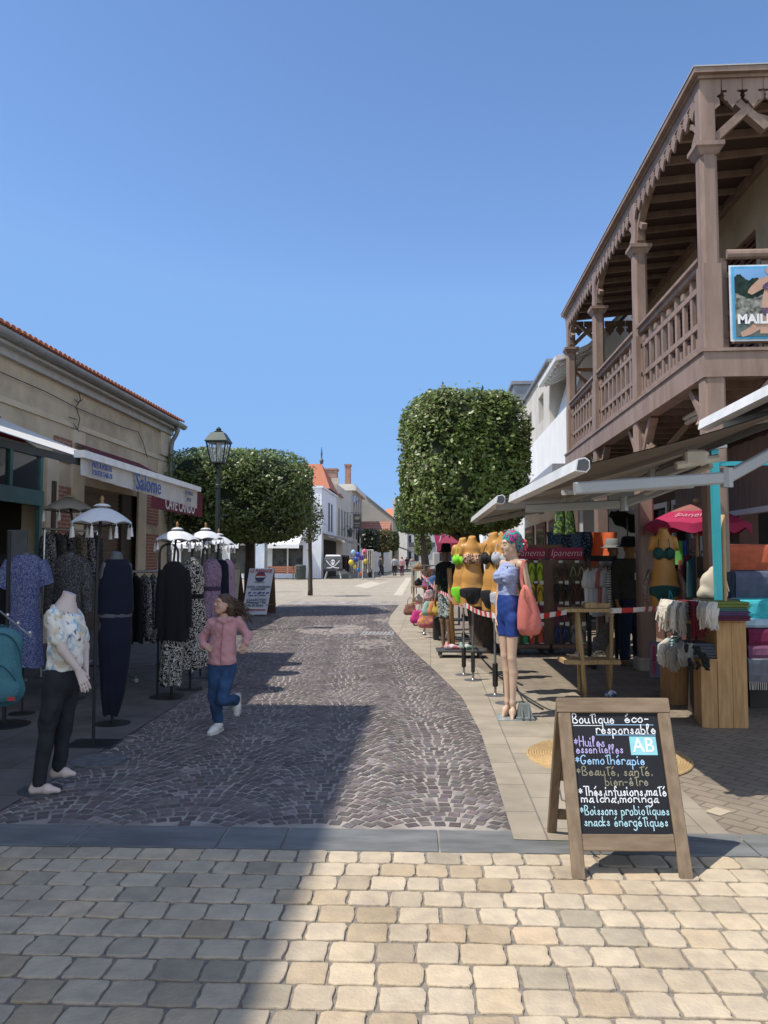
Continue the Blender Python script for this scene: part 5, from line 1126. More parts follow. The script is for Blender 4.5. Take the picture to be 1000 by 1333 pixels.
# ================================================================ mannequin with swim cap and blue shorts (right)
fb = G(662, 935); S3 = .00162; gw = T('mannequin', 'mannequin in patterned swim cap, blue striped top and royal blue shorts', 'mannequin', (fb.x, fb.y, 0), YAW)
gw.scale = (.84, .84, 1)
J = lambda zx, zy, y=0.0: np.array([(zx - 262) * S3, y, (1212 - zy) * S3])
Hd = J(283, 206, -.02); fw = nv((-.93, -.34, -.06)); 
shn, shf = J(366, 322, -.10), J(244, 318, .10); eln, wrn = J(404, 486, -.13), J(414, 642, -.15); elf, wrf = J(222, 480, .20), J(200, 636, .12)
chest, waist, hipc = J(272, 380), J(265, 480), J(268, 590)
hn, hf = J(292, 640, -.06), J(244, 640, .07); kn_, kf_ = J(283, 862, -.065), J(248, 852, .06); an_, af_ = J(286, 1120, -.05), J(262, 1122, .06)
B = Body((-.20, -.30, -.004), (.36, .34, 1.86), .0085)
hd = head(B, Hd, fw, (0, 0, 1), 1.05)
B.chain([J(300, 240, -.005), J(300, 300, 0)], [.045, .05], .03); B.cone(J(300, 290), J(300, 330), .05, .065, .05)
ft = (-.75, -.66, 0)
B.chain([J(298, 330), chest, waist, J(270, 545), hipc], [.08, .106, .086, .118, .125], .06, (ft, 1.32))
for q in (-1, 1): sd = np.array([.66, -.75, 0]) * q * .062; B.ell(chest + np.array([-.075, -.066, -.02]) + sd, (.058, .058, .056), .035)
B.cone(shn, shf, .038, .038, .05)
for a, b, c_ in ((shn, eln, wrn), (shf, elf, wrf)): B.chain([a, b, c_], [.038, .031, .022], .014)
hand(B, wrn, (.02, -.05, -1), (-.9, .3, 0), -1, .98, .22); hand(B, wrf, (-.12, -.25, -.95), (.8, -.4, 0), 1, .98, .35)
for h_, k_, a_, t_ in ((hn, kn_, an_, J(272, 1198, -.16)), (hf, kf_, af_, J(222, 1188, -.02))):
    cm_ = k_ * .68 + a_ * .32 + np.array([.018, .012, 0]); B.chain([h_, k_, cm_, a_], [.080, .047, .049, .028], .014); hl_ = a_ + np.array([.022, .02, -.09]); hl_[2] = .05; t_ = t_.copy(); t_[2] = .016
    B.chain([a_, hl_], [.032, .028], .02); B.chain([hl_, (a_ + t_) / 2 + np.array([0, 0, -.01]), t_], [.028, .032, .016], .03)
obj('body', B.mesh('body', [m_mann, m_lip, m_lash], face_part(hd)), None, gw)
K = Body((-.22, -.26, 1.10), (.26, .26, 1.52), .008)
K.chain([J(296, 330), chest, waist, J(270, 545)], [.098, .121, .097, .128], .06, (ft, 1.29))
for q in (-1, 1): sd = np.array([.66, -.75, 0]) * q * .062; K.ell(chest + np.array([-.078, -.068, -.02]) + sd, (.064, .064, .062), .035)
K.ripple(.005, 20, 20, 70, .2); K.half(tuple(J(270, 500)), (0, 0, -1)); K.half(tuple(J(270, 322)), (.62, .25, 1))
top = obj('swim_top', K.mesh('swim_top', print_mat('blue_stripe', (.48, .53, .66), (.085, .14, .36), 30, .5, .1, 'stripe', dist=3.0)), None, gw)
g = MB(); g.tube([J(250, 350, -.10), J(268, 320, -.07), J(290, 295, -.05), J(312, 300, .04)], .007, 6); g.tube([J(312, 350, -.10), J(312, 315, -.085), J(308, 292, -.05)], .007, 6); obj('straps', g, mat('navy_strap', (.03, .045, .12), .8), top, world=False)
K = Body((-.22, -.26, .74), (.28, .28, 1.20), .008)
K.chain([J(268, 500), J(270, 545), hipc], [.118, .130, .136], .05, (ft, 1.27)); K.chain([hn, hn + (kn_ - hn) * .46], [.090, .073], .02); K.chain([hf, hf + (kf_ - hf) * .46], [.088, .071], .02); K.ripple(.0018, 30, 30, 40)
K.half(tuple(J(268, 498)), (.05, 0, 1)); K.half(tuple(J(268, 738)), (0, 0, -1)); obj('shorts', K.mesh('shorts', mat('royal_blue', (.022, .055, .24), .5, (.016, .04, .19), 6, spec=.35)), None, gw)
c, r, f, u, s = hd; P = lambda x, y, z: np.array(c) + (r * x + f * y + u * z) * s
K = Body(tuple(np.array(c) - .22), tuple(np.array(c) + .22), .007); K.ell(P(0, -.03, .048), np.array([.092, .112, .088]) * s, .01, [r, f, u]); K.chain([P(0, -.08, .0), P(0, -.115, -.035)], [.06, .05], .04); K.half(tuple(P(0, .07, .022)), tuple(-u * 1.0 + f * .75)); K.ripple(.002, 40, 40, 40)
capo = obj('swim_cap', K.mesh('swim_cap', [print_mat('cap_print', (.03, .045, .15), (.42, .07, .18), 17, .53, .02, fg2=(.05, .33, .28))], None), None, gw)
K = Body(tuple(P(0, -.19, -.02) - .12), tuple(P(0, -.19, -.02) + .12), .007); q0 = P(0, -.155, .0)
for dx, dy, dz, rr_ in ((.0, 0, .03, .022), (.03, -.01, .02, .020), (.02, .01, -.03, .022), (.045, 0, -.02, .02), (.03, 0, -.055, .014)): K.ell(q0 + np.array([dx, dy, dz]), (rr_, rr_, rr_ * 1.1), .012)
obj('ruffle_bow', K.mesh('ruffle_bow', mat('coral_pink', (.60, .10, .13), .8)), None, gw)
g = MB(); g.prism([tuple(p) for p in (J(205, 1190, -.16), J(330, 1225, -.16), J(350, 1190, .12), J(230, 1160, .12))], (0, 0, .01)) if False else g.box((-.14, -.2, 0), (.12, .14, .017)); g.tube([(.05, .05, .016), (.05, .03, .14)], .01, 6); obj('base', g, mat('base_glass', (.30, .33, .31), .2, (.27, .3, .28), 3), gw, world=False)
# bag hanging from her shoulder
bgp = T('shoulder_bag', 'coral cloth bag hanging from the swim cap mannequin', 'bag', (fb.x, fb.y, .7), YAW); bgp.scale = (.86, .86, 1)
g = MB(); zb0 = .7; z_ = lambda zy: (1212 - zy) * S3 - zb0; rg = random.Random(8)
lv = [(440, 352, 372, .02), (470, 330, 395, .05), (520, 318, 430, .075), (600, 310, 462, .085), (680, 306, 470, .075), (712, 322, 455, .05), (722, 345, 430, .02)]
rings = []
for zy, xa, xb, d_ in lv:
    ring = []
    for k in range(36):
        t = 2 * math.pi * k / 36; cx_ = ((xa + xb) / 2 - 262) * S3; hw_ = (xb - xa) / 2 * S3; fo = 1 + .10 * math.sin(t * 5 + zy * .01) + .06 * math.sin(t * 9 + zy * .02)
        ring.append(g.v((cx_ + hw_ * math.cos(t), -.19 + d_ * math.sin(t) * fo - .02 * math.sin(zy * .03), z_(zy + 6 * math.sin(t * 3)))))
    rings.append(ring)
g._skin(rings); m_coral = mat('coral_cloth', (.55, .17, .14), .9, (.48, .14, .115), 6, .3, 60); obj('bag_body', g, m_coral, bgp, smooth=True, world=False)
g = MB()
for dx, dy in ((0, -.03), (6, .03)):
    P_ = [(345 + dx, 450, -.17 + dy), (338 + dx, 400, -.155 + dy), (342 + dx, 345, -.15 + dy), (356 + dx, 306, -.125 + dy), (372, 300, -.09 + dy), (384 - dx, 330, -.055 + dy), (385, 440, -.10 + dy)]
    for a, b in zip(P_, P_[1:]): g.bar(((a[0] - 262) * S3, a[2], z_(a[1])), ((b[0] - 262) * S3, b[2], z_(b[1])), .012, .03, up=(1, 0, 0))
obj('strap', g, m_coral, bgp, world=False)
g = MB(); g.tube([((350 - 262) * S3, -.25, z_(455)), ((345 - 262) * S3, -.275, z_(500)), ((355 - 262) * S3, -.28, z_(520))], .008, 5); obj('tan_trim', g, mat('tan_leather', (.35, .16, .07), .6), bgp, world=False)
# grey weight block on the pavement beside her
wb = T('weight_block', 'grey plastic weight block at the feet of the swim cap mannequin', 'weight', G(683, 937)); g = MB()
g._skin([[g.v((a * r_, b * r_, z)) for a, b in ((-1, -1), (1, -1), (1, 1), (-1, 1))] for r_, z in ((.085, 0), (.085, .03), (.07, .04), (.045, .15), (.04, .155))])
for sx in (-1, 1): g.hexa([(sx * .03 - .008, -.1, .03), (sx * .03 + .008, -.1, .03), (sx * .03 + .008, .1, .03), (sx * .03 - .008, .1, .03), (sx * .03 - .008, -.04, .15), (sx * .03 + .008, -.04, .15), (sx * .03 + .008, .04, .15), (sx * .03 - .008, .04, .15)])
obj('block', g, mat('grey_plastic', (.17, .19, .185), .6, (.13, .145, .14), 8), wb, world=False)
g = MB(); g.tube([(.0, 0, .15), (-.06, .02, .28), (-.10, .04, .4)], .007, 5); obj('cord', g, m_metal_d, wb, world=False)
# ================================================================ awnings of the right-hand stalls
m_taupe = mat('taupe_canvas', (.155, .13, .11), .85, (.135, .112, .095), 3, .08, 60)
m_lgrey = mat('light_grey_canvas', (.42, .40, .37), .85, (.37, .35, .32), 3, trans=.05)
m_alug = mat('grey_aluminium', (.30, .31, .32), .35, (.27, .28, .29), 3, spec=.5)
m_wbar = _M['white_bar']; m_turq = mat('turquoise_paint', (.03, .36, .42), .45, (.025, .32, .38), 4)
def stall_awning(label, a0, a1, n0, n1, fab, arms, near=True):
    t = T('stall_awning', label, 'awning', (n0.x, n0.y, n0.z)); g = MB()
    aw_fab(g, a0, a1, n0, n1, .03); aw_fab(g, a1, a0, n1, n0, .03, -.006); obj('fabric', g, fab, t, smooth=True)
    g = MB(); d = (a1 - a0).normalized(); side = Vector((d.y, -d.x, 0))
    ring = [(x * .68, z * .68) for x, z in ((-.07, -.05), (.03, -.065), (.06, -.03), (.06, .04), (.02, .07), (-.05, .055))]
    g._skin([[g.v(p + side * x + Vector((0, 0, z))) for x, z in ring] for p in (a0 - d * .02, a1 + d * .02)]); fb_ = obj('front_bar', g, m_wbar, t)
    g = MB(); g._skin([[g.v(a0 - d * (.021 + e) + side * x * .82 + Vector((0, 0, z * .82))) for x, z in ring] for e in (0, .004)]); obj('end_cap', g, m_metal_d, fb_)
    g = MB(); g.tube([n0 + Vector((0, -.02, -.0)), n1], .055, 10); obj('roller_tube', g, m_metal_d, t, smooth=True)
    for P in arms:
        g = MB()
        for i, (p, q) in enumerate(zip(P, P[1:])): g.bar(p, q, .045, .075, bev=.01)
        for p in P[1:-1]: g.tube([p + Vector((0, 0, -.06)), p + Vector((0, 0, .06))], .04, 8)
        obj('folding_arm', g, m_alug if near else m_lgrey, t)
    return t
def hat_clips(): pass
a0, a1 = PD(758, 606, 4.55), PD(669, 649, 6.95); n0 = Vector((2.45, a0.y, 2.50)); n1 = Vector((2.45, a1.y, 2.50))
aw2 = stall_awning('grey stall awning whose taupe underside shows beside the turquoise post', a0, a1, n0, n1, m_taupe,
   [[PD(748, 636, 4.62), PD(946, 622, 4.75), PD(1040, 570, 4.9)], [PD(684, 662, 6.8), PD(812, 656, 6.6), PD(905, 622, 6.3)], [PD(905, 601, 5.6), PD(850, 622, 5.9), PD(770, 645, 6.3)]])
g = MB(); p = PD(905, 595, 5.5); g.box((p.x - .08, p.y - .04, p.z - .05), (p.x + .08, p.y + .04, p.z + .05), .015); g.tube([PD(880, 606, 5.5), PD(935, 596, 5.5)], .03, 8); obj('crank_gear', g, mat('pale_metal', (.6, .58, .53), .4), aw2)
for q_ in ((PD(775, 648, 6.4), PD(893, 598, 5.7)), (PD(840, 642, 6.3), PD(926, 606, 5.8)), (PD(735, 641, 5.0), PD(900, 633, 6.6))): g = MB(); g.bar(*q_, .05, .035, bev=.008); obj('support_bar', g, m_lgrey, aw2)
a0, a1 = PD(652, 659, 7.3), PD(617, 686, 11.2); a0.z = a1.z = 2.06; n0 = Vector((2.6, a0.y, 2.55)); n1 = Vector((2.6, a1.y, 2.55))
stall_awning('pale grey stall awning beside the clipped tree', a0, a1, n0, n1, m_lgrey, [[a0.lerp(a1, .06) + Vector((0, 0, -.05)), Vector((1.6, 9.3, 2.18)), n0.lerp(n1, .35)], [a0.lerp(a1, .94) + Vector((0, 0, -.05)), Vector((1.6, 11.2, 2.2)), n0.lerp(n1, .8)]], False)
a0, a1 = PD(1030, 497, 4.5), PD(918, 553, 5.8); n0 = Vector((3.9, a0.y, 2.95)); n1 = Vector((3.9, a1.y, 2.95))
stall_awning('white-fronted stall awning nearest on the right edge, higher than its neighbours', a0, a1, n0, n1, m_taupe, [[a0.lerp(a1, .75) + Vector((0, 0, -.06)), Vector((2.9, 5.2, 2.55)), Vector((3.8, 5.2, 2.8))]])
a0, a1 = Vector((1.75, 16.4, 2.5)), Vector((1.75, 23.5, 2.5)); stall_awning('long grey awning along the white house, mostly behind its neighbours', a0, a1, Vector((2.8, 16.4, 3.0)), Vector((2.8, 23.5, 3.0)), m_lgrey, [[a0.lerp(a1, .1), Vector((2.3, 17.8, 2.62)), Vector((2.78, 17.6, 2.9))]], False)
aw4 = T('wall_awning', 'small folded grey awning on the white house wall', 'awning', (2.87, 17, 3.9)); g = MB(); p, q = PX(735, 607, 2.78), PX(694, 638, 2.78)
g.bar(p, q, .3, .12); g.bar(p + Vector((-.2, 0, -.02)), q + Vector((-.2, 0, -.02)), .1, .16); obj('cassette', g, m_alug, aw4)
# turquoise post of the stall, bamboo pole
tpb = PD(936, 775, 7.2); tp0 = T('stall_post', 'turquoise metal post standing behind the towel stack', 'post', (tpb.x, tpb.y, 0)); g = MB(); p = PD(929, 582, 7.2)
g.bar((tpb.x + .01, tpb.y, 0), (p.x, p.y, p.z), .065, .065, up=(0, 1, 0)); obj('post', g, m_turq, tp0); g = MB(); g.bar((p.x, p.y, p.z - .16), (p.x + 1.4, p.y - .05, p.z - .16), .04, .04); obj('cross_bar', g, m_turq, tp0)
g = MB(); g.bar((p.x - .04, p.y, p.z + .02), (p.x + .10, p.y, p.z + .04), .11, .10); obj('bracket', g, m_alug, tp0)
q = PD(941, 670, 7.0); g = MB(); g.tube([(q.x + .01, q.y, 0), (q.x, q.y, 1.0), q], [.022, .02, .018], 8); tag(obj('bamboo_pole', g, mat('bamboo', (.45, .31, .14), .6), smooth=True), 'bamboo pole just right of the turquoise post', 'pole')
# ================================================================ busts in swimwear
def bust_body():
    B = Body((-.24, -.20, -.01), (.24, .20, .90), .0085); fl = ((0, 1, 0), 1.4)
    B.chain([(0, 0, .20), (0, .0, .36), (0, 0, .46), (0, 0, .60), (0, .0, .70)], [.168, .145, .104, .126, .108], .06, fl)
    B.cone((-.085, 0, -.1), (-.08, .0, .2), .085, .105, .03); B.cone((.085, 0, -.1), (.08, 0, .2), .085, .105, .03); B.ell((-.06, .06, .17), (.09, .08, .10), .04); B.ell((.06, .06, .17), (.09, .08, .10), .04)
    B.cone((-.125, 0, .725), (.125, 0, .725), .05, .05, .06); B.chain([(0, .0, .72), (0, .0, .80), (0, -.008, .90)], [.075, .052, .050], .05)
    B.cone((-.14, 0, .72), (-.165, 0, .66), .048, .045, .03); B.cone((.14, 0, .72), (.165, 0, .66), .048, .045, .03)
    for q in (-1, 1): B.ell((q * .066, -.075, .585), (.066, .064, .064), .025)
    for q in (-1, 1): B.half((q * .182, 0, .69), (q * 1.0, 0, .2))
    return B
BB = bust_body()
def cut(B0): K = B0.copy(); K.half((0, 0, 0), (0, 0, -1)); K.half((0, -.008, .865), (0, -.25, 1)); return K
bust_me = cut(BB).mesh('torso', m_gold)
def within(K, R_): K.d = np.maximum(K.d, R_.d); return K
def swim(kind):
    R_ = Body(BB.lo, BB.lo + (BB.n - 1) * BB.h, BB.h)
    if kind == 'top':
        for q in (-1, 1): R_.ell((q * .07, -.10, .583), (.072, .09, .070), .01)
        R_.cone((-.25, -.02, .545), (.25, -.02, .545), .014, .014, .01); R_.cone((0, .15, .545), (0, -.15, .545), .012, .012, .01)
    elif kind == 'bandeau': R_.cone((-.13, -.1, .585), (.13, -.1, .585), .062, .062, .03)
    else:
        R_.ell((0, -.06, .17), (.22, .16, .072), .01); R_.ell((0, -.1, .11), (.10, .16, .085), .03); R_.ell((0, .1, .14), (.17, .12, .11), .03)
    K = BB.copy().grow(.0075 if kind != 'bandeau' else .013)
    if kind == 'bandeau': K.ripple(.006, 60, 40, 50)
    return within(K, R_).mesh('bikini_' + kind, None)
sw = {k: swim(k) for k in ('top', 'bandeau', 'bottom')}
def bust(label, base, rz, zb, mt, mbm, top='top', mform=None, strings=None, neck=True):
    t = T('bust', label, 'bust', (base.x, base.y, 0), rz, group='golden busts in swimwear'); t.scale = (.84, .92, 1)
    def put(me, n, m, z=zb):
        me = me.copy(); me.materials.clear(); me.materials.append(m); o = obj(n, me, None, t); o.location = (0, 0, z); return o
    b = put(bust_me, 'torso', mform or m_gold); put(sw[top], 'bikini_top', mt); put(sw['bottom'], 'bikini_bottom', mbm)
    if neck:
        g = MB()
        for q in (-1, 1): g.tube([(q * .07, -.135, zb + .63), (q * .066, -.10, zb + .71), (q * .05, -.04, zb + .775), (q * .03, .04, zb + .80)], .005, 5)
        obj('halter_string', g, mt, t, world=False)
    if strings:
        g = MB()
        for s0 in strings: g.tube([(s0, -.155, zb + .17), (s0 + .01, -.165, zb + .11), (s0 - .004, -.160, zb + .04)], .0055, 5); g.tube([(s0, -.155, zb + .17), (s0 - .025, -.165, zb + .13), (s0 - .022, -.16, zb + .05)], .0055, 5)
        obj('side_strings', g, mbm if len(strings) == 1 else mt, t, world=False)
    g = MB(); g.tube([(0, 0, .01), (0, 0, zb + .05)], .016, 8); g.lathe([(.001, 0), (.135, 0), (.135, .008), (.03, .018), (.02, .03)], (0, 0, 0), 24); obj('stand', g, mat('steel', (.30, .285, .27), .35, metal=.7), t, smooth=False, world=False)
    g = MB(); g.box((-.028, -.03, .1), (.028, .03, .36), .01); obj('ballast', g, mat('black_plastic', (.02, .02, .02), .5), t, world=False)
    return t
mk = lambda n, c, **k: mat(n, c, .75, **k)
bust('golden bust in a neon green bikini, half hidden by its neighbour', G(604, 879), YAW - .5, .90, mk('neon_green', (.22, .72, .03)), mk('neon_green', (.22, .72, .03)))
bust('golden bust in a ruffled brown bandeau and black bikini bottom', G(616, 886), YAW - .15, .91, print_mat('ruffle_brown', (.10, .045, .025), (.55, .36, .25), 40, .5), mk('black_swim', (.012, .012, .015)), 'bandeau', strings=(-.03,), neck=False)
bust('golden bust in a black bikini beside the striped one', G(645, 906), YAW - .75, .92, mk('black_swim', (.012, .012, .015)), mk('black_swim', (.012, .012, .015)))
st_m = print_mat('navy_white_stripe', (.70, .70, .70), (.05, .07, .15), 26, .62, .08, 'stripe', dist=.6)
bust('golden bust in a navy and white striped bikini behind the swim cap mannequin', G(659, 916), YAW - .55, .92, st_m, st_m)
rbst = G(868, 905); tb_ = bust('golden bust in a dark teal bikini with an open patterned kimono', rbst, YAW - .30, .97, mk('deep_teal', (.012, .075, .075)), mk('deep_teal', (.012, .075, .075)), strings=(.06,))
for q in (-1, 1):
    g = MB(); g.grid(lambda u, v: (q * (.17 + .05 * math.sin(v * 3) + .03 * math.sin(u * 9 + v * 4)) + (q * .05 * v), -.05 + .22 * u + .015 * math.sin(u * 14 + v * 3), .97 + .42 - .42 * v - .04 * math.sin(u * 3)), 14, 14)
    g.grid(lambda u, v: (q * (.17 + .05 * math.sin(v * 3) + .03 * math.sin(u * 9 + v * 4)) + (q * .05 * v) - q * .006, -.05 + .22 * u + .015 * math.sin(u * 14 + v * 3), .97 + .42 - .42 * v - .04 * math.sin(u * 3)), 14, 14)
    obj('kimono_side', g, print_mat('kimono_print', (.30, .10, .09), (.22, .26, .22), 26, .5, .08, fg2=(.55, .45, .36)), tb_, smooth=True, world=False)
g = MB(); g.tube([(.055, -.16, 1.155), (.05, -.18, 1.10), (.045, -.17, 1.03)], .011, 5); g.tube([(.055, -.16, 1.155), (.085, -.17, 1.09), (.09, -.16, 1.01)], .011, 5); obj('turquoise_tie', g, m_turq, tb_, world=False)
# ================================================================ flip-flop racks
m_rack = mat('rack_brown', (.16, .105, .075), .75, (.13, .085, .06), 5); m_sign = mat('crimson_sign', (.30, .02, .065), .6); m_sole_tag = mat('price_tag', (.7, .7, .68), .7)
racks = []
for px, lab in ((690, 'brown flip-flop rack with a crimson header, behind the coral bag'), (739, 'brown flip-flop rack with a crimson header, left of the hanging T-shirts')):
    b = G(px, 851); r = T('shoe_rack', lab, 'display rack', (b.x, b.y, 0), YAW, group='flip-flop racks'); racks.append(b)
    g = MB(); g.box((-.30, 0, .10), (.30, .035, 1.48), .006); g.box((-.28, -.2, .10), (.28, .25, .16), .01); obj('panel', g, m_rack, r, world=False)
    g = MB(); g.box((-.27, -.01, 1.49), (.27, .03, 1.67), .006); so_ = obj('header', g, m_sign, r, world=False)
    o = lettering('Ipanema', .15, Vector((0, -.0135, 1.585)) + _origin(so_), (1, 0, 0), (0, 0, 1), mat('pale_rose_lettering', (.75, .55, .57), .6), so_, bold=-.002, shear=.25, sx=1.0, depth=.001)
    for x in (-.22, .22):
        for y in (-.15, .2): g = MB(); g.ball((x, y, .05), .05, 8, 5); obj('castor', g, m_metal_d, r, world=False)
def flipflop():
    g = MB()
    for q in (-1, 1):
        out = []
        for k in range(22):
            t = 2 * math.pi * k / 22; z = math.sin(t) * .135; w_ = .045 + .010 * math.sin(t * 1 + .2) - .006 * math.cos(2 * t); out.append((q * .054 + math.cos(t) * w_, 0, z))
        g.prism(out, (0, -.018, 0))
    return g
def flip_straps():
    g = MB()
    for q in (-1, 1):
        for s_ in (-1, 1): g.tube([(q * .054, -.02, .085), (q * .054 + s_ * .022, -.045, .04), (q * .054 + s_ * .040, -.02, -.04)], [.007, .009, .007], 5)
    return g
ff = None
cols = [('lime green', (.36, .55, .03), None), ('yellow', (.58, .42, .04), None), ('pink and black', (.35, .06, .14), (.04, .02, .03)), ('coral orange', (.62, .10, .05), None), ('leopard print', (.14, .09, .05), (.03, .02, .015)), ('black', (.015, .015, .015), None), ('plum', (.16, .03, .08), None), ('navy', (.02, .03, .09), None), ('camouflage', (.10, .10, .05), (.03, .035, .02)), ('dark brown', (.05, .025, .02), None), ('khaki print', (.18, .15, .09), (.07, .05, .03)), ('grey', (.22, .22, .23), None), ('sea green', (.05, .35, .16), None)]
spots = [(0, .10, 0), (0, .10, 1), (0, .10, 2), (0, .10, 3), (1, -.10, 0), (1, -.10, 1), (1, -.10, 2), (1, -.10, 3), (1, .16, 0), (1, .16, 1), (1, .16, 2), (1, .16, 3), (0, -.14, 3)]
for (cn, c1_, c2_), (ri, dx, row) in zip(cols, spots):
    b = racks[ri]; p = b + _R * dx + _F * -.012 + Vector((0, 0, 1.27 - row * .325)); m_ = mat('flip_' + cn, c1_, .6, c2_ or tuple(x * .85 for x in c1_), 30)
    t = T('flip_flops', '%s pair of flip-flops hung on the %s rack, %s row' % (cn, 'left' if ri == 0 else 'right', ['top', 'second', 'third', 'bottom'][row]), 'flip-flops', p, YAW + random.uniform(-.1, .1), group='flip-flops on the racks'); t.scale = (1.2, 1, 1.2)
    obj('soles', flipflop(), m_, t, world=False); obj('straps', flip_straps(), mat('flip_strap_' + cn, tuple(x * (.35 if max(c1_) > .1 else 3) for x in c1_), .5), t, world=False)
    g = MB(); g.box((-.025, -.03, .135), (.025, -.022, .165)); g.box((.05, -.035, -.15), (.10, -.03, -.10)); obj('price_tag', g, m_sole_tag, t, world=False)
# cartons and dark folded clothes on top of the racks, orange cloth behind
p = G(715, 848) ; g = MB(); g.box((-.30, .02, 0), (.25, .30, .22), .005); o_ = tag(obj('cardboard_box', g, mat('cardboard', (.20, .125, .075), .85)), 'brown cardboard box lying on top of the left flip-flop rack', 'box'); o_.location = racks[0] + Vector((.30, .05, 1.50)); o_.rotation_euler = (0, 0, YAW)
for i, (px, c_) in enumerate(((722, (.03, .05, .08)), (735, (.02, .02, .025)), (748, (.05, .07, .10)), (760, (.015, .018, .03)))):
    p = PD(px, 702, 12.6); g = MB(); g.grid(lambda u, v: (.13 * math.cos(2 * math.pi * u) * (1 + .15 * math.sin(6 * u + v * 5)), .07 * math.sin(2 * math.pi * u), .12 - .40 * v), 18, 8, True)
    o_ = tag(obj('tank_shirt', g, print_mat('dark_top%d' % i, c_, (.10, .16, .20), 30, .6), smooth=True), ['dark teal-flecked top hung above the right flip-flop rack, leftmost', 'black top hung above the right flip-flop rack, second from left', 'blue-flecked top hung above the right flip-flop rack, third from left', 'navy top hung beside the orange cloth, rightmost of its row'][i], 'top', 'dark tops hung above the racks'); o_.location = p
m_orange = mat('orange_cloth', (.62, .13, .035), .85, (.52, .10, .03), 4, .2, 40)
a, b = PD(752, 693, 12.75), PD(803, 738, 12.75); g = MB(); g.grid(lambda u, v: (a.x + (b.x - a.x) * u, a.y + .05 * math.sin(u * 12 + v * 2), a.z - (a.z - b.z) * v - .22 * (1 - u) * v), 20, 6); g.grid(lambda u, v: (b.x + (a.x - b.x) * u, a.y + .006 + .05 * math.sin((1 - u) * 12 + v * 2), a.z - (a.z - b.z) * v - .22 * u * v), 20, 6)
tag(obj('orange_cloth', g, m_orange, smooth=True), 'bright orange cloth hung behind the T-shirt rail', 'cloth')
p = PD(735, 664, 11.4); sh_ = T('swim_shorts', 'green and black patterned swim shorts hung under the awning', 'shorts', p); g = MB()
for q in (-1, 1): g.grid(lambda u, v: (q * (.055 + .02 * v) + (.075 + .02 * v) * math.cos(2 * math.pi * u), .04 * math.sin(2 * math.pi * u), -.36 * v), 14, 8, True)
obj('fabric', g, print_mat('shorts_print', (.03, .05, .035), (.20, .34, .06), 16, .55, .08, fg2=(.3, .34, .3)), sh_, smooth=True, world=False); g = MB(); g.tube([(0, 0, 0), (0, 0, .3)], .005, 4); obj('hook', g, m_metal_d, sh_, world=False)
# ================================================================ T-shirt rail
rl = G(768, 868); rt = T('clothes_rail', 'black clothes rail holding white and coral T-shirts', 'clothes rail', (rl.x, rl.y, 0), YAW); g = MB(); zr = 1.50
g.bar((0, 0, 0), (0, 0, zr), .05, .05, up=(0, 1, 0)); g.bar((-.03, 0, zr), (.45, .25, zr), .05, .08); g.bar((.45, .25, 0), (.45, .25, zr), .04, .04, up=(0, 1, 0)); g.bar((0, -.25, .03), (0, .35, .03), .05, .05); obj('frame', g, mat('black_metal', (.015, .015, .016), .5), rt, world=False)
def shirt_mesh(w_=.30, L=.62):
    g = MB(); out = [(-.09, 0), (-w_ * .62, -.06), (-w_ * .78, -.25), (-w_ * .60, -.28), (-w_ * .5, -.18), (-w_ * .52, -L), (w_ * .52, -L), (w_ * .5, -.18), (w_ * .60, -.28), (w_ * .78, -.25), (w_ * .62, -.06), (.09, 0), (.05, -.05), (-.05, -.05)]
    n = len(out); a = [g.v((x, -.022 - .01 * math.sin(z * 12 + x * 9), z)) for x, z in out]; b = [g.v((x, .022 + .01 * math.sin(z * 12 + x * 9), z)) for x, z in out]
    g.f(*a[::-1]); g.f(*b)
    for k in range(n): g.f(a[k], a[(k + 1) % n], b[(k + 1) % n], b[k])
    return g
for i, (c_, nm) in enumerate((((.66, .65, .63), 'plain white T-shirt, first on the black rail'), ((.60, .59, .57), 'white T-shirt with a dark print, second on the rail'), ((.64, .62, .60), 'white T-shirt, third on the rail beside the coral one'), ((.50, .17, .14), 'coral T-shirt on the black rail'), ((.58, .58, .57), 'pale T-shirt with grey lettering right of the coral one'), ((.62, .58, .50), 'striped cream knit top at the far end of the rail'))):
    p = rl + _R * (.03 + .075 * i) + _F * (.04 + .04 * i) + Vector((0, 0, zr - .13 - .01 * (i % 2)))
    t = T('t_shirt', nm, 'T-shirt', p, YAW + .95 + random.uniform(-.15, .15), group='T-shirts on the black rail')
    mm = mat('tee%d' % i, c_, .9, tuple(x * .9 for x in c_), 9, .2, 60) if i != 5 else print_mat('knit_stripe', (.60, .56, .48), (.06, .16, .16), 9, .6, .1, 'stripe', dist=.5)
    obj('fabric', shirt_mesh(.34, .60 + .04 * (i % 3)), mm, t, world=False)
    g = MB(); g.tube([(-.16, 0, -.03), (0, 0, .05), (.16, 0, -.03)], .008, 5); g.tube([(0, 0, .05), (0, 0, .11), (.02, 0, .13)], .004, 4); obj('hanger', g, mat('hanger_wood', (.35, .21, .10), .6), t, world=False)
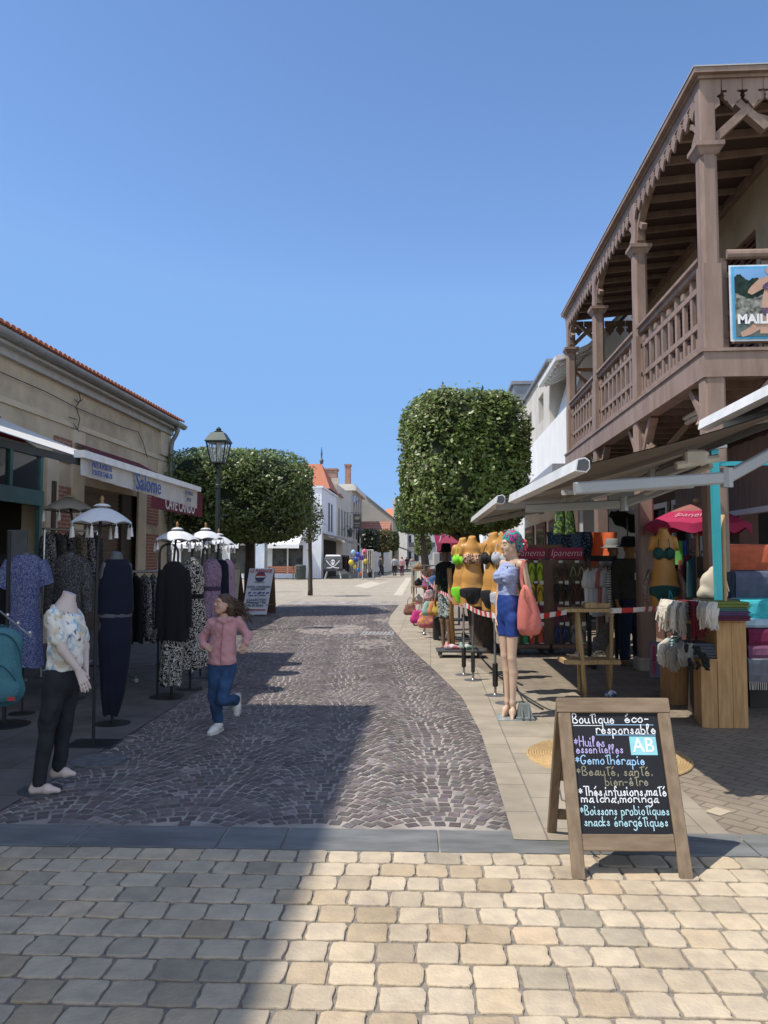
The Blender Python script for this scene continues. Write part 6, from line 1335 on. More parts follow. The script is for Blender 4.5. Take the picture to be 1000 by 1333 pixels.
# ================================================================ dressed mannequins
def dressed(px, py, label, rz, tops, legs, hatm, skin=m_dmann, short=False, jacket_len=.93, H=1.0, cat='mannequin', bare=False, facec=None):
    b = G(px, py); t = T('mannequin', label, cat, (b.x, b.y, 0), rz, group='dressed mannequins at the stalls')
    B = Body((-.36, -.25, -.005), (.36, .25, 1.86), .0105); hd = head(B, (0, -.01, 1.62), (0, -1, 0), (0, 0, 1), .98)
    B.chain([(0, .01, 1.55), (0, .01, 1.44)], [.05, .055], .03); fl = ((0, 1, 0), 1.35)
    B.chain([(0, 0, 1.38), (0, 0, 1.22), (0, 0, 1.06), (0, 0, .92)], [.14, .15, .125, .14], .06, fl); B.cone((-.17, 0, 1.40), (.17, 0, 1.40), .055, .055, .05)
    arms = [((-.19, 0, 1.39), (-.25, .02, 1.12), (-.23, -.08, .88)), ((.19, 0, 1.39), (.25, .02, 1.12), (.22, -.09, .88))]
    for a in arms: B.chain(a, [.05, .04, .028], .03)
    hand(B, arms[0][2], (0, -.15, -1), (1, 0, 0), 1, 1, .4); hand(B, arms[1][2], (0, -.15, -1), (-1, 0, 0), -1, 1, .4)
    lg = [((-.085, 0, .90), (-.09, -.01, .50), (-.09, .03, .10)), ((.085, 0, .90), (.09, -.03, .50), (.095, -.01, .10))]
    for a in lg: B.chain(a, [.09, .056, .036], .04); B.chain([a[2], (a[2][0], a[2][1] + .02, .04), (a[2][0] * 1.15, a[2][1] - .14, .018)], [.036, .034, .018], .02)
    obj('body', B.mesh('body', [skin, skin, skin]), None, t)
    K = Body((-.38, -.25, .6), (.38, .25, 1.56), .0105); K.chain([(0, 0, 1.40), (0, 0, 1.2), (0, 0, 1.0), (0, 0, jacket_len)], [.16, .175, .165, .17], .06, fl); K.cone((-.18, 0, 1.40), (.18, 0, 1.40), .07, .07, .05)
    for a in arms: K.cone(a[0], a[1], .07, .06, .04); (None if short else K.cone(a[1], tuple(np.array(a[1]) * .15 + np.array(a[2]) * .85), .06, .05, .04))
    K.cone((0, .01, 1.45), (0, .02, 1.5), .075, .075, .03); K.ripple(.005, 25, 25, 22, px); K.half((0, 0, jacket_len), (0, 0, -1)); K.half((0, 0, 1.50), (0, 0, 1)); jk_ = obj('jacket', K.mesh('jacket', tops), None, t)
    K = Body((-.26, -.25, .05), (.26, .25, 1.04), .0105); zk = .08 if not bare else .55
    K.cone((0, 0, 1.0), (0, 0, .92), .15, .155, .05, fl)
    for a in lg:
        if bare: K.cone(a[0], tuple(np.array(a[0]) * .25 + np.array(a[1]) * .75), .112, .10, .03)
        else: K.chain([a[0], a[1], (a[2][0], a[2][1], .06)], [.11, .08, .062], .03)
    K.ripple(.004, 25, 25, 28, 1); K.half((0, 0, zk), (0, 0, -1)); K.half((0, 0, 1.01), (0, 0, 1)); obj('shorts' if bare else 'trousers', K.mesh('trousers', legs), None, t)
    if hatm:
        g = MB(); g.lathe([(.17, 1.665), (.172, 1.672), (.115, 1.69), (.108, 1.72), (.10, 1.79), (.07, 1.815), (.001, 1.82)], (0, .01, 0), 24, sy=1.1); obj('hat', g, hatm, t, smooth=True, world=False)
    g = MB(); g.lathe([(.001, 0), (.17, 0), (.17, .008), (.001, .01)], (0, .02, 0), 20); obj('base', g, m_metal_d, t, world=False)
    return t
m_blk = mat('black_cloth', (.006, .006, .007), .95); m_olive = mat('olive_cloth', (.032, .034, .025), .9, (.025, .027, .02), 8, .2, 50); m_dn = mat('dark_denim', (.012, .02, .045), .9)
dm = dressed(822, 866, 'dressed mannequin in black hat, olive jacket and dark jeans', YAW + .15, m_olive, m_dn, m_blk, mat('caramel_mannequin', (.30, .16, .07), .5))
g = MB(); g.box((-.02, -.20, 1.20), (.02, -.195, 1.30)); g.box((-.004, -.198, 1.30), (.004, -.194, 1.36)); obj('price_tag', g, m_sole_tag, dm, world=False)
dressed(800, 852, 'dressed mannequin in a dark navy coat half hidden by the olive one', YAW + .3, mat('navy_coat', (.012, .014, .022), .9), m_dn, mat('grey_cap', (.16, .16, .15), .8))
dressed(581, 846, 'dressed mannequin in black hat, black T-shirt and floral shorts on bare legs', YAW - .7, print_mat('black_green_tee', (.012, .014, .013), (.02, .06, .035), 7, .6), print_mat('floral_shorts', (.03, .05, .06), (.45, .50, .46), 26, .52), m_blk, m_dmann, True, .98, bare=True).scale = (.74, .74, .965)
# big black folded parasol canopy tilted behind the olive mannequin
p = PD(817, 690, 11.6); g = MB(); g.X = Matrix.Translation(p) @ Matrix.Rotation(rad(28), 4, 'Y') @ Matrix.Rotation(rad(-14), 4, 'X')
g.grid(lambda u, v: ((.04 + .30 * v) * math.cos(2 * math.pi * u), (.04 + .30 * v) * math.sin(2 * math.pi * u), .30 - .16 * v * v + .02 * math.cos(16 * math.pi * u) * v), 32, 6, True); g.grid(lambda u, v: ((.04 + .30 * v) * math.cos(-2 * math.pi * u), (.04 + .30 * v) * math.sin(-2 * math.pi * u), .29 - .16 * v * v + .02 * math.cos(16 * math.pi * u) * v), 32, 6, True)
bu = T('umbrella', 'open black umbrella tilted above the olive-jacket mannequin', 'umbrella', (p.x, p.y, 0)); obj('canopy', g, m_blk, bu, smooth=True); g = MB(); g.tube([(p.x, p.y, 0), (p.x, p.y, p.z + .2)], .012, 6); obj('pole', g, m_metal_d, bu)
# ================================================================ pink parasol
pc_ = PD(906, 655, 10.0); R0 = (PD(965, 690, 10.0).x - pc_.x) * 1.12; zr_ = PD(906, 684, 10).z - pc_.z
pk = T('parasol', 'pink parasol with white lettering and a duller crown', 'parasol', (pc_.x, pc_.y, 0)); m_pk = mat('parasol_pink', (.42, .025, .09), .8, (.36, .02, .075), 4, trans=.12); m_pkc = mat('parasol_crown', (.34, .13, .11), .8, trans=.1)
def par(u, v):
    a = 2 * math.pi * u; sc = abs(math.cos(4 * a)); r = R0 * v * (1 - .04 * sc * v); return (pc_.x + r * math.cos(a), pc_.y + r * math.sin(a), pc_.z + zr_ * v ** 1.35 + (.03 * sc * v * v if v < .99 else .03 * sc))
g = MB(); g.grid(lambda u, v: par(u, .02 + v * .50), 64, 5, True); cr_ = obj('crown_panel', g, m_pkc, pk, smooth=True); g = MB(); g.grid(lambda u, v: par(u, .515 + v * .485), 64, 6, True)
g.grid(lambda u, v: tuple(Vector(par(u, 1.0)) + Vector((0, 0, -.12 * v * (.6 + .4 * abs(math.sin(4 * 2 * math.pi * u)))))), 64, 2, True); obj('canopy', g, m_pk, pk, smooth=True)
g = MB(); g.tube([(pc_.x, pc_.y, 0), (pc_.x, pc_.y, pc_.z + .04)], .02, 8); g.ball((pc_.x, pc_.y, pc_.z + .03), .04)
for k in range(8): a = math.pi / 4 * k; g.tube([(pc_.x, pc_.y, pc_.z - .35), (pc_.x + .55 * R0 * math.cos(a), pc_.y + .55 * R0 * math.sin(a), pc_.z + zr_ * .45 - .02)], .006, 4)
obj('pole', g, mat('pole_wood', (.35, .22, .12), .6), pk); c0 = Vector((pc_.x + .06, pc_.y, 0)); tx = text_mesh('Ipanema', .16, .001, .25)
for v in tx.vertices:
    a = -math.pi / 2 - YAW + (v.co.x - .19) / R0 * 1.15; vv = .74 - v.co.y / R0 * .9; q = Vector(par((a / (2 * math.pi)) % 1, vv)); v.co = q + Vector((math.cos(a) * .012, math.sin(a) * .012, .012)) - Vector((pc_.x, pc_.y, 0))
tx.materials.clear(); tx.materials.append(mat('pale_rose_lettering', (.75, .55, .57), .6)); o_ = obj('lettering', tx, None, pk)
# poster leaning at the foot
p = G(857, 884); ps = T('leaflet_board', 'small blue and pink printed board standing below the teal bust', 'sign', (p.x, p.y, 0), YAW + .15); g = MB(); g.box((-.10, 0, .02), (.10, .012, .46)); obj('board', g, mat('print_blue', (.05, .16, .38), .5, (.30, .38, .48), 5), ps, world=False)
g = MB(); g.box((-.092, -.004, .04), (-.02, .0, .44)); bnd = obj('pink_band', g, mat('print_pink', (.62, .22, .32), .5), ps, world=False); lettering('Coule Baguette', .058, Vector((-.056, -.006, .24)) + _origin(ps), (0, 0, 1), (-1, 0, 0), mat('print_red', (.35, .03, .08), .5), ps, sx=.9)
g = MB(); g.ball((.05, -.004, .16), .04, 8, 5, (1, .1, 1)); g.ball((.06, -.004, .30), .03, 8, 5, (1, .1, 1)); obj('printed_figures', g, mat('print_dark', (.10, .08, .10), .5, (.4, .3, .3), 30), ps, world=False)
# ================================================================ crates and towels
m_pine = wood('pine', (.50, .30, .135), (.37, .205, .085), .7, 7, (5, 5, .5))
def crate(label, a, b, z, depth, seed=0):
    """plank crate between two ground points of its front edge"""
    a = Vector((a.x, a.y, 0)); b = Vector((b.x, b.y, 0)); d = (b - a).normalized(); n = Vector((-d.y, d.x, 0)); L = (b - a).length
    t = T('wooden_crate', label, 'crate', a, math.atan2(d.y, d.x)); g = MB(); k = max(1, round(L / .13))
    for i in range(k): g.box((L * i / k + .001, 0, 0), (L * (i + 1) / k - .001, .018, z - .002 * (i % 2)), .002)
    g.box((0, .0185, 0), (.018, depth, z - .004)); g.box((L - .018, .0185, 0), (L, depth, z - .004)); obj('planks', g, m_pine, t, world=False)
    g = MB(); g.box((-.006, -.004, z), (L + .006, depth, z + .018), .003); obj('top_board', g, m_pine, t, world=False); return t
crate('tall pine crate carrying the upper towels, nearest right', G(936, 948), G(975, 948), PD(950, 811, 6.85).z, .42)
crate('lower pine crate joined to the tall one on its left', G(914, 947), G(935.5, 948), PD(925, 862, 6.85).z, .40)
crate('sunlit pine crate behind on the left, under the grey towels', G(876, 918), G(912, 918), PD(890, 858, 7.9).z, .35)
def towel(label, a, b, z, h, depth, m_, fr=None, frm=None, seed=0, frl=.16, side='l', cols=None):
    """folded towel slab with rounded folds; fringe strands hang from its front/left edge"""
    a = Vector((a.x, a.y, z)); b = Vector((b.x, b.y, z)); d = (b - a); d.z = 0; L = d.length; t = T('towel', label, 'towel', a, math.atan2(d.y, d.x), group='folded hammam towels'); rg = random.Random(seed); g = MB(); nl = max(2, int(h / .022))
    for i in range(nl):
        z0, z1 = h * i / nl, h * (i + 1) / nl; e = rg.uniform(0, .012); g.box((e, e * .6, z0 + .001), (L - rg.uniform(0, .012), depth, z1 - .001), min(.009, (z1 - z0) * .45))
    obj('folds', g, m_, t, world=False)
    if fr:
        g = MB(); n = int((L if side == 'f' else depth) / .010) if side != 'lf' else 60
        for i in range(int(fr * 1.9)):
            u = rg.random()
            if side == 'f': p0 = (u * L, 0.0, h * rg.uniform(.4, 1)); o = Vector((0, -1, 0))
            elif side == 'l': p0 = (0, u * depth, h * rg.uniform(.4, 1)); o = Vector((-1, 0, 0))
            else: p0 = (u * min(L * .3, .07), 0, h * rg.uniform(.4, 1)) if rg.random() < .45 else (0, u * depth, h * rg.uniform(.4, 1)); o = Vector((-.7, -.7, 0))
            p0 = Vector(p0); p0.z = h * rg.uniform(.55, 1.02); bl = rg.uniform(.02, .075); q = p0 + o * bl + Vector((rg.uniform(-.01, .01), 0, -frl * .22)); q2 = p0 + o * bl * rg.uniform(.9, 1.25) + Vector((rg.uniform(-.015, .015), 0, -frl * .5)); r = p0 + o * bl * rg.uniform(.5, 1.1) + Vector((rg.uniform(-.025, .025), 0, -frl * rg.uniform(.55, .95)))
            g.tube([p0, q, q2, r], [.007, .0085, .008, .005], 5)
        obj('fringe', g, frm or m_, t, world=False)
    return t
mt_ = lambda n, c, **k: mat('towel_' + n, c, .95, tuple(x * .8 for x in c), 12, .35, 120, **k)
Z1 = PD(950, 811, 6.85).z + .02; fy = lambda px, D, z=0: PD(px, 800, D)
c_w, c_g = mat('fringe_cream', (.60, .56, .49), .95), mat('fringe_grey', (.30, .28, .25), .95)
towel('plum folded towel at the bottom right of the upper stack', fy(931, 6.80), fy(980, 6.80), Z1, .045, .34, mt_('plum', (.12, .03, .06)), 0, seed=1)
towel('purple folded towel above the plum one', fy(929, 6.79), fy(979, 6.79), Z1 + .046, .04, .34, mt_('purple', (.11, .07, .16)), 0, seed=2)
towel('sea green folded towel between purple and olive', fy(926, 6.80), fy(977, 6.80), Z1 + .087, .03, .34, mt_('sea', (.10, .20, .17)), 60, c_w, 3, .20, 'lf')
towel('olive green folded towel on top of the right upper stack', fy(924, 6.79), fy(978, 6.79), Z1 + .118, .05, .34, mt_('olive', (.17, .21, .05)), 90, c_w, 4, .24, 'lf')
towel('teal and white folded towel in the middle of the upper row', fy(915, 6.95), fy(924, 6.95), Z1 + .0, .16, .34, mt_('teal', (.05, .14, .16)), 50, c_w, 5, .12, 'f')
towel('maroon folded towel with maroon fringe in the upper row', fy(900, 7.0), fy(914.5, 7.0), Z1 + .0, .16, .36, mt_('maroon', (.13, .012, .022)), 130, mat('fringe_maroon', (.12, .012, .022), .95), 6, .30, 'f')
towel('grey towel with thick grey fringe, second from the left in the upper row', fy(889, 7.05), fy(899.5, 7.05), Z1 - .01, .16, .36, mt_('grey', (.22, .205, .185)), 140, c_g, 7, .26, 'lf')
towel('cream towel with thick cream fringe, leftmost of the upper row', fy(879, 7.1), fy(888.5, 7.1), Z1 - .01, .17, .36, mt_('cream', (.62, .58, .5)), 150, c_w, 8, .24, 'lf')
g = MB(); a, b = fy(878, 7.12), fy(926, 6.98); g.bar((a.x, a.y + .2, Z1 - .03), (b.x, b.y + .2, Z1 - .03), .34, .03); tag(obj('shelf_board', g, m_pine), 'pine shelf board under the fringed upper towels', 'shelf')
Z2 = PD(925, 862, 6.85).z + .02
towel('blue grey folded towel of the lower stack', fy(890, 7.0), fy(936, 6.92), Z2, .13, .34, mt_('slate', (.10, .115, .14)), 150, c_g, 9, .17, 'lf')
towel('white towel with aqua fold and cream fringe, leftmost of the lower stack', fy(866, 7.25), fy(880, 7.2), Z2 + .0, .14, .36, mt_('aqua', (.45, .60, .60)), 150, c_w, 10, .22, 'lf')
towel('grey towel with black and cream tassels in front of the lower stack', fy(878, 7.12), fy(905, 7.0), Z2 + .0, .11, .30, mt_('ash', (.20, .20, .21)), 160, c_g, 11, .22, 'lf')
g = MB(); rg = random.Random(2)
for k in range(16): p = PD(893 + rg.random() * 28, 838 + rg.random() * 25, 6.84 + rg.random() * .03); g.tube([p, p + Vector((rg.uniform(-.03, .03), -.02, -.03)), p + Vector((rg.uniform(-.03, .03), -.01, -.07))], [.016, .02, .01], 6)
tag(obj('tassels', g, mat('black_wool', (.012, .012, .012), .95)), 'black wool tassels hanging over the lower grey towels', 'tassels')
# stand of towels at the right edge
sd_ = PD(1000, 800, 7.7); st = T('towel_stand', 'dark stepped stand under the towels at the right edge', 'display stand', (sd_.x, sd_.y, 0)); g = MB(); x0 = PD(946, 740, 7.7).x; x1 = x0 + 2.0; y_ = sd_.y
g.box((x0 + .25, y_ + .12, 0), (x1, y_ + .9, .85)); g.box((x0 + .1, y_ + .3, .85), (x1, y_ + .9, 1.28)); g.box((x0 + .02, y_ + .5, 1.28), (x1, y_ + .9, 1.52)); obj('steps', g, mat('dark_wood', (.05, .04, .032), .8), st)
def drape(label, pa, pb, D, m_, stripes=None, fr=None):
    a, b = PD(*pa, D), PD(*pb, D); t = T('towel', label, 'towel', (a.x, a.y, b.z), 0, group='towels draped on the stepped stand'); L, h = b.x - a.x, a.z - b.z; g = MB()
    prof = [(0, 0), (-.015, h * .3), (-.012, h * .8), (0, h * .96), (.02, h), (.3, h + .01), (.3, h - .02), (.03, h - .03), (.015, 0)]
    n = 14; g._skin([[g.v((L * k / n, y + .006 * math.sin(k * 1.9 + z * 20), z)) for y, z in prof] for k in range(n + 1)]); obj('fabric', g, m_, t, smooth=False, world=False)
    if fr:
        g = MB()
        for k in range(40): x = L * (k + .5) / 40; g.tube([(x, 0, .005), (x + random.uniform(-.006, .006), -.005, -.07)], .004, 4)
        obj('fringe', g, fr, t, world=False)
drape('terracotta towel draped on the top step', (945, 709), (1075, 742), 7.9, mt_('terra', (.42, .10, .045)))
drape('navy towel draped on the second step, left', (921, 744), (956, 778), 7.7, mt_('navy', (.022, .028, .045)))
drape('slate blue towel with a woven stripe on the second step, right', (957, 744), (1080, 778), 7.7, mt_('slateblue', (.085, .10, .15)))
drape('turquoise towel draped below the slate blue one', (963, 781), (1080, 806), 7.45, mt_('turq', (.05, .42, .46)))
drape('pale blue towel folded under the turquoise one', (966, 806), (1080, 817), 7.4, mt_('pale', (.36, .48, .55)))
drape('burgundy towel in the lower tier at the right edge', (974, 819), (1080, 841), 7.35, mt_('burg', (.15, .015, .05)))
drape('mauve towel under the burgundy one', (974, 841), (1080, 857), 7.3, mt_('mauve', (.16, .06, .11)))
drape('grey fringed towel lowest at the right edge', (974, 858), (1080, 888), 7.25, mt_('lowgrey', (.16, .165, .18)), fr=c_w)
p = PD(928, 777, 7.4); bg_ = T('canvas_bag', 'cream canvas bag slumped behind the turquoise post', 'bag', (p.x, p.y, p.z - .02), YAW); bg_.scale = (.84, .84, .95); K = Body((-.2, -.14, 0), (.2, .14, .34), .01); K.chain([(0, 0, .05), (-.01, 0, .16), (.02, 0, .27)], [.13, .115, .06], .05, ((0, 1, 0), 1.5)); K.cone((-.11, 0, .05), (.12, 0, .05), .06, .05, .05); K.ripple(.008, 18, 18, 18); K.half((0, 0, .01), (0, 0, -1)); obj('bag_body', K.mesh('bag_body', mat('cream_cotton', (.52, .46, .37), .95, (.45, .40, .32), 8, .3, 60)), None, bg_)
g = MB(); g.tube([(.05, -.06, .27), (.12, -.09, .18), (.15, -.08, .08)], .008, 5); obj('handle', g, mat('cream_cotton', (.52, .46, .37)), bg_, world=False)
p = PD(935, 776, 7.5); g = MB(); g.box((p.x - .25, p.y - .22, 0), (p.x + .12, p.y + .2, p.z - .02)); tag(obj('plinth', g, mat('dark_wood', (.05, .04, .032), .8)), 'dark plinth under the cream canvas bag behind the towels', 'plinth')
# ================================================================ driftwood easel shelf
eb = G(778, 908); ez = T('driftwood_stand', 'rustic driftwood stand with a small shelf, behind the chalkboard', 'stand', (eb.x, eb.y, 0), YAW); m_drift = wood('driftwood', (.50, .35, .18), (.36, .24, .115), .75, 9, (4, 4, .7))
for (xa, ya, xb, yb, zt_, r_) in ((-.14, -.03, -.21, -.02, .93, .026), (.17, .12, .20, .10, .93, .023), (-.13, .25, -.17, .2, .92, .018), (.2, .3, .19, .25, .92, .018)):
    g = MB(); g.tube([(xa, ya, 0), ((xa + xb) / 2 + .008, ya, .45), (xb, yb, zt_)], [r_ * 1.05, r_, r_ * .95], 9); obj('leg', g, m_drift, ez, smooth=True, world=False)
def plank(z, x0, x1, y0, y1, th, seed):
    rg = random.Random(seed); g = MB(); pts = [(x0 + (x1 - x0) * k / 7, y0 + rg.uniform(-.02, .015)) for k in range(8)] + [(x1 - (x1 - x0) * k / 7, y1 + rg.uniform(-.015, .02)) for k in range(8)]; g.prism([(x, y, z) for x, y in pts], (0, 0, th)); return g
obj('shelf', plank(.92, -.36, .16, -.06, .26, .035, 1), m_drift, ez, world=False); obj('shelf', plank(.36, -.36, .24, -.06, .28, .045, 2), m_drift, ez, world=False)
g = MB(); g.box((-.12, .0, .957), (.02, .10, 1.02), .006); g.box((.025, .02, .957), (.16, .12, 1.01), .006); obj('top_blocks', g, m_drift, ez, world=False)
for i, (x, y, z, lab) in enumerate(((-.22, .02, .425, 'pale driftwood pieces on the low shelf, left'), (.04, .05, .425, 'driftwood bowl pieces on the low shelf, right'))):
    g = MB(); rg = random.Random(i + 3)
    for k in range(6): g.tube([(x + rg.uniform(-.09, .09), y + rg.uniform(-.04, .08), z + .012 + .008 * k), (x + rg.uniform(-.09, .09), y + rg.uniform(-.04, .08), z + .02 + .008 * k)], [.014, .008], 6)
    o_ = obj('wood_pieces', g, wood('bleached_wood', (.50, .42, .32), (.38, .3, .21)), None, world=False); o_.location = eb; o_.rotation_euler = (0, 0, YAW); tag(o_, lab, 'driftwood')
g = MB(); g.X = Matrix.Translation(eb + _R * .07 + _F * .22 + Vector((0, 0, .43))) @ Matrix.Rotation(YAW, 4, 'Z') @ Matrix.Rotation(rad(20), 4, 'Y'); g.lathe([(.001, 0), (.16, 0), (.16, .02), (.001, .02)], (0, 0, 0), 20) if False else g.prism([(.075 * math.cos(t), 0, .19 + .19 * math.sin(t)) for t in [2 * math.pi * k / 20 for k in range(20)]], (0, .02, 0)); tag(obj('woven_board', g, mat('woven_grey', (.09, .08, .07), .9, (.045, .04, .036), 40)), 'dark oval woven board leaning on the low driftwood shelf', 'board')
p = G(795, 908); K = Body((-.08, -.06, 0), (.08, .06, .09), .006); K.ell((0, 0, .035), (.06, .04, .035), .01).ell((.03, -.01, .05), (.03, .03, .03), .02); K.ripple(.008, 60, 60, 60); o_ = obj('packet', K.mesh('packet', mat('packet_blue', (.06, .12, .35), .4, (.6, .62, .66), 22, lo=.45, hi=.55))); o_.location = p; tag(o_, 'crumpled blue and white packet on the ground under the driftwood stand', 'packet')
# ================================================================ jute mat
jc = G(791, 984.5, .012); R0 = .60; g = MB(); prof = []
for k in range(30): r = R0 * (1 - k / 30); prof += [(r, .008), (r - R0 / 60, .0145)]
g.lathe([(R0 + .004, 0)] + prof + [(.001, .012)], (0, 0, 0), 56); jm = obj('jute_mat', g, mat('jute', (.47, .32, .15), .95, (.38, .25, .11), 30, .5, 150), smooth=False); jm.location = (jc.x, jc.y, .007); tag(jm, 'round braided jute mat lying on the paving behind the chalkboard', 'mat')
# ================================================================ red and white barrier tape, with the pole that carries it
m_red, m_wt = mat('tape_red', (.55, .03, .03), .45), mat('tape_white', (.74, .72, .70), .45)
def tape(label, pts, w_=.055, seg=.11, sag=.03):
    t = T('barrier_tape', label, 'barrier tape', pts[0], group='red and white barrier tape'); g = MB(); tot = 0; prev = None
    for p, q in zip(pts, pts[1:]):
        L = (q - p).length; n = max(2, int(L / (seg / 2)))
        for k in range(n + 1):
            u = k / n; c = p.lerp(q, u) - Vector((0, 0, sag * L * math.sin(math.pi * u) * .6)); tw = .35 * math.sin(tot * 2.3 + u * L * 3.0); up_v = Vector((math.sin(tw) * .3, -math.sin(tw), math.cos(tw))) * w_ / 2
            cur = (c - up_v, c + up_v, tot + u * L)
            if prev: g.mi = 0 if int(prev[2] / seg) % 2 else 1; g.quad(prev[0], cur[0], cur[1], prev[1]); g.quad(prev[1] + Vector((0, .002, 0)), cur[1] + Vector((0, .002, 0)), cur[0] + Vector((0, .002, 0)), prev[0] + Vector((0, .002, 0)))
            prev = cur
        tot += L
    obj('ribbon', g, [m_red, m_wt], t)
tape('red and white tape sagging from the bag racks past the wooden pole to the mannequin', [PD(546, 744, 15.5), PD(553, 752, 14.6), PD(583, 775, 11.9), PD(607, 788, 9.1), PD(642, 801, 7.75), PD(663, 806, 7.3)])
tape('red and white tape from the coral bag to the driftwood stand', [PD(700, 803, 7.8), PD(738, 797, 8.2)], sag=.0); tape('red and white tape from the driftwood stand to the teal bust', [PD(794, 795, 8.4), PD(840, 793, 8.3), PD(885, 787, 7.3)], sag=.015)
p = G(590, 846); g = MB(); q = PD(585, 740, 12.3); g.tube([(p.x, p.y, .03), q], .038, 8); tag(obj('wooden_pole', g, wood('pole_pine', (.42, .25, .10), (.33, .18, .07)), smooth=True), 'upright wooden pole holding the tape beside the tree', 'pole')
# ================================================================ racks of bags farther along the right
def shelf_rack(label, px, py, w_, H, n, m_, depth=.3, rz=YAW, group=None):
    b = G(px, py); t = T('display_rack', label, 'display rack', (b.x, b.y, 0), rz, group); g = MB()
    for x in (-w_ / 2, w_ / 2): g.box((x - .015, 0, 0), (x + .015, .03, H)); g.box((x - .014, depth - .03, 0), (x + .014, depth, H))
    obj('frame', g, m_, t, world=False)
    for k in range(n): z = .12 + (H - .2) * k / max(1, n - 1); g = MB(); g.box((-w_ / 2 - .06, -.06, z), (w_ / 2 + .02, depth, z + .025)); obj('shelf', g, m_, t, world=False)
    return b
m_ply = wood('ply', (.38, .24, .12), (.29, .17, .08)); b1 = shelf_rack('wooden shelf rack of small goods, farthest left of the right-hand stalls', 549, 815, .34, 1.30, 4, m_ply)
items = [((.02, .02, .02), 'black small bag'), ((.5, .44, .36), 'cream hat'), ((.03, .03, .035), 'dark pouch'), ((.30, .2, .12), 'tan pouch')]
for i, (c_, nm) in enumerate(items): 
    g = MB(); K = Body((-.13, -.1, 0), (.13, .1, .24), .014); K.cone((-.04, 0, .07), (.04, 0, .07), .065, .06, .04).cone((0, 0, .12), (0, 0, .16), .04, .03, .04); o_ = obj('pouch', K.mesh('pouch', mat('pouch%d' % i, c_, .8))); z = .12 + 1.1 * i / 3 + .026; o_.location = b1 + _R * -.06 + _F * .06 + Vector((0, 0, z)); tag(o_, nm + ' on the wooden shelf rack, ' + ['lowest shelf', 'second shelf', 'third shelf', 'top shelf'][i], 'pouch', 'goods on the wooden shelf rack')
def pbag(label, px, py, D, c_, c2_=None, w_=.26, h=.28, cat='handbag'):
    p = PD(px, py, D); t = T('handbag', label, cat, (p.x, p.y, p.z), YAW + random.uniform(-.4, .4), group='bags hung along the right-hand racks'); K = Body((-w_ / 2 - .06, -.1, -.02), (w_ / 2 + .06, .1, h + .08), .012); K.cone((-w_ * .25, 0, h * .3), (w_ * .25, 0, h * .3), h * .32, h * .30, .05, ((0, 1, 0), 1.7)); K.cone((-w_ * .2, 0, h * .65), (w_ * .2, 0, h * .65), h * .26, h * .25, .05, ((0, 1, 0), 2.2)); K.ripple(.006, 24, 24, 24); K.half((0, 0, .005), (0, 0, -1))
    m_ = print_mat('bag_print_' + label[:14], c_, c2_, 16, .52, .05) if c2_ else mat('bag_' + label[:14], c_, .7); obj('bag_body', K.mesh('bag_body', m_), None, t); g = MB(); g.tube([(-w_ * .28, 0, h * .8), (-w_ * .2, 0, h * 1.25), (0, 0, h * 1.45), (w_ * .2, 0, h * 1.25), (w_ * .28, 0, h * .8)], .008, 5); obj('handle', g, m_, t, world=False)
for args in (('magenta handbag at the kerb end of the racks', 545, 812, 15.6, (.55, .03, .20), None, .3, .30), ('floral pink and orange tote below the multicoloured purses', 557, 818, 14.6, (.55, .14, .22), (.55, .30, .08), .34, .36), ('brown wicker basket farthest left on the pavement', 534, 801, 18.5, (.22, .10, .07), None, .26, .3), ('red and blue striped purse in the top row', 559, 768, 14.4, (.40, .07, .06), (.06, .14, .35), .24, .26), ('blue purse in the top row', 567, 766, 14.0, (.05, .12, .30), None, .22, .26), ('yellow and pink purse in the top row, right', 574, 768, 13.8, (.50, .32, .08), (.5, .14, .2), .2, .26), ('white and rose purse in the middle row', 561, 783, 14.2, (.58, .50, .50), (.5, .2, .25), .26, .24), ('dark purse in the middle row', 572, 782, 13.9, (.05, .04, .05), None, .22, .24), ('mint green purse in the lower row', 559, 802, 14.3, (.30, .50, .42), None, .2, .30), ('orange purse in the lower row', 566, 802, 14.1, (.60, .25, .10), None, .18, .30), ('golden yellow purse in the lower row', 572, 801, 13.9, (.52, .36, .06), None, .16, .28)): pbag(*args)
b2 = G(566, 826); br_ = T('bag_rail', 'tall wheeled rail carrying the multicoloured purses', 'display rack', (b2.x, b2.y, 0), YAW); g = MB()
for x in (-.2, .22): g.tube([(x, 0, .06), (x, 0, 1.38)], .018, 6)
for z in (1.36, 1.0, .70): g.tube([(-.22, 0, z), (.24, 0, z)], .014, 6)
g.bar((-.22, -.2, .06), (-.22, .2, .06), .03); g.bar((.24, -.2, .06), (.24, .2, .06), .03)
for x in (-.22, .24):
    for y in (-.2, .2): g.ball((x, y, .035), .035, 8, 5)
obj('frame', g, mat('steel', (.30, .285, .27), .35), br_, world=False); g = MB(); g.box((-.2, .03, .4), (.23, .05, 1.3)); obj('back_panel', g, m_ply, br_, world=False)
p = G(571, 834); g = MB(); g.box((-.09, 0, 0), (.13, .28, .42), .02); o_ = tag(obj('black_box', g, mat('black_plastic', (.02, .02, .02), .5)), 'black plastic box standing at the feet of the hatted mannequin', 'box'); o_.location = p; o_.rotation_euler = (0, 0, YAW)
p = G(569, 822); g = MB(); g.box((-.06, 0, 0), (.06, .4, 1.62), .01); o_ = tag(obj('grey_cabinet', g, mat('cabinet_grey', (.50, .50, .47), .7)), 'tall narrow pale grey cabinet behind the hatted mannequin', 'cabinet'); o_.location = p; o_.rotation_euler = (0, 0, YAW)
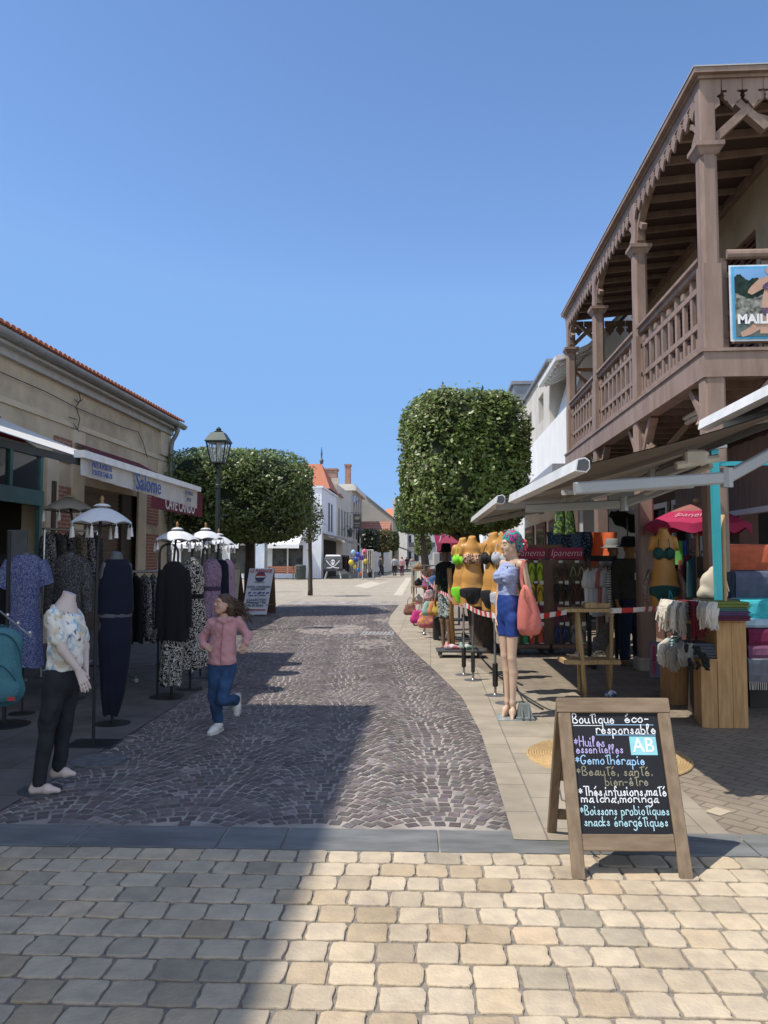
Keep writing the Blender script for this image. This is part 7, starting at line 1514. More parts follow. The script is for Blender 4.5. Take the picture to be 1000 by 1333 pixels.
# low dolly with shoes, dark shelf behind the pole
p = G(600, 857); dl = T('dolly', 'low black wheeled dolly between the hatted mannequin and the tree', 'dolly', (p.x, p.y, 0), YAW); g = MB(); g.box((-.36, -.05, .09), (.36, .34, .125), .01); obj('deck', g, m_metal_d, dl, world=False)
for x in (-.3, .3):
    for y in (0, .3): g = MB(); g.tube([(x - .02, y, .045), (x + .02, y, .045)], .045, 10); obj('wheel', g, mat('wheel_grey', (.10, .10, .10), .5), dl, world=False)
for i, (x, c_, nm) in enumerate(((-.12, (.55, .10, .10), 'red and white shoe lying on the dolly'), (.10, (.04, .22, .12), 'green shoe lying on the dolly'))):
    K = Body((-.16, -.07, 0), (.16, .07, .12), .008); K.chain([(-.09, 0, .035), (0, 0, .035), (.10, 0, .025)], [.04, .04, .026], .03).cone((-.08, 0, .05), (-.08, 0, .08), .035, .03, .02); K.half((0, 0, .002), (0, 0, -1)); o_ = obj('shoe', K.mesh('shoe', mat('dolly_shoe%d' % i, c_, .6, (.6, .6, .6), 14))); o_.location = p + _R * x + _F * .08 + Vector((0, 0, .125)); o_.rotation_euler = (0, 0, YAW); tag(o_, nm, 'shoe')
shelf_rack('dark shelf rack of shoes behind the wooden pole', 597, 842, .5, 1.15, 4, m_metal_d, .3); p = G(597, 842)
for k in range(8):
    K = Body((-.13, -.06, 0), (.13, .06, .1), .012); K.chain([(-.07, 0, .03), (.08, 0, .025)], [.036, .028], .03).cone((-.07, 0, .05), (-.07, 0, .07), .03, .028, .02); K.half((0, 0, .003), (0, 0, -1)); o_ = obj('shoe', K.mesh('shoe', mat('rack_shoe%d' % (k % 4), [(.02, .02, .025), (.10, .05, .035), (.03, .05, .09), (.13, .12, .11)][k % 4], .6))); o_.location = p + _R * (-.13 + .26 * (k % 2)) + _F * .1 + Vector((0, 0, .147 + .317 * (k // 2))); o_.rotation_euler = (0, 0, YAW - 1.2); tag(o_, ['black', 'brown', 'navy', 'grey'][k % 4] + ' shoe on the dark rack, ' + ['lowest', 'second', 'third', 'top'][k // 2] + ' shelf', 'shoe', 'shoes on the dark shelf rack')
# feather flag, maroon parasol beyond
p = PD(577, 700, 21); fl_ = T('feather_flag', 'pink feather flag with white lettering beyond the bag racks', 'flag', (p.x + .35, p.y, 0)); g = MB(); a = [PD(564, 690, 21), PD(578, 689, 21), PD(581, 705, 21), PD(579, 717, 21), PD(570, 717, 21), PD(566, 702, 21)]; g.prism(a, (0, .01, 0)); obj('flag_cloth', g, mat('flag_pink', (.55, .06, .17), .8), fl_); g = MB(); q = PD(581, 688, 21); g.tube([(q.x, q.y + .02, 0), (q.x, q.y + .02, q.z)], .02, 6); obj('pole', g, m_metal_d, fl_); lettering('SURF', .26, PD(573, 703, 20.95), Vector((-.3, 0, -1)), (1, 0, -.3), m_white_l, fl_, bold=.004) if False else lettering('~~~', .22, PD(573, 703, 20.95), Vector((-.3, 0, -1)), (1, 0, -.3), m_white_l, fl_, bold=.004)
p = PD(597, 690, 17.5); mp_ = T('parasol', 'closed-in maroon parasol behind the busts and the tree', 'parasol', (p.x, p.y, 0)); g = MB(); g.grid(lambda u, v: (p.x + .5 * v * math.cos(2 * math.pi * u), p.y + .5 * v * math.sin(2 * math.pi * u), p.z - .30 * v ** 1.3), 24, 5, True); g.grid(lambda u, v: (p.x + .5 * math.cos(2 * math.pi * u), p.y + .5 * math.sin(2 * math.pi * u), p.z - .30 - .22 * v), 24, 2, True); obj('canopy', g, mat('parasol_maroon', (.22, .02, .05), .8), mp_, smooth=True); g = MB(); g.tube([(p.x, p.y, 0), p], .025, 6); obj('pole', g, m_metal_d, mp_)
# cable on the ground between the stands
for pts, lab in (([(625, 856), (645, 876), (680, 893)], 'black cable lying from the dolly towards the bust stands'), ([(668, 896), (690, 915), (707, 925)], 'short black cable lying beside the swim cap mannequin')):
    g = MB(); g.tube([G(*q) + Vector((0, 0, .012)) for q in pts], .010, 5); tag(obj('cable', g, mat('black_cable', (.02, .02, .02))), lab, 'cable')
# shop stock in the dark behind: dim hanging garments
rg = random.Random(12)
for i, (px, py0, py1, D, c_, lab) in enumerate(((884, 704, 735, 11.5, (.10, .30, .06), 'green garment hung in the shade beneath the pink parasol'), (890, 704, 740, 11.6, (.04, .08, .30), 'royal blue garment hung in the shade beneath the pink parasol'), (904, 700, 735, 11.8, (.30, .14, .12), 'dull pink garment hung in the shade right of the blue one'), (878, 745, 775, 11.4, (.03, .05, .07), 'dark blue garment hung low in the shade'))):
    a, b = PD(px - 5, py0, D), PD(px + 5, py1, D); w_ = b.x - a.x; g = MB(); g.grid(lambda u, v: (a.x + w_ / 2 + w_ * .6 * (.7 + .3 * v) * math.cos(2 * math.pi * u), a.y + .06 * math.sin(2 * math.pi * u) * (1 + .3 * math.sin(9 * u)), a.z + (b.z - a.z) * v), 16, 6, True); tag(obj('hanging_garment', g, mat('shade_garment%d' % i, c_, .9), smooth=True), lab, 'garment', 'garments in the shade under the balcony')
# ================================================================ left stalls: dress forms
form_me = cut(BB).mesh('torso', m_gform); form_me.transform(Matrix.Diagonal((.80, .72, 1, 1)))
def cloth(prof, pleat=.012, n=40, ph=0, nz=4):
    """hanging garment: rings (z, rx, ry, cx), pleats deepening towards the hem"""
    g = MB(); P = []; zs = [p[0] for p in prof]; zmax, zmin = zs[0], zs[-1]; m = len(prof) * nz
    for j in range(m + 1):
        z = zmax + (zmin - zmax) * j / m; q = [float(np.interp(-z, [-a for a in zs], [p[i] for p in prof])) for i in (1, 2, 3)]; d = (zmax - z) / (zmax - zmin)
        P.append([g.v((q[2] + q[0] * math.cos(t) + math.cos(t) * pleat * d * (math.sin(7 * t + ph + d * 1.2) + .6 * math.sin(12 * t + 2 * ph - d)), q[1] * math.sin(t) + math.sin(t) * pleat * d * (math.sin(7 * t + ph + d * 1.2) + .6 * math.sin(12 * t + 2 * ph)), z + .012 * d * math.sin(3 * t + ph))) for t in [2 * math.pi * k / n for k in range(n)]])
    g._skin(P, False); return g
def sleeve(g, a, b, ra, rb): 
    a, b = Vector(a), Vector(b); g.tube([a, a.lerp(b, .3), a.lerp(b, .6), b], [ra * .8, ra * 1.05, (ra + rb) / 2 * 1.08, rb], 12, False)
def dress_form(label, px, D, zb, rz, prof, m_, pleat=.012, sleeves=None, belt=None, extra=None, ph=0, name='dress', sc=1):
    b = PD(px, 727, D); t = T('dress_form', label, 'dress form', (b.x, b.y, 0), rz, group='dressed forms in front of the stone shop'); t.scale = (sc, sc, 1)
    me = form_me.copy(); o = obj('torso', me, None, t); o.location = (0, 0, zb)
    g = cloth(prof, pleat, ph=ph); sl_ = sleeves or []
    dr = obj(name, g, m_, t, smooth=True, world=False)
    for a, c, ra, rb in sl_: g = MB(); sleeve(g, a, c, ra, rb); obj('sleeve', g, m_, dr, smooth=True, world=False)
    if belt: z, rx, ry, mm, cx = belt; g = MB(); g.lathe([(1, z - .028), (1.02, z - .02), (1.02, z + .02), (1, z + .028)], (cx, 0, 0), 28, False, rx, ry); obj('belt', g, mm, t, smooth=True, world=False)
    g = MB(); g.tube([(0, .02, 0), (0, .02, zb + .05)], .014, 6); g.lathe([(.001, 0), (.16, 0), (.16, .012), (.02, .02)], (0, .02, 0), 22); obj('stand', g, mat('black_metal', (.015, .015, .016), .5), t, world=False)
    return t
m_bd = print_mat('blue_dress_print', (.032, .042, .15), (.24, .26, .36), 62, .53, .025, dist=2.5); m_gd = print_mat('grey_dress_print', (.035, .035, .037), (.16, .155, .15), 70, .56, .03); m_nv = mat('navy_cloth', (.006, .009, .024), .95, (.005, .006, .017), 6, .15, 60)
m_bw = print_mat('leaf_print', (.012, .012, .013), (.50, .47, .41), 19, .525, .02, dist=3.5); m_pkd = print_mat('pink_dress_print', (.30, .20, .28), (.06, .04, .07), 60, .56, .03); m_lil = mat('lilac_cloth', (.36, .24, .34), .9); m_bwf = print_mat('small_bw_print', (.02, .02, .022), (.38, .36, .36), 55, .54, .03)
Z = lambda py, D: PD(300, py, D).z
D = 7.5; dress_form('dress form in a blue short-sleeved dress with tiny white print', 34, D, .70, YAW + .3, [(Z(722, D), .11, .07, 0), (Z(727, D), .185, .10, 0), (Z(745, D), .205, .13, 0), (Z(790, D), .17, .12, 0), (Z(815, D), .195, .15, 0), (Z(868, D), .235, .19, 0)], m_bd, .014, [((-.18, 0, Z(730, D)), (-.26, .0, Z(765, D)), .085, .095), ((.18, 0, Z(730, D)), (.25, 0, Z(762, D)), .085, .095)], sc=.76)
D = 8.2; dress_form('dress form in a dark grey speckled long-sleeved dress', 91, D, .70, YAW + .1, [(Z(722, D), .11, .07, 0), (Z(728, D), .20, .10, 0), (Z(750, D), .215, .135, 0), (Z(790, D), .19, .13, 0), (Z(860, D), .25, .18, 0)], m_gd, .016, [((-.19, 0, Z(732, D)), (-.25, -.02, Z(800, D)), .085, .06), ((.19, 0, Z(732, D)), (.25, -.02, Z(798, D)), .085, .06)], ph=1, sc=.82)
D = 7.05; dress_form('dress form in a sleeveless navy top and tapering navy trousers', 152, D, .69, YAW + .75, [(Z(728, D), .10, .07, 0), (Z(740, D), .14, .11, 0), (Z(765, D), .155, .13, 0), (Z(795, D), .165, .13, 0), (Z(797, D), .142, .11, 0), (Z(830, D), .152, .135, 0), (Z(870, D), .125, .12, -.0), (Z(905, D), .10, .09, -.01), (Z(930, D), .065, .06, -.02)], m_nv, .006, belt=(Z(799, D), .147, .115, mat('grey_waistband', (.10, .10, .115), .9), 0), ph=2, name='jumpsuit')
D = 8.3; df = dress_form('dress form in an open black jacket over black and white leaf trousers', 227, D, .60, YAW + .5, [(Z(795, D), .15, .12, .0), (Z(830, D), .165, .13, 0), (Z(892, D), .15, .12, -.02)], m_bw, .02, name='trousers', sc=.72)
g = cloth([(Z(731, D), .08, .06, 0), (Z(738, D), .17, .095, 0), (Z(755, D), .19, .13, 0), (Z(800, D), .20, .15, 0), (Z(833, D), .225, .17, 0)], .016, ph=2); jk_ = obj('jacket', g, m_blk, df, smooth=True, world=False)
for s_ in (-1, 1): g = MB(); sleeve(g, (s_ * .17, 0, Z(742, D)), (s_ * .22, -.02, Z(818, D)), .075, .055); obj('sleeve', g, m_blk, jk_, smooth=True, world=False)
D = 8.9; dress_form('dress form in a belted black and white leaf print dress', 250, D, .64, YAW + .35, [(Z(728, D), .06, .05, 0), (Z(740, D), .13, .10, 0), (Z(756, D), .155, .13, 0), (Z(775, D), .135, .11, 0), (Z(800, D), .17, .14, 0), (Z(868, D), .20, .18, 0)], m_bw, .018, belt=(Z(776, D), .145, .12, m_blk, 0), ph=3, sc=.95)
D = 10.0; dress_form('dress form in a belted pink print dress behind the running girl', 275, D, .64, YAW + .4, [(Z(728, D), .08, .06, 0), (Z(736, D), .15, .10, 0), (Z(750, D), .165, .13, 0), (Z(766, D), .14, .11, 0), (Z(790, D), .18, .15, 0), (Z(835, D), .22, .19, 0)], m_pkd, .016, belt=(Z(766, D), .15, .12, mat('plum_belt', (.05, .03, .06), .8), 0), ph=4, sc=.85)
D = 10.8; dress_form('dress form in a plain navy dress between the pink and lilac ones', 288, D, .62, YAW + .4, [(Z(729, D), .08, .06, 0), (Z(736, D), .14, .10, 0), (Z(755, D), .15, .12, 0), (Z(835, D), .19, .17, 0)], m_nv, .016, ph=5, sc=.75)
D = 11.5; dress_form('dress form in a lilac top, last of the row', 296, D, .62, YAW + .4, [(Z(729, D), .08, .06, 0), (Z(736, D), .15, .10, 0), (Z(755, D), .16, .12, 0), (Z(780, D), .17, .14, 0)], m_lil, .02, ph=6, name='top', sc=.7)
D = 8.0; dress_form('dress form in a black dress cut by the left edge of the photo', -8, D, .70, YAW + .3, [(Z(722, D), .11, .07, 0), (Z(728, D), .18, .10, 0), (Z(760, D), .18, .13, 0), (Z(868, D), .23, .19, 0)], m_blk, .016, ph=7)
# ================================================================ little fringed parasols on poles
m_ppale = mat('white_parasol', (.70, .70, .70), .85, (.64, .64, .64), 5, .1, 60, trans=.15); m_pbeige = mat('beige_parasol', (.50, .46, .41), .85, (.44, .4, .36), 5, trans=.15); m_tassel = mat('white_tassel', (.62, .60, .56), .95)
def fringed(label, px, pole_px, D, py_rim, py_top, R0, m_, base=None, seed=0):
    b = PD(pole_px, 727, D); c = PD(px, py_top, D); zt_ = c.z; zr_ = PD(px, py_rim, D).z; t = T('parasol', label, 'parasol', (b.x, b.y, 0), YAW, group='small fringed parasols over the dresses'); ox = (c - b).dot(_R); g = MB()
    f = lambda u, v: (ox + R0 * v * (1 - .06 * v * abs(math.sin(4 * 2 * math.pi * u))) * math.cos(2 * math.pi * u), R0 * v * (1 - .06 * v * abs(math.sin(8 * math.pi * u))) * math.sin(2 * math.pi * u), zt_ - (zt_ - zr_) * (v ** 1.7) + .02 * v * v * abs(math.sin(8 * math.pi * u)))
    g.grid(lambda u, v: f(u, .05 + .95 * v), 64, 8, True); g.grid(lambda u, v: (lambda q: (q[0], q[1], q[2] - .006))(f(-u, .05 + .95 * v)), 64, 8, True)
    g.lathe([(.075, zt_ + .004), (.05, zt_ + .022), (.03, zt_ + .026), (.012, zt_ + .03)], (ox, 0, 0), 8); obj('canopy', g, m_, t, smooth=True, world=False)
    g = MB(); g.lathe([(.012, zt_ + .02), (.02, zt_ + .04), (.010, zt_ + .05), (.02, zt_ + .065), (.004, zt_ + .095)], (ox, 0, 0), 8); obj('finial', g, mat('finial_gold', (.28, .15, .05), .5), t, smooth=True, world=False)
    g = MB(); g.tube([(0, 0, .0), (0, 0, zr_ - .25), (ox * .5, 0, zr_ - .05), (ox, 0, zt_ + .01)], .013, 7)
    for k in range(8): q = f(k / 8, .96); g.tube([(ox, 0, zr_ - .02), (q[0], q[1], q[2] - .006)], .004, 4)
    obj('pole', g, mat('black_metal', (.015, .015, .016), .5), t, world=False); rg = random.Random(seed)
    for k in range(8):
        q = f((k + .06) / 8, 1.0); L = rg.uniform(.05, .075); g = MB(); g.tube([(q[0], q[1], q[2] - .01), (q[0], q[1], q[2] - .03)], .003, 4, False); g.lathe([(.004, -.03), (.012, -.04), (.010, -.05), (.017, -.055 - L), (.002, -.055 - L)], q, 7); obj('tassel', g, m_tassel, t, world=False)
    g = MB()
    if base == 'plate': g.box((-.19, -.15, 0), (.19, .15, .014), .004)
    else: g.lathe([(.001, 0), (.15, 0), (.15, .012), (.02, .02)], (0, 0, 0), 20)
    obj('base', g, mat('black_metal', (.015, .015, .016), .5), t, world=False); return t
fringed('white fringed parasol on a black plate stand, nearest of the small parasols', 133, 127, 6.3, 682, 660, .245, m_ppale, 'plate', 1)
fringed('beige fringed parasol in shade by the teal shopfront', 90, 96, 8.3, 665, 648, .27, m_pbeige, None, 2)
fringed('white fringed parasol above the black jacket and leaf print dress', 231, 226, 8.55, 704, 690, .245, m_ppale, None, 3)
fringed('bluish white fringed parasol, middle of the three beside the lamp', 268, 263, 9.8, 702, 690, .23, m_ppale, None, 4)
fringed('sunlit fringed parasol, farthest of the three beside the lamp', 285, 283, 10.7, 709, 697, .22, m_ppale, None, 5)
g = MB()
for px, D in ((208, 8.4), (250, 10.1)):
    b = PD(px, 727, D); h = T('hook_stand', ['black arched hook stand beside the black jacket form', 'black arched hook stand beside the pink dress form'][px > 220], 'stand', (b.x, b.y, 0), YAW); g = MB(); zt_ = 1.66; g.tube([(0, 0, 0), (0, 0, zt_ - .12)] + [(.10 - .10 * math.cos(a), 0, zt_ - .10 + .10 * math.sin(a)) for a in [math.pi * k / 8 for k in range(9)]] + [(.20, 0, zt_ - .22)], .013, 7); g.lathe([(.001, 0), (.18, 0), (.18, .014), (.02, .02)], (.1, 0, 0), 22); obj('hook', g, mat('black_metal', (.015, .015, .016), .5), h, world=False)
# ================================================================ clothes rails
def rail(label, pa, pb, D0, D1, zr, lab, n, mats_, L, seed, wid=.16):
    a, b = PD(pa, 727, D0), PD(pb, 727, D1); a.z = b.z = 0; d = b - a; t = T('clothes_rail', label, 'clothes rail', a, math.atan2(d.y, d.x)); g = MB(); LL = d.length
    g.tube([(0, 0, zr), (LL, 0, zr)], .016, 7); g.tube([(.03, 0, .09), (.03, 0, zr)], .016, 7); g.tube([(LL - .03, 0, .09), (LL - .03, 0, zr)], .016, 7); g.tube([(.03, 0, .16), (LL - .03, 0, .16)], .014, 6)
    for x in (.03, LL - .03): g.tube([(x, -.24, .09), (x, .24, .09)], .018, 6); [g.ball((x, y, .035), .035, 8, 5) for y in (-.24, .24)]
    obj('frame', g, mat('chrome', (.45, .45, .46), .25, metal=.8), t, world=False); rg = random.Random(seed)
    for k in range(n):
        p = a + d * ((k + .5) / n); mm = mats_[k % len(mats_)]; o = T('hanging_garment', lab[k], 'garment', (p.x, p.y, zr - .05), math.atan2(d.y, d.x) + 1.35 + rg.uniform(-.15, .15), group='garments on the ' + label); g = cloth([(0, .05, .02, 0), (-.05, wid, .035, 0), (-L * rg.uniform(.9, 1), wid * 1.15, .05, 0)], .014, 26, ph=k); obj('fabric', g, mm, o, smooth=True, world=False); g = MB(); g.tube([(-.12, 0, -.04), (0, 0, .02), (.12, 0, -.04)], .006, 4); g.tube([(0, 0, .02), (0, 0, .07)], .003, 4); obj('hanger', g, mat('black_metal', (.015, .015, .016)), o, world=False)
pos = ['first', 'second', 'third', 'fourth', 'fifth', 'sixth', 'seventh']
rail('chrome rail of black and white print skirts', 160, 236, 9.4, 10.2, Z(744, 9.7), [('black skirt' if k < 2 else 'speckled black and white skirt') + ', %s from the left on the chrome rail' % pos[k] for k in range(7)], 7, [m_blk, m_blk, m_bwf, m_bwf, m_bwf, m_bwf, m_bwf], .85, 3)
rail('chrome rail of patterned tops behind the dresses', 55, 128, 9.2, 10.2, Z(690, 9.6), ['dotted top on the back rail by the teal shopfront, ' + pos[k] for k in range(6)], 6, [m_bwf, m_gd, m_bwf, print_mat('brown_print', (.10, .07, .05), (.3, .25, .2), 40, .55), m_bwf, m_gd], .62, 4)
rail('chrome rail of holiday garments under the balcony', 686, 792, 13.0, 13.8, 1.62, [n_ + ' garment on the rail under the balcony' for n_ in ('black', 'dark teal', 'rust red', 'navy', 'olive', 'grey', 'maroon')], 7, [m_blk, mat('g_teal', (.03, .10, .11), .9), mat('g_rust', (.28, .07, .03), .9), m_nv, m_olive, mat('g_grey', (.12, .12, .12), .9), mat('g_maroon', (.12, .02, .03), .9)], 1.2, 9, .24)
rail('chrome rail of beach clothes in the open shop', 842, 915, 12.0, 11.4, 1.6, [n_ + ' beach garment in the dark of the open shop' for n_ in ('black', 'deep blue', 'brown', 'charcoal', 'dull red', 'petrol')], 6, [m_blk, mat('g_blue', (.03, .05, .16), .9), mat('g_brown', (.10, .06, .04), .9), mat('g_char', (.04, .04, .045), .9), mat('g_red', (.2, .04, .05), .9), mat('g_petrol', (.02, .07, .09), .9)], 1.1, 10, .24)
# ================================================================ backpack on a stand
p = PD(1, 868, 5.9); bp_ = T('backpack', 'teal backpack with a front pocket hanging at the left edge', 'backpack', (p.x, p.y, p.z), YAW + .35); bp_.scale = (.9, .9, .92)
K = Body((-.24, -.2, -.36), (.24, .2, .38), .0085); K.cone((0, 0, -.16), (0, .01, .17), .17, .155, .05, ((0, 1, 0), 1.5)); K.cone((-.09, 0, -.2), (.09, 0, -.2), .10, .10, .06, ((0, 1, 0), 1.3)); K.cone((-.07, 0, .2), (.07, 0, .2), .085, .085, .06, ((0, 1, 0), 1.3)); K.cone((-.05, -.10, -.17), (.06, -.10, -.17), .11, .11, .03, ((0, 1, 0), 1.8)); K.cone((0, -.10, -.1), (0, -.10, -.08), .13, .12, .02, ((0, 1, 0), 2.2))
m_tb = print_mat('teal_weave', (.055, .16, .19), (.09, .22, .25), 160, .5, .1); bo = obj('bag_body', K.mesh('bag_body', m_tb), None, bp_); m_pipe = mat('dark_teal_piping', (.02, .07, .09), .6)
g = MB(); g.tube([(-.135 + .27 * k / 14, -.155 - .01 * math.sin(math.pi * k / 14), -.10 + .13 * math.sin(math.pi * k / 14)) for k in range(15)], .006, 5); g.tube([(.165 * math.cos(t), -.085, .02 + .26 * math.sin(t)) for t in [math.pi * k / 16 for k in range(17)]], .006, 5); obj('zip', g, m_pipe, bo, world=False)
g = MB(); g.tube([(-.05, 0, .27), (-.045, 0, .32), (0, 0, .34), (.045, 0, .32), (.05, 0, .27)], .012, 6); obj('handle', g, m_pipe, bp_, world=False); g = MB(); g.box((.075, -.178, -.255), (.135, -.168, -.225)); obj('red_label', g, mat('label_red', (.42, .05, .05), .7), bp_, world=False)
b = G(14, 945); sd2 = T('display_stand', 'black pole stand with a chrome display arm holding the backpack', 'stand', (b.x, b.y, 0), YAW); g = MB(); g.tube([(-.06, 0, 0), (-.06, 0, 1.75)], .018, 7); g.lathe([(.001, 0), (.22, 0), (.22, .015), (.02, .03)], (-.06, 0, 0), 26); obj('pole', g, mat('black_metal', (.015, .015, .016)), sd2, world=False)
g = MB(); q0, q1 = PD(-12, 792, 6.3), PD(22, 829, 5.6); g.tube([q0, q1], .008, 6); [g.ball(q0.lerp(q1, t_) + Vector((0, 0, .02)), .013, 8, 5) for t_ in (.35, .65, .97)]; obj('display_arm', g, mat('chrome_bright', (.75, .76, .78), .2, metal=.6), sd2)
# mirror / framed card in the shop window
p = PD(22, 712, 9.0); g = MB(); g.box((p.x - .12, p.y, p.z - .2), (p.x + .12, p.y + .02, p.z + .2)); g.tube([(p.x, p.y + .03, 0), (p.x, p.y + .03, p.z)], .012, 5); tag(obj('notice_stand', g, mat('notice_dim', (.14, .15, .16), .6)), 'dim framed notice on a stand at the shop entrance, above the blue dress', 'notice')
# ================================================================ A-frame signs by the tree
def aframe(label, tl, tr, bl, br, D, thick=.35, m_=None):
    A, B_, C, E = PD(*tl, D + .12), PD(*tr, D + .12), PD(*bl, D), PD(*br, D); C.z = E.z = .03; t = T('sandwich_board', label, 'sandwich board', (C.x, C.y, 0)); g = MB(); n = Vector((0, .02, 0)); g.hexa([C, E, E + n, C + n, A, B_, B_ + n, A + n]); o = obj('front_panel', g, m_, t); g = MB(); x = (B_ - A).normalized()
    q = Vector((.15, thick, 0)); a2, b2_ = A + n * 1.1, B_ + n * 1.1; c2, e2 = C + q, E + q; g.hexa([c2, e2, e2 + n, c2 + n, a2, b2_, b2_ + n, a2 + n]); g.bar(C + Vector((0, 0, .25)), c2 + Vector((0, 0, .25)), .02); g.bar(E + Vector((0, 0, .25)), e2 + Vector((0, 0, .25)), .02); obj('rear_panel', g, mat('sign_wood', (.13, .075, .045), .7), t); return t, A, B_, C, E
m_sgn = mat('sign_white', (.60, .64, .70), .5, (.54, .58, .64), 2); t, A, B_, C, E = aframe('white sandwich board with a round emblem and a red line, before the round tree', (325, 740), (357, 740), (315, 800), (347, 800), 20.3, .5, m_sgn)
ux = (B_ - A).normalized(); W_ = (B_ - A).length
def sp(u, v, off=.02): return A.lerp(B_, u).lerp(C.lerp(E, u), v) - Vector((0, off, 0))
uy = (A - C).normalized(); m_ink = mat('sign_ink', (.05, .06, .13), .6); m_rd = mat('sign_red', (.38, .03, .03), .6)
lettering('LE PASSAGE', .115, sp(.5, .055), ux, uy, m_rd, t, bold=.003, sx=.95); lettering('AU PASSAGE', .05, sp(.5, .30), ux, uy, m_ink, t)
g = MB(); g.prism([sp(.5, .18) + ux * .135 * math.cos(a) + uy * .135 * math.sin(a) for a in [2 * math.pi * k / 24 for k in range(24)]], (0, .006, 0)); obj('round_emblem', g, m_ink, t); g = MB(); g.prism([sp(.5, .165, .024) + ux * x + uy * y for x, y in ((-.11, 0), (.11, 0), (.11, .05), (-.11, .05))], (0, .003, 0)); obj('emblem_band', g, m_rd, t); g = MB(); g.prism([sp(.5, .195, .024) + ux * x + uy * y for x, y in ((-.12, 0), (.12, 0), (.12, .035), (-.12, .035))], (0, .003, 0)); obj('emblem_bar', g, m_white_l, t)
for s_, v, sz in (('OUTILS  CHAUSSURES', .40, .062), ('ACCESSOIRES', .455, .062), ('COLLECTION', .68, .085), ('Printemps / Été', .74, .082), ('fin de séries', .80, .082), ('Bijoux  Sacs  Ceintures', .585, .048)): lettering(s_, sz, sp(.5, v), ux, uy, m_ink, t, bold=.002)
g = MB()
for u, w_, h_ in ((.17, .09, .06), (.37, .12, .03), (.58, .13, .07), (.74, .07, .06), (.90, .10, .05)): g.prism([sp(u, .53) + ux * x * w_ / 2 + uy * y * h_ / 2 for x, y in ((-1, -1), (.3, -.8), (1, .2), (.6, 1), (-.5, .6))], (0, .004, 0))
obj('pictograms', g, mat('sign_blue', (.05, .10, .26), .6), t); g = MB(); g.prism([sp(u, v) for u, v in ((.07, .885), (.93, .885), (.93, .91), (.07, .91))], (0, .004, 0)); obj('red_line', g, m_rd, t)
t, A, B_, C, E = aframe('cream sandwich board partly hidden by the lilac top', (292, 741), (313, 741), (286, 796), (308, 796), 21.2, .45, mat('sign_cream', (.60, .55, .42), .6, (.55, .5, .38), 3)); ux = (B_ - A).normalized(); uy = (A - C).normalized(); lettering('VILLE', .13, sp(.55, .38), ux, uy, mat('sign_taupe', (.30, .25, .18), .6), t); lettering('la', .12, sp(.6, .12), ux, uy, mat('sign_taupe', (.30, .25, .18), .6), t)
# ================================================================ chalkboard in front
cb0 = G(746, 1146); cb1 = G(904, 1147); cbw = (cb1 - cb0).length; cx_dir = (cb1 - cb0).normalized(); cb = T('chalkboard', 'wooden A-frame chalkboard with coloured handwriting on the beige setts', 'chalkboard', cb0, math.atan2(cx_dir.y, cx_dir.x))
topD = (PD(800, 911, 3.92)); th = topD.z; lean = .30; sl_ = math.hypot(th, lean)
tilt = Matrix.Rotation(-math.atan2(lean, th), 4, 'X')
m_cbw = wood('board_wood', (.24, .175, .115), (.17, .12, .078), .7, 10, (3, 3, .6)); m_cbx = wood('board_wood_x', (.24, .175, .115), (.17, .12, .078), .7, 10, (.6, 3, 3)); m_slate_b = mat('chalk_slate', (.006, .007, .010), .75, (.009, .010, .014), 4, .05, 80)
W_ = cbw; fw_ = .062; g = MB(); g.X = tilt
for x0 in (0, W_ - fw_): g = MB(); g.X = tilt; g.box((x0, 0, 0), (x0 + fw_, .026, sl_ - .075), .004); obj('frame_post', g, m_cbw, cb, world=False)
g = MB(); g.X = tilt; g.box((-.004, -.002, sl_ - .0745), (W_ + .004, .028, sl_), .004); obj('frame_rail', g, m_cbx, cb, world=False); g = MB(); g.X = tilt; g.box((fw_ + .001, .002, .125), (W_ - fw_ - .001, .026, .20), .004); obj('frame_rail', g, m_cbx, cb, world=False)
zl, zh = .203, sl_ - .078; g = MB(); g.X = tilt; g.box((fw_ + .001, .012, zl), (W_ - fw_ - .001, .022, zh)); obj('slate', g, m_slate_b, cb, world=False)
g = MB(); T2 = Matrix.Translation((0, 2 * lean + .03, 0)) @ Matrix.Rotation(math.atan2(lean, th), 4, 'X'); g.X = T2
for x0 in (.0, W_ - .05): g.box((x0, -.026, 0), (x0 + .05, 0, sl_ - .02), .004)
g.box((.051, -.024, .1), (W_ - .051, -.002, .16), .004); g.box((.051, -.024, .35), (W_ - .051, -.004, sl_ - .03)); obj('rear_frame', g, m_cbw, cb, world=False)
g = MB(); g.tube([(W_ - .03, lean * .62, .30), (W_ - .02, lean + .02, .27), (W_ - .03, lean * 1.4, .30)], .004, 5); g.tube([(.03, lean * .62, .30), (.02, lean + .02, .27), (.03, lean * 1.4, .30)], .004, 5); obj('chain', g, mat('chrome', (.45, .45, .46)), cb, world=False)
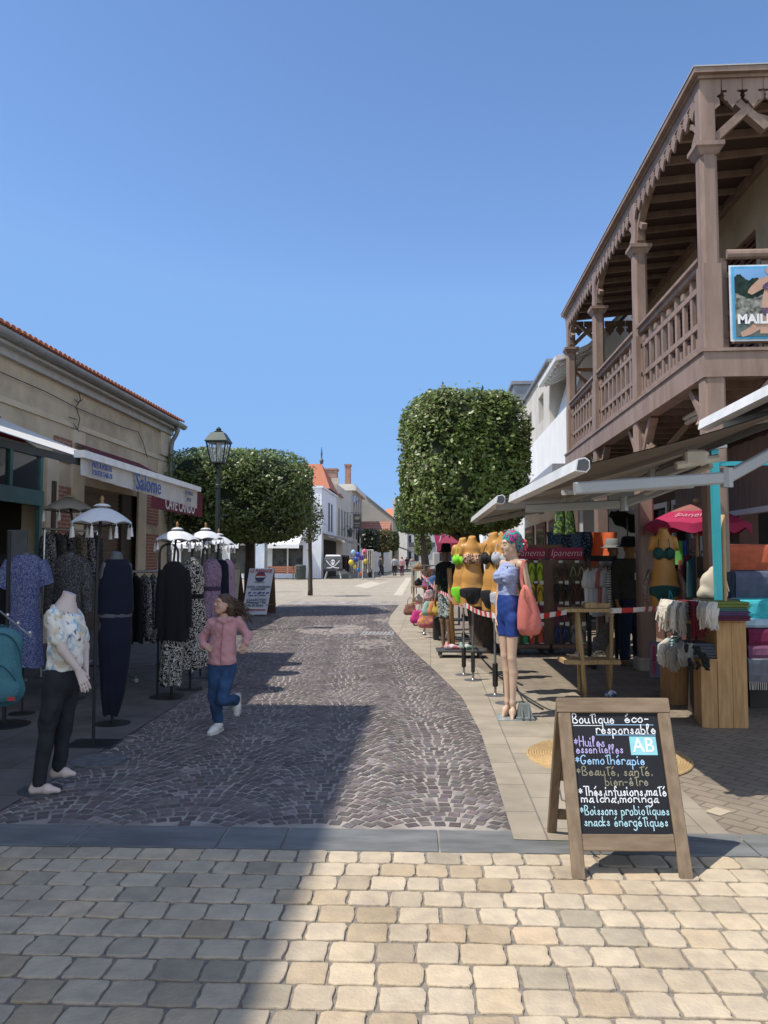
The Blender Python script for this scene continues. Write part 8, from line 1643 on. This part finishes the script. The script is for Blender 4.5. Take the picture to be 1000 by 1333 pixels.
# handwriting: strokes on a grid, x-height 4 units (baseline y=4, x-height 8, ascender c, descender 0)
GL = {'a': (5, "47 28 16 05 14 35 47|48 46 44 54"), 'b': (5, "0c 04|07 28 46 34 14 05"), 'c': (4, "47 28 06 14 34 45"), 'd': (5, "47 28 06 14 34 46|4c 44 54"), 'e': (5, "06 46 37 28 17 06 14 34 45"), 'f': (4, "4b 3c 2b 24 21|08 48"), 'g': (5, "47 28 06 14 34 46|48 42 20 01"), 'h': (5, "0c 04|06 28 47 44"), 'i': (2, "08 05 14|0a 0b"), 'k': (4, "0c 04|38 06 34"), 'l': (3, "14 05 0b 1c 2b 06 04 14"), 'm': (7, "08 04|07 18 37 34|37 58 67 64"), 'n': (5, "08 04|06 28 47 44"), 'o': (5, "28 06 14 34 46 38 28"), 'p': (5, "08 00|07 28 46 34 14 05"), 'q': (5, "47 28 06 14 34 46|48 40"), 'r': (4, "08 04|06 18 38 47"), 's': (4, "37 28 17 26 35 24 05"), 't': (4, "2c 25 34|0b 5c"), 'u': (5, "08 05 24 45|48 45 54"), 'v': (4, "08 24 48"), 'x': (4, "08 44|48 04"), 'y': (5, "08 24|48 10"), 'B': (6, "0c 04|0c 3c 4a 28 08|28 56 44 04"), 'H': (6, "0c 04|5c 54|18 48"), 'G': (6, "5b 3c 0a 06 24 45 57 37"), 'T': (5, "0c 6c|3c 34"), 'A': (6, "04 3c 54|17 47"), '*': (5, "26 2a|07 49|09 47"), ',': (2, "15 13"), '.': (2, "14 15"), '-': (4, "07 37"), ' ': (3, ""), "'": (2, "1c 1a")}
ACC = {'é': ('e', "1a 3c"), 'ê': ('e', "19 2b 39"), 'É': ('E', "1d 3f")}
def glyph(ch):
    acc = ''
    if ch in ACC: ch, acc = ACC[ch]
    w_, s_ = GL[ch]; st = [x for x in s_.split('|') if x] + ([acc] if acc else [])
    return w_, [[(int(p[0], 16), int(p[1], 16)) for p in x.split()] for x in st]
def smooth(p):
    if len(p) < 3: return [Vector((*q, 0)) for q in p]
    P = [Vector((*q, 0)) for q in p]; out = []
    for i in range(len(P) - 1):
        a, b, c, d = P[max(i - 1, 0)], P[i], P[i + 1], P[min(i + 2, len(P) - 1)]
        for k in range(4): t = k / 4; out.append(.5 * ((2 * b) + (c - a) * t + (2 * a - 5 * b + 4 * c - d) * t * t + (3 * b - a - 3 * c + d) * t ** 3))
    return out + [P[-1]]
def chalk(text, x0, x1, ybase, xh, m_, wd=.0042, seed=0):
    """write text on the slate between x0..x1 (0..1 of slate width), baseline and x-height in slate heights"""
    SWd, SHt = W_ - 2 * fw_, zh - zl; rg = random.Random(seed); tot = sum(glyph(c)[0] + 1.3 for c in text) - 1.3; ux_ = (x1 - x0) * SWd / tot; uy_ = xh * SHt / 4; g = MB(); cur = 0
    for ch in text:
        w_, strokes = glyph(ch); jy = rg.uniform(-.25, .25)
        for st in strokes:
            P = smooth(st); P = [Vector((fw_ + x0 * SWd + (cur + p.x) * ux_, 0, zl + (1 - ybase) * SHt + (p.y - 4 + jy) * uy_)) for p in P]; L, R_ = [], []
            for i, p in enumerate(P):
                d = (P[min(i + 1, len(P) - 1)] - P[max(i - 1, 0)]); d = d.normalized() if d.length > 1e-9 else Vector((1, 0, 0)); n = Vector((-d.z, 0, d.x)) * wd / 2 * rg.uniform(.85, 1.15)
                e = d * wd * .4 * (-1 if i == 0 else 1 if i == len(P) - 1 else 0); L.append(tilt @ (p + n + e + Vector((0, .0108, 0)))); R_.append(tilt @ (p - n + e + Vector((0, .0108, 0))))
            l = [g.v(q) for q in L]; r_ = [g.v(q) for q in R_]
            for i in range(len(l) - 1): g.f(l[i], l[i + 1], r_[i + 1], r_[i])
        cur += w_ + 1.3
    return obj('handwriting', g, m_, cb, world=False)
ch = {n: mat('chalk_' + n, c_, .9) for n, c_ in (('white', (.78, .80, .82)), ('lilac', (.50, .43, .75)), ('sky', (.36, .60, .85)), ('olive', (.30, .28, .19)), ('aqua', (.45, .70, .76)))}
LN = [('Boutique', .02, .50, .085, .040, 'white', .0048), ('éco-', .62, .90, .075, .036, 'white', .0052), ('responsable', .28, .96, .175, .040, 'white', .0052),
      ('*Huiles', .015, .36, .285, .042, 'lilac', .0042), ('essentielles', .03, .56, .342, .036, 'lilac', .0042), ('*Gemothérapie', .01, .79, .437, .038, 'sky', .0044), ('*Beauté, santé.', .01, .86, .53, .036, 'olive', .0040), ('bien-être', .32, .80, .612, .036, 'olive', .0040),
      ('*Thés,infusions,maté', .015, .985, .695, .037, 'white', .0048), ('matcha,moringa', .035, .885, .750, .033, 'white', .0046), ('*Boissons probiotiques', .01, .985, .85, .036, 'aqua', .0042), ('snacks énergétiques', .045, .955, .940, .036, 'aqua', .0042)]
for i, (s_, a_, b_, y_, h_, c_, w_) in enumerate(LN): chalk(s_, a_, b_, y_, h_, ch[c_], w_, i)
SWd, SHt = W_ - 2 * fw_, zh - zl
def brect(x0, y0, x1, y1, m_, name, off=.0112):
    g = MB(); g.poly([tilt @ Vector((fw_ + x * SWd, off, zl + (1 - y) * SHt)) for x, y in ((x0, y1), (x1, y1), (x1, y0), (x0, y0))]); return obj(name, g, m_, cb, world=False)
brect(.02, .103, .35, .108, ch['white'], 'underline'); brect(.39, .096, .94, .101, ch['sky'], 'underline'); brect(.27, .184, .95, .189, ch['sky'], 'underline')
brect(.645, .20, .945, .358, mat('chalk_panel', (.22, .52, .58), .85, (.28, .60, .66), 9), 'logo_panel')
lettering('AB', .098, Vector((fw_ + .795 * SWd, 0, zl + .718 * SHt)) + cb.location if False else (0, 0, 0), (1, 0, 0), (0, 0, 1), ch['white'], None) if False else None
tm = text_mesh('AB', .098, .0003, 0, .001, .9); tm.transform(Matrix.Translation((fw_ + .795 * SWd, .0105, zl + .72 * SHt)) @ Matrix.Rotation(math.pi / 2, 4, 'X')); tm.transform(tilt); tm.materials.clear(); tm.materials.append(ch['white']); obj('lettering', tm, None, cb)
# ================================================================ plaza furniture and far street life
p = G(366, 754.5); bn = T('park_bench', 'wooden slatted bench in front of the corner shop', 'bench', (p.x, p.y, 0), YAW + .1); m_bw_ = wood('bench_wood', (.40, .19, .11), (.32, .14, .08))
g = MB(); [g.box((-1.05, -.2 + .14 * k, .43), (1.05, -.09 + .14 * k, .47)) for k in range(3)]; obj('seat', g, m_bw_, bn, world=False); g = MB(); [g.box((-1.05, .24 + .04 * k, .52 + .15 * k), (1.05, .27 + .04 * k, .64 + .15 * k)) for k in range(3)]; obj('backrest', g, m_bw_, bn, world=False)
for x in (-.85, .85): g = MB(); g.bar((x, -.15, 0), (x, -.12, .43), .06); g.bar((x, .25, 0), (x, .3, .95), .06); g.bar((x, -.15, .40), (x, .28, .40), .05); obj('leg', g, m_metal_d, bn, world=False)
p = G(391, 754); lb2 = T('litter_bin', 'dark green litter bin between the bench and the corner shop', 'litter bin', (p.x, p.y, 0)); g = MB(); g.lathe([(.38, 0), (.40, .05), (.42, .9), (.44, .95), (.40, 1.0), (.2, 1.06), (.001, 1.07)], (0, 0, 0), 16); obj('bin_body', g, mat('bin_green', (.05, .065, .055), .6), lb2, world=False); g = MB(); g.lathe([(.43, .7), (.445, .71), (.445, .76), (.43, .77)], (0, 0, 0), 16); obj('band', g, m_metal_d, lb2, world=False)
p = CW(-6.6, 35, 0); a, b = PD(332, 700, 35), PD(345, 740, 35); ns = T('notice_column', 'glazed notice panel on a grey post behind the round tree trunk', 'notice board', (a.x, a.y, 0)); g = MB(); g.box((a.x, a.y, b.z - .6), (b.x + .1, a.y + .08, a.z + .5)); g.box((b.x + .02, a.y + .01, 0), (b.x + .09, a.y + .09, a.z + .4)); obj('panel', g, mat('panel_grey', (.16, .17, .17), .5), ns); g = MB(); g.box((a.x + .04, a.y - .012, b.z), (b.x - .02, a.y - .002, a.z)); obj('notices', g, mat('panel_paper', (.62, .66, .70), .5, (.40, .48, .60), 1.5), ns); lettering('S', .5, (a.x + .25, a.y - .006, a.z + .25), (1, 0, 0), (0, 0, 1), mat('panel_ink', (.04, .05, .05), .5), ns, bold=.01)
# covered cart with skull print
p = G(434, 753); kc = T('covered_cart', 'cart under a dark cover printed with a white skull and crossed sabres', 'cart', (p.x, p.y, 0), YAW); g = MB(); s_ = .058
g._skin([[g.v((x * w_, y * d_, z)) for x, y in ((-1, -1), (1, -1), (1, 1), (-1, 1))] for w_, d_, z in ((.62, .5, .55), (.68, .55, .7), (.66, .52, 1.45), (.58, .45, 1.66))]); obj('cover', g, mat('cover_black', (.035, .035, .04), .7, (.10, .10, .11), 3), kc, world=False)
g = MB(); g._skin([[g.v((x * w_, y * d_, z)) for x, y in ((-1, -1), (1, -1), (1, 1), (-1, 1))] for w_, d_, z in ((.59, .46, 1.665), (.5, .38, 1.78))]); obj('cover_top', g, mat('cover_white', (.62, .62, .62), .7), kc, world=False)
g = MB(); g.prism([(.16 * math.cos(t), -.56, 1.25 + .18 * math.sin(t)) for t in [2 * math.pi * k / 16 for k in range(16)]], (0, .006, 0)); g.prism([(-.09, -.561, 1.12), (.09, -.561, 1.12), (.07, -.561, 1.0), (-.07, -.561, 1.0)], (0, .006, 0))
for q in (-1, 1): P_ = [(q * (.5 - .95 * t), -.575 + .002 * q, 1.35 - .55 * t - .18 * math.sin(math.pi * t)) for t in [k / 8 for k in range(9)]]; [g.bar(u, v, .012, .06, up=(0, 0, 1)) for u, v in zip(P_, P_[1:])]
obj('skull_print', g, mat('print_white', (.75, .75, .75), .7), kc, world=False); g = MB(); [g.prism([(q * .07 + .045 * math.cos(t), -.566, 1.25 + .05 * math.sin(t)) for t in [2 * math.pi * k / 10 for k in range(10)]], (0, .004, 0)) for q in (-1, 1)]; obj('eye_holes', g, m_blk, kc, world=False)
for q in (-1, 1): g = MB(); g.bar((q * .6, -.45, 0), (q * .45, -.4, .6), .06); g.bar((q * .6, .45, 0), (q * .45, .4, .6), .06); g.bar((q * .6, -.45, .1), (q * .6, .45, .1), .05); obj('leg', g, mat('pale_metal', (.6, .58, .53), .4), kc, world=False)
# balloons
for i, (px, py, c_, nm) in enumerate(((457, 732, (.62, .48, .02), 'yellow balloon, leftmost of the bunch'), (462, 738, (.60, .44, .02), 'second yellow balloon, lowest left of the bunch'), (460, 719, (.30, .42, .62), 'pale blue balloon at the top of the bunch'), (466, 722, (.03, .06, .40), 'deep blue balloon in the middle of the bunch'), (471, 726, (.12, .03, .26), 'purple balloon right of the deep blue one'), (475, 718, (.50, .10, .16), 'pink balloon at the upper right of the bunch'), (464, 728, (.02, .05, .30), 'navy balloon below the deep blue one'), (476, 731, (.45, .34, .05), 'ochre balloon at the right of the bunch'), (466, 742, (.03, .12, .40), 'small blue balloon under the bunch'), (470, 747, (.50, .08, .06), 'small red balloon lowest of the bunch'))):
    D = 55 + i * .25; c = PD(px, py, D); r_ = .18 if py < 738 else .13; t = T('balloon', nm, 'balloon', c, group='bunch of balloons by the cart'); g = MB(); g.ball((0, 0, 0), r_, 12, 8, (1, 1, 1.15)); obj('balloon_skin', g, mat('balloon%d' % i, c_, .3, spec=.5), t, smooth=True, world=False); g = MB(); g.tube([(0, 0, -r_ * 1.1), (0, 0, -r_ * 1.6)], .012, 4); obj('string', g, m_white_l, t, world=False)
# pale clothes on racks under the brown awning
rg = random.Random(21)
def far_rack(px0, px1, py0, py1, D, label, pal, n):
    a, b = PD(px0, py0, D), PD(px1, py1, D); t = T('garment_rack', label, 'clothes rack', (a.x, a.y, 0)); W2 = b.x - a.x; g = MB(); [g.tube([(x, a.y, 0), (x, a.y, a.z)], .035, 5) for x in (a.x, b.x)]; g.tube([(a.x, a.y, a.z), (b.x, a.y, a.z)], .035, 5); [g.bar((x, a.y - .4, .04), (x, a.y + .4, .04), .06) for x in (a.x, b.x)]; obj('frame', g, mat('pale_metal', (.6, .58, .53)), t)
    for k in range(n):
        x = a.x + W2 * (k + .5) / n; g = MB(); L = (a.z - .35) * rg.uniform(.75, 1); g.grid(lambda u, v: (x + W2 / n * .55 * (.6 + .4 * min(1, v * 4)) * math.cos(2 * math.pi * u), a.y + .22 * math.sin(2 * math.pi * u), a.z - .05 - L * v), 12, 6, True); c_ = pal[k % len(pal)]; obj('garment', g, mat('far_garment_%.2f_%.2f_%.2f' % c_, c_, .9), t, smooth=True)
far_rack(472, 486, 716, 752, 57, 'rack of pale dresses right of the balloons', [(.36, .33, .28), (.16, .15, .14), (.46, .44, .40), (.26, .24, .22), (.40, .36, .30)], 5)
far_rack(456, 467, 726, 752, 60, 'rack of pale grey clothes behind the balloons', [(.30, .29, .28), (.40, .38, .36)], 4)
far_rack(444, 455, 722, 752, 60, 'rack of black and red clothes beside the covered cart', [(.02, .02, .02), (.015, .015, .02), (.10, .03, .03)], 4)
a = PD(506, 745, 62); bc = T('blue_cover', 'blue tarpaulin draped over a low cart by the walkers', 'tarpaulin', (a.x, a.y, 0)); K = Body((a.x - .75, a.y - .6, 0), (a.x + .75, a.y + .6, 1.0), .04); K.cone((a.x - .3, a.y, .4), (a.x + .3, a.y, .4), .42, .42, .1); K.ripple(.02, 8, 8, 8); K.half((0, 0, .02), (0, 0, -1)); obj('cover', K.mesh('cover', mat('tarp_blue', (.02, .08, .20), .5)), None, bc)
# walkers
def walker(label, px, py, H, rz, top, legs, hair, bag=None, stride=.16, skin=None):
    b = G(px, py); t = T('person', label, 'person', (b.x, b.y, 0), rz, group='people walking far down the street'); k = H / 1.72; B = Body((-.42, -.4, -.02), (.42, .4, 1.85 * k), .022)
    v = lambda x, y, z: (x * k, y * k, z * k); sk = skin or m_skin; hd = head(B, v(0, -.01, 1.58), (0, -1, 0), (0, 0, 1), k); B.cone(v(0, 0, 1.5), v(0, 0, 1.4), .05 * k, .06 * k, .03); fl = ((0, 1, 0), 1.3)
    B.chain([v(0, 0, 1.36), v(0, 0, 1.12), v(0, 0, .92)], [.17 * k, .15 * k, .16 * k], .06, fl); B.cone(v(-.16, 0, 1.38), v(.16, 0, 1.38), .06 * k, .06 * k, .05)
    for s_ in (-1, 1): B.chain([v(s_ * .2, 0, 1.36), v(s_ * .25, .04 * s_, 1.1), v(s_ * .24, -.08 + .06 * s_, .85), v(s_ * .24, -.1 + .06 * s_, .76)], [.06 * k, .05 * k, .036 * k, .04 * k], .03); B.chain([v(s_ * .085, 0, .9), v(s_ * .09, -.05 * s_ - .02, .5), v(s_ * .09, stride * s_, .08), v(s_ * .09, stride * s_ - .16, .03)], [.10 * k, .07 * k, .05 * k, .035 * k], .04)
    z0 = .93 * k
    obj('body', B.mesh('body', [sk, top, legs, mat('dark_shoe', (.04, .035, .03), .7)], lambda C: np.where(C[:, 2] < .10 * k, 3, np.where((C[:, 2] < z0) & (np.abs(C[:, 0]) < .21 * k), 2, np.where((C[:, 2] < 1.44 * k) & (C[:, 2] > (.98 if True else 0) * k * 1.0) | ((C[:, 2] < 1.44 * k) & (C[:, 2] >= z0) & (np.abs(C[:, 0]) < .22 * k)), 1, 0)))), None, t)
    K = Body(v(-.2, -.2, 1.4), v(.2, .2, 1.8), .016); K.ell(v(0, .015, 1.615), np.array([.092, .105, .10]) * k, .02); Kc = Body(v(-.2, -.2, 1.4), v(.2, .2, 1.8), .016); Kc.ell(v(0, -.10, 1.55), np.array([.07, .08, .10]) * k, .02); K.minus(Kc); obj('hair', K.mesh('hair', hair), None, t)
    if bag: g = MB(); g.box(v(-.14, .14, 1.0), v(.14, .30, 1.36), .04); obj('backpack', g, bag, t, world=False)
wc = lambda n, c: mat('wear_' + n, c, .9); hr = mat('walker_hair', (.10, .07, .05), .7)
walker('walker in a white jacket and black trousers with a grey backpack', 514, 750, 1.70, math.pi + YAW, wc('white', (.52, .53, .56)), wc('black', (.02, .02, .022)), hr, wc('greybag', (.25, .27, .30)))
walker('walker in a pale top and maroon trousers with a pink backpack', 523.5, 750, 1.66, math.pi + YAW, wc('pale', (.45, .42, .42)), wc('maroon', (.10, .025, .04)), hr, wc('pinkbag', (.55, .22, .26)))
walker('person in a grey-brown jacket and dark jeans beside the blue tarpaulin', 495.5, 749, 1.72, YAW + 2.2, wc('taupe', (.13, .12, .105)), wc('jean', (.03, .04, .07)), hr)
walker('distant walker in a light pink outfit near the far stalls', 536.5, 744, 1.68, math.pi + YAW, wc('rose', (.45, .30, .28)), wc('rose2', (.42, .26, .25)), hr)
walker('distant person in dark clothes at the end of the street', 530, 742, 1.70, YAW, wc('dark', (.05, .05, .06)), wc('dark2', (.04, .04, .05)), hr)
# easel board by the far racks, far vehicles and stalls
a = PD(539, 738, 33); e = T('menu_board', 'pale green menu board standing far down by the bag racks', 'menu board', (a.x, a.y, 0)); g = MB(); g.box((a.x - .12, a.y, .25), (a.x + .12, a.y + .04, 1.35)); obj('panel', g, mat('menu_green', (.30, .36, .33), .6), e); g = MB(); [g.bar((a.x + q * .10, a.y + .02, 0), (a.x + q * .10, a.y + .03, 1.4), .04) for q in (-1, 1)]; obj('legs', g, m_metal_d, e)
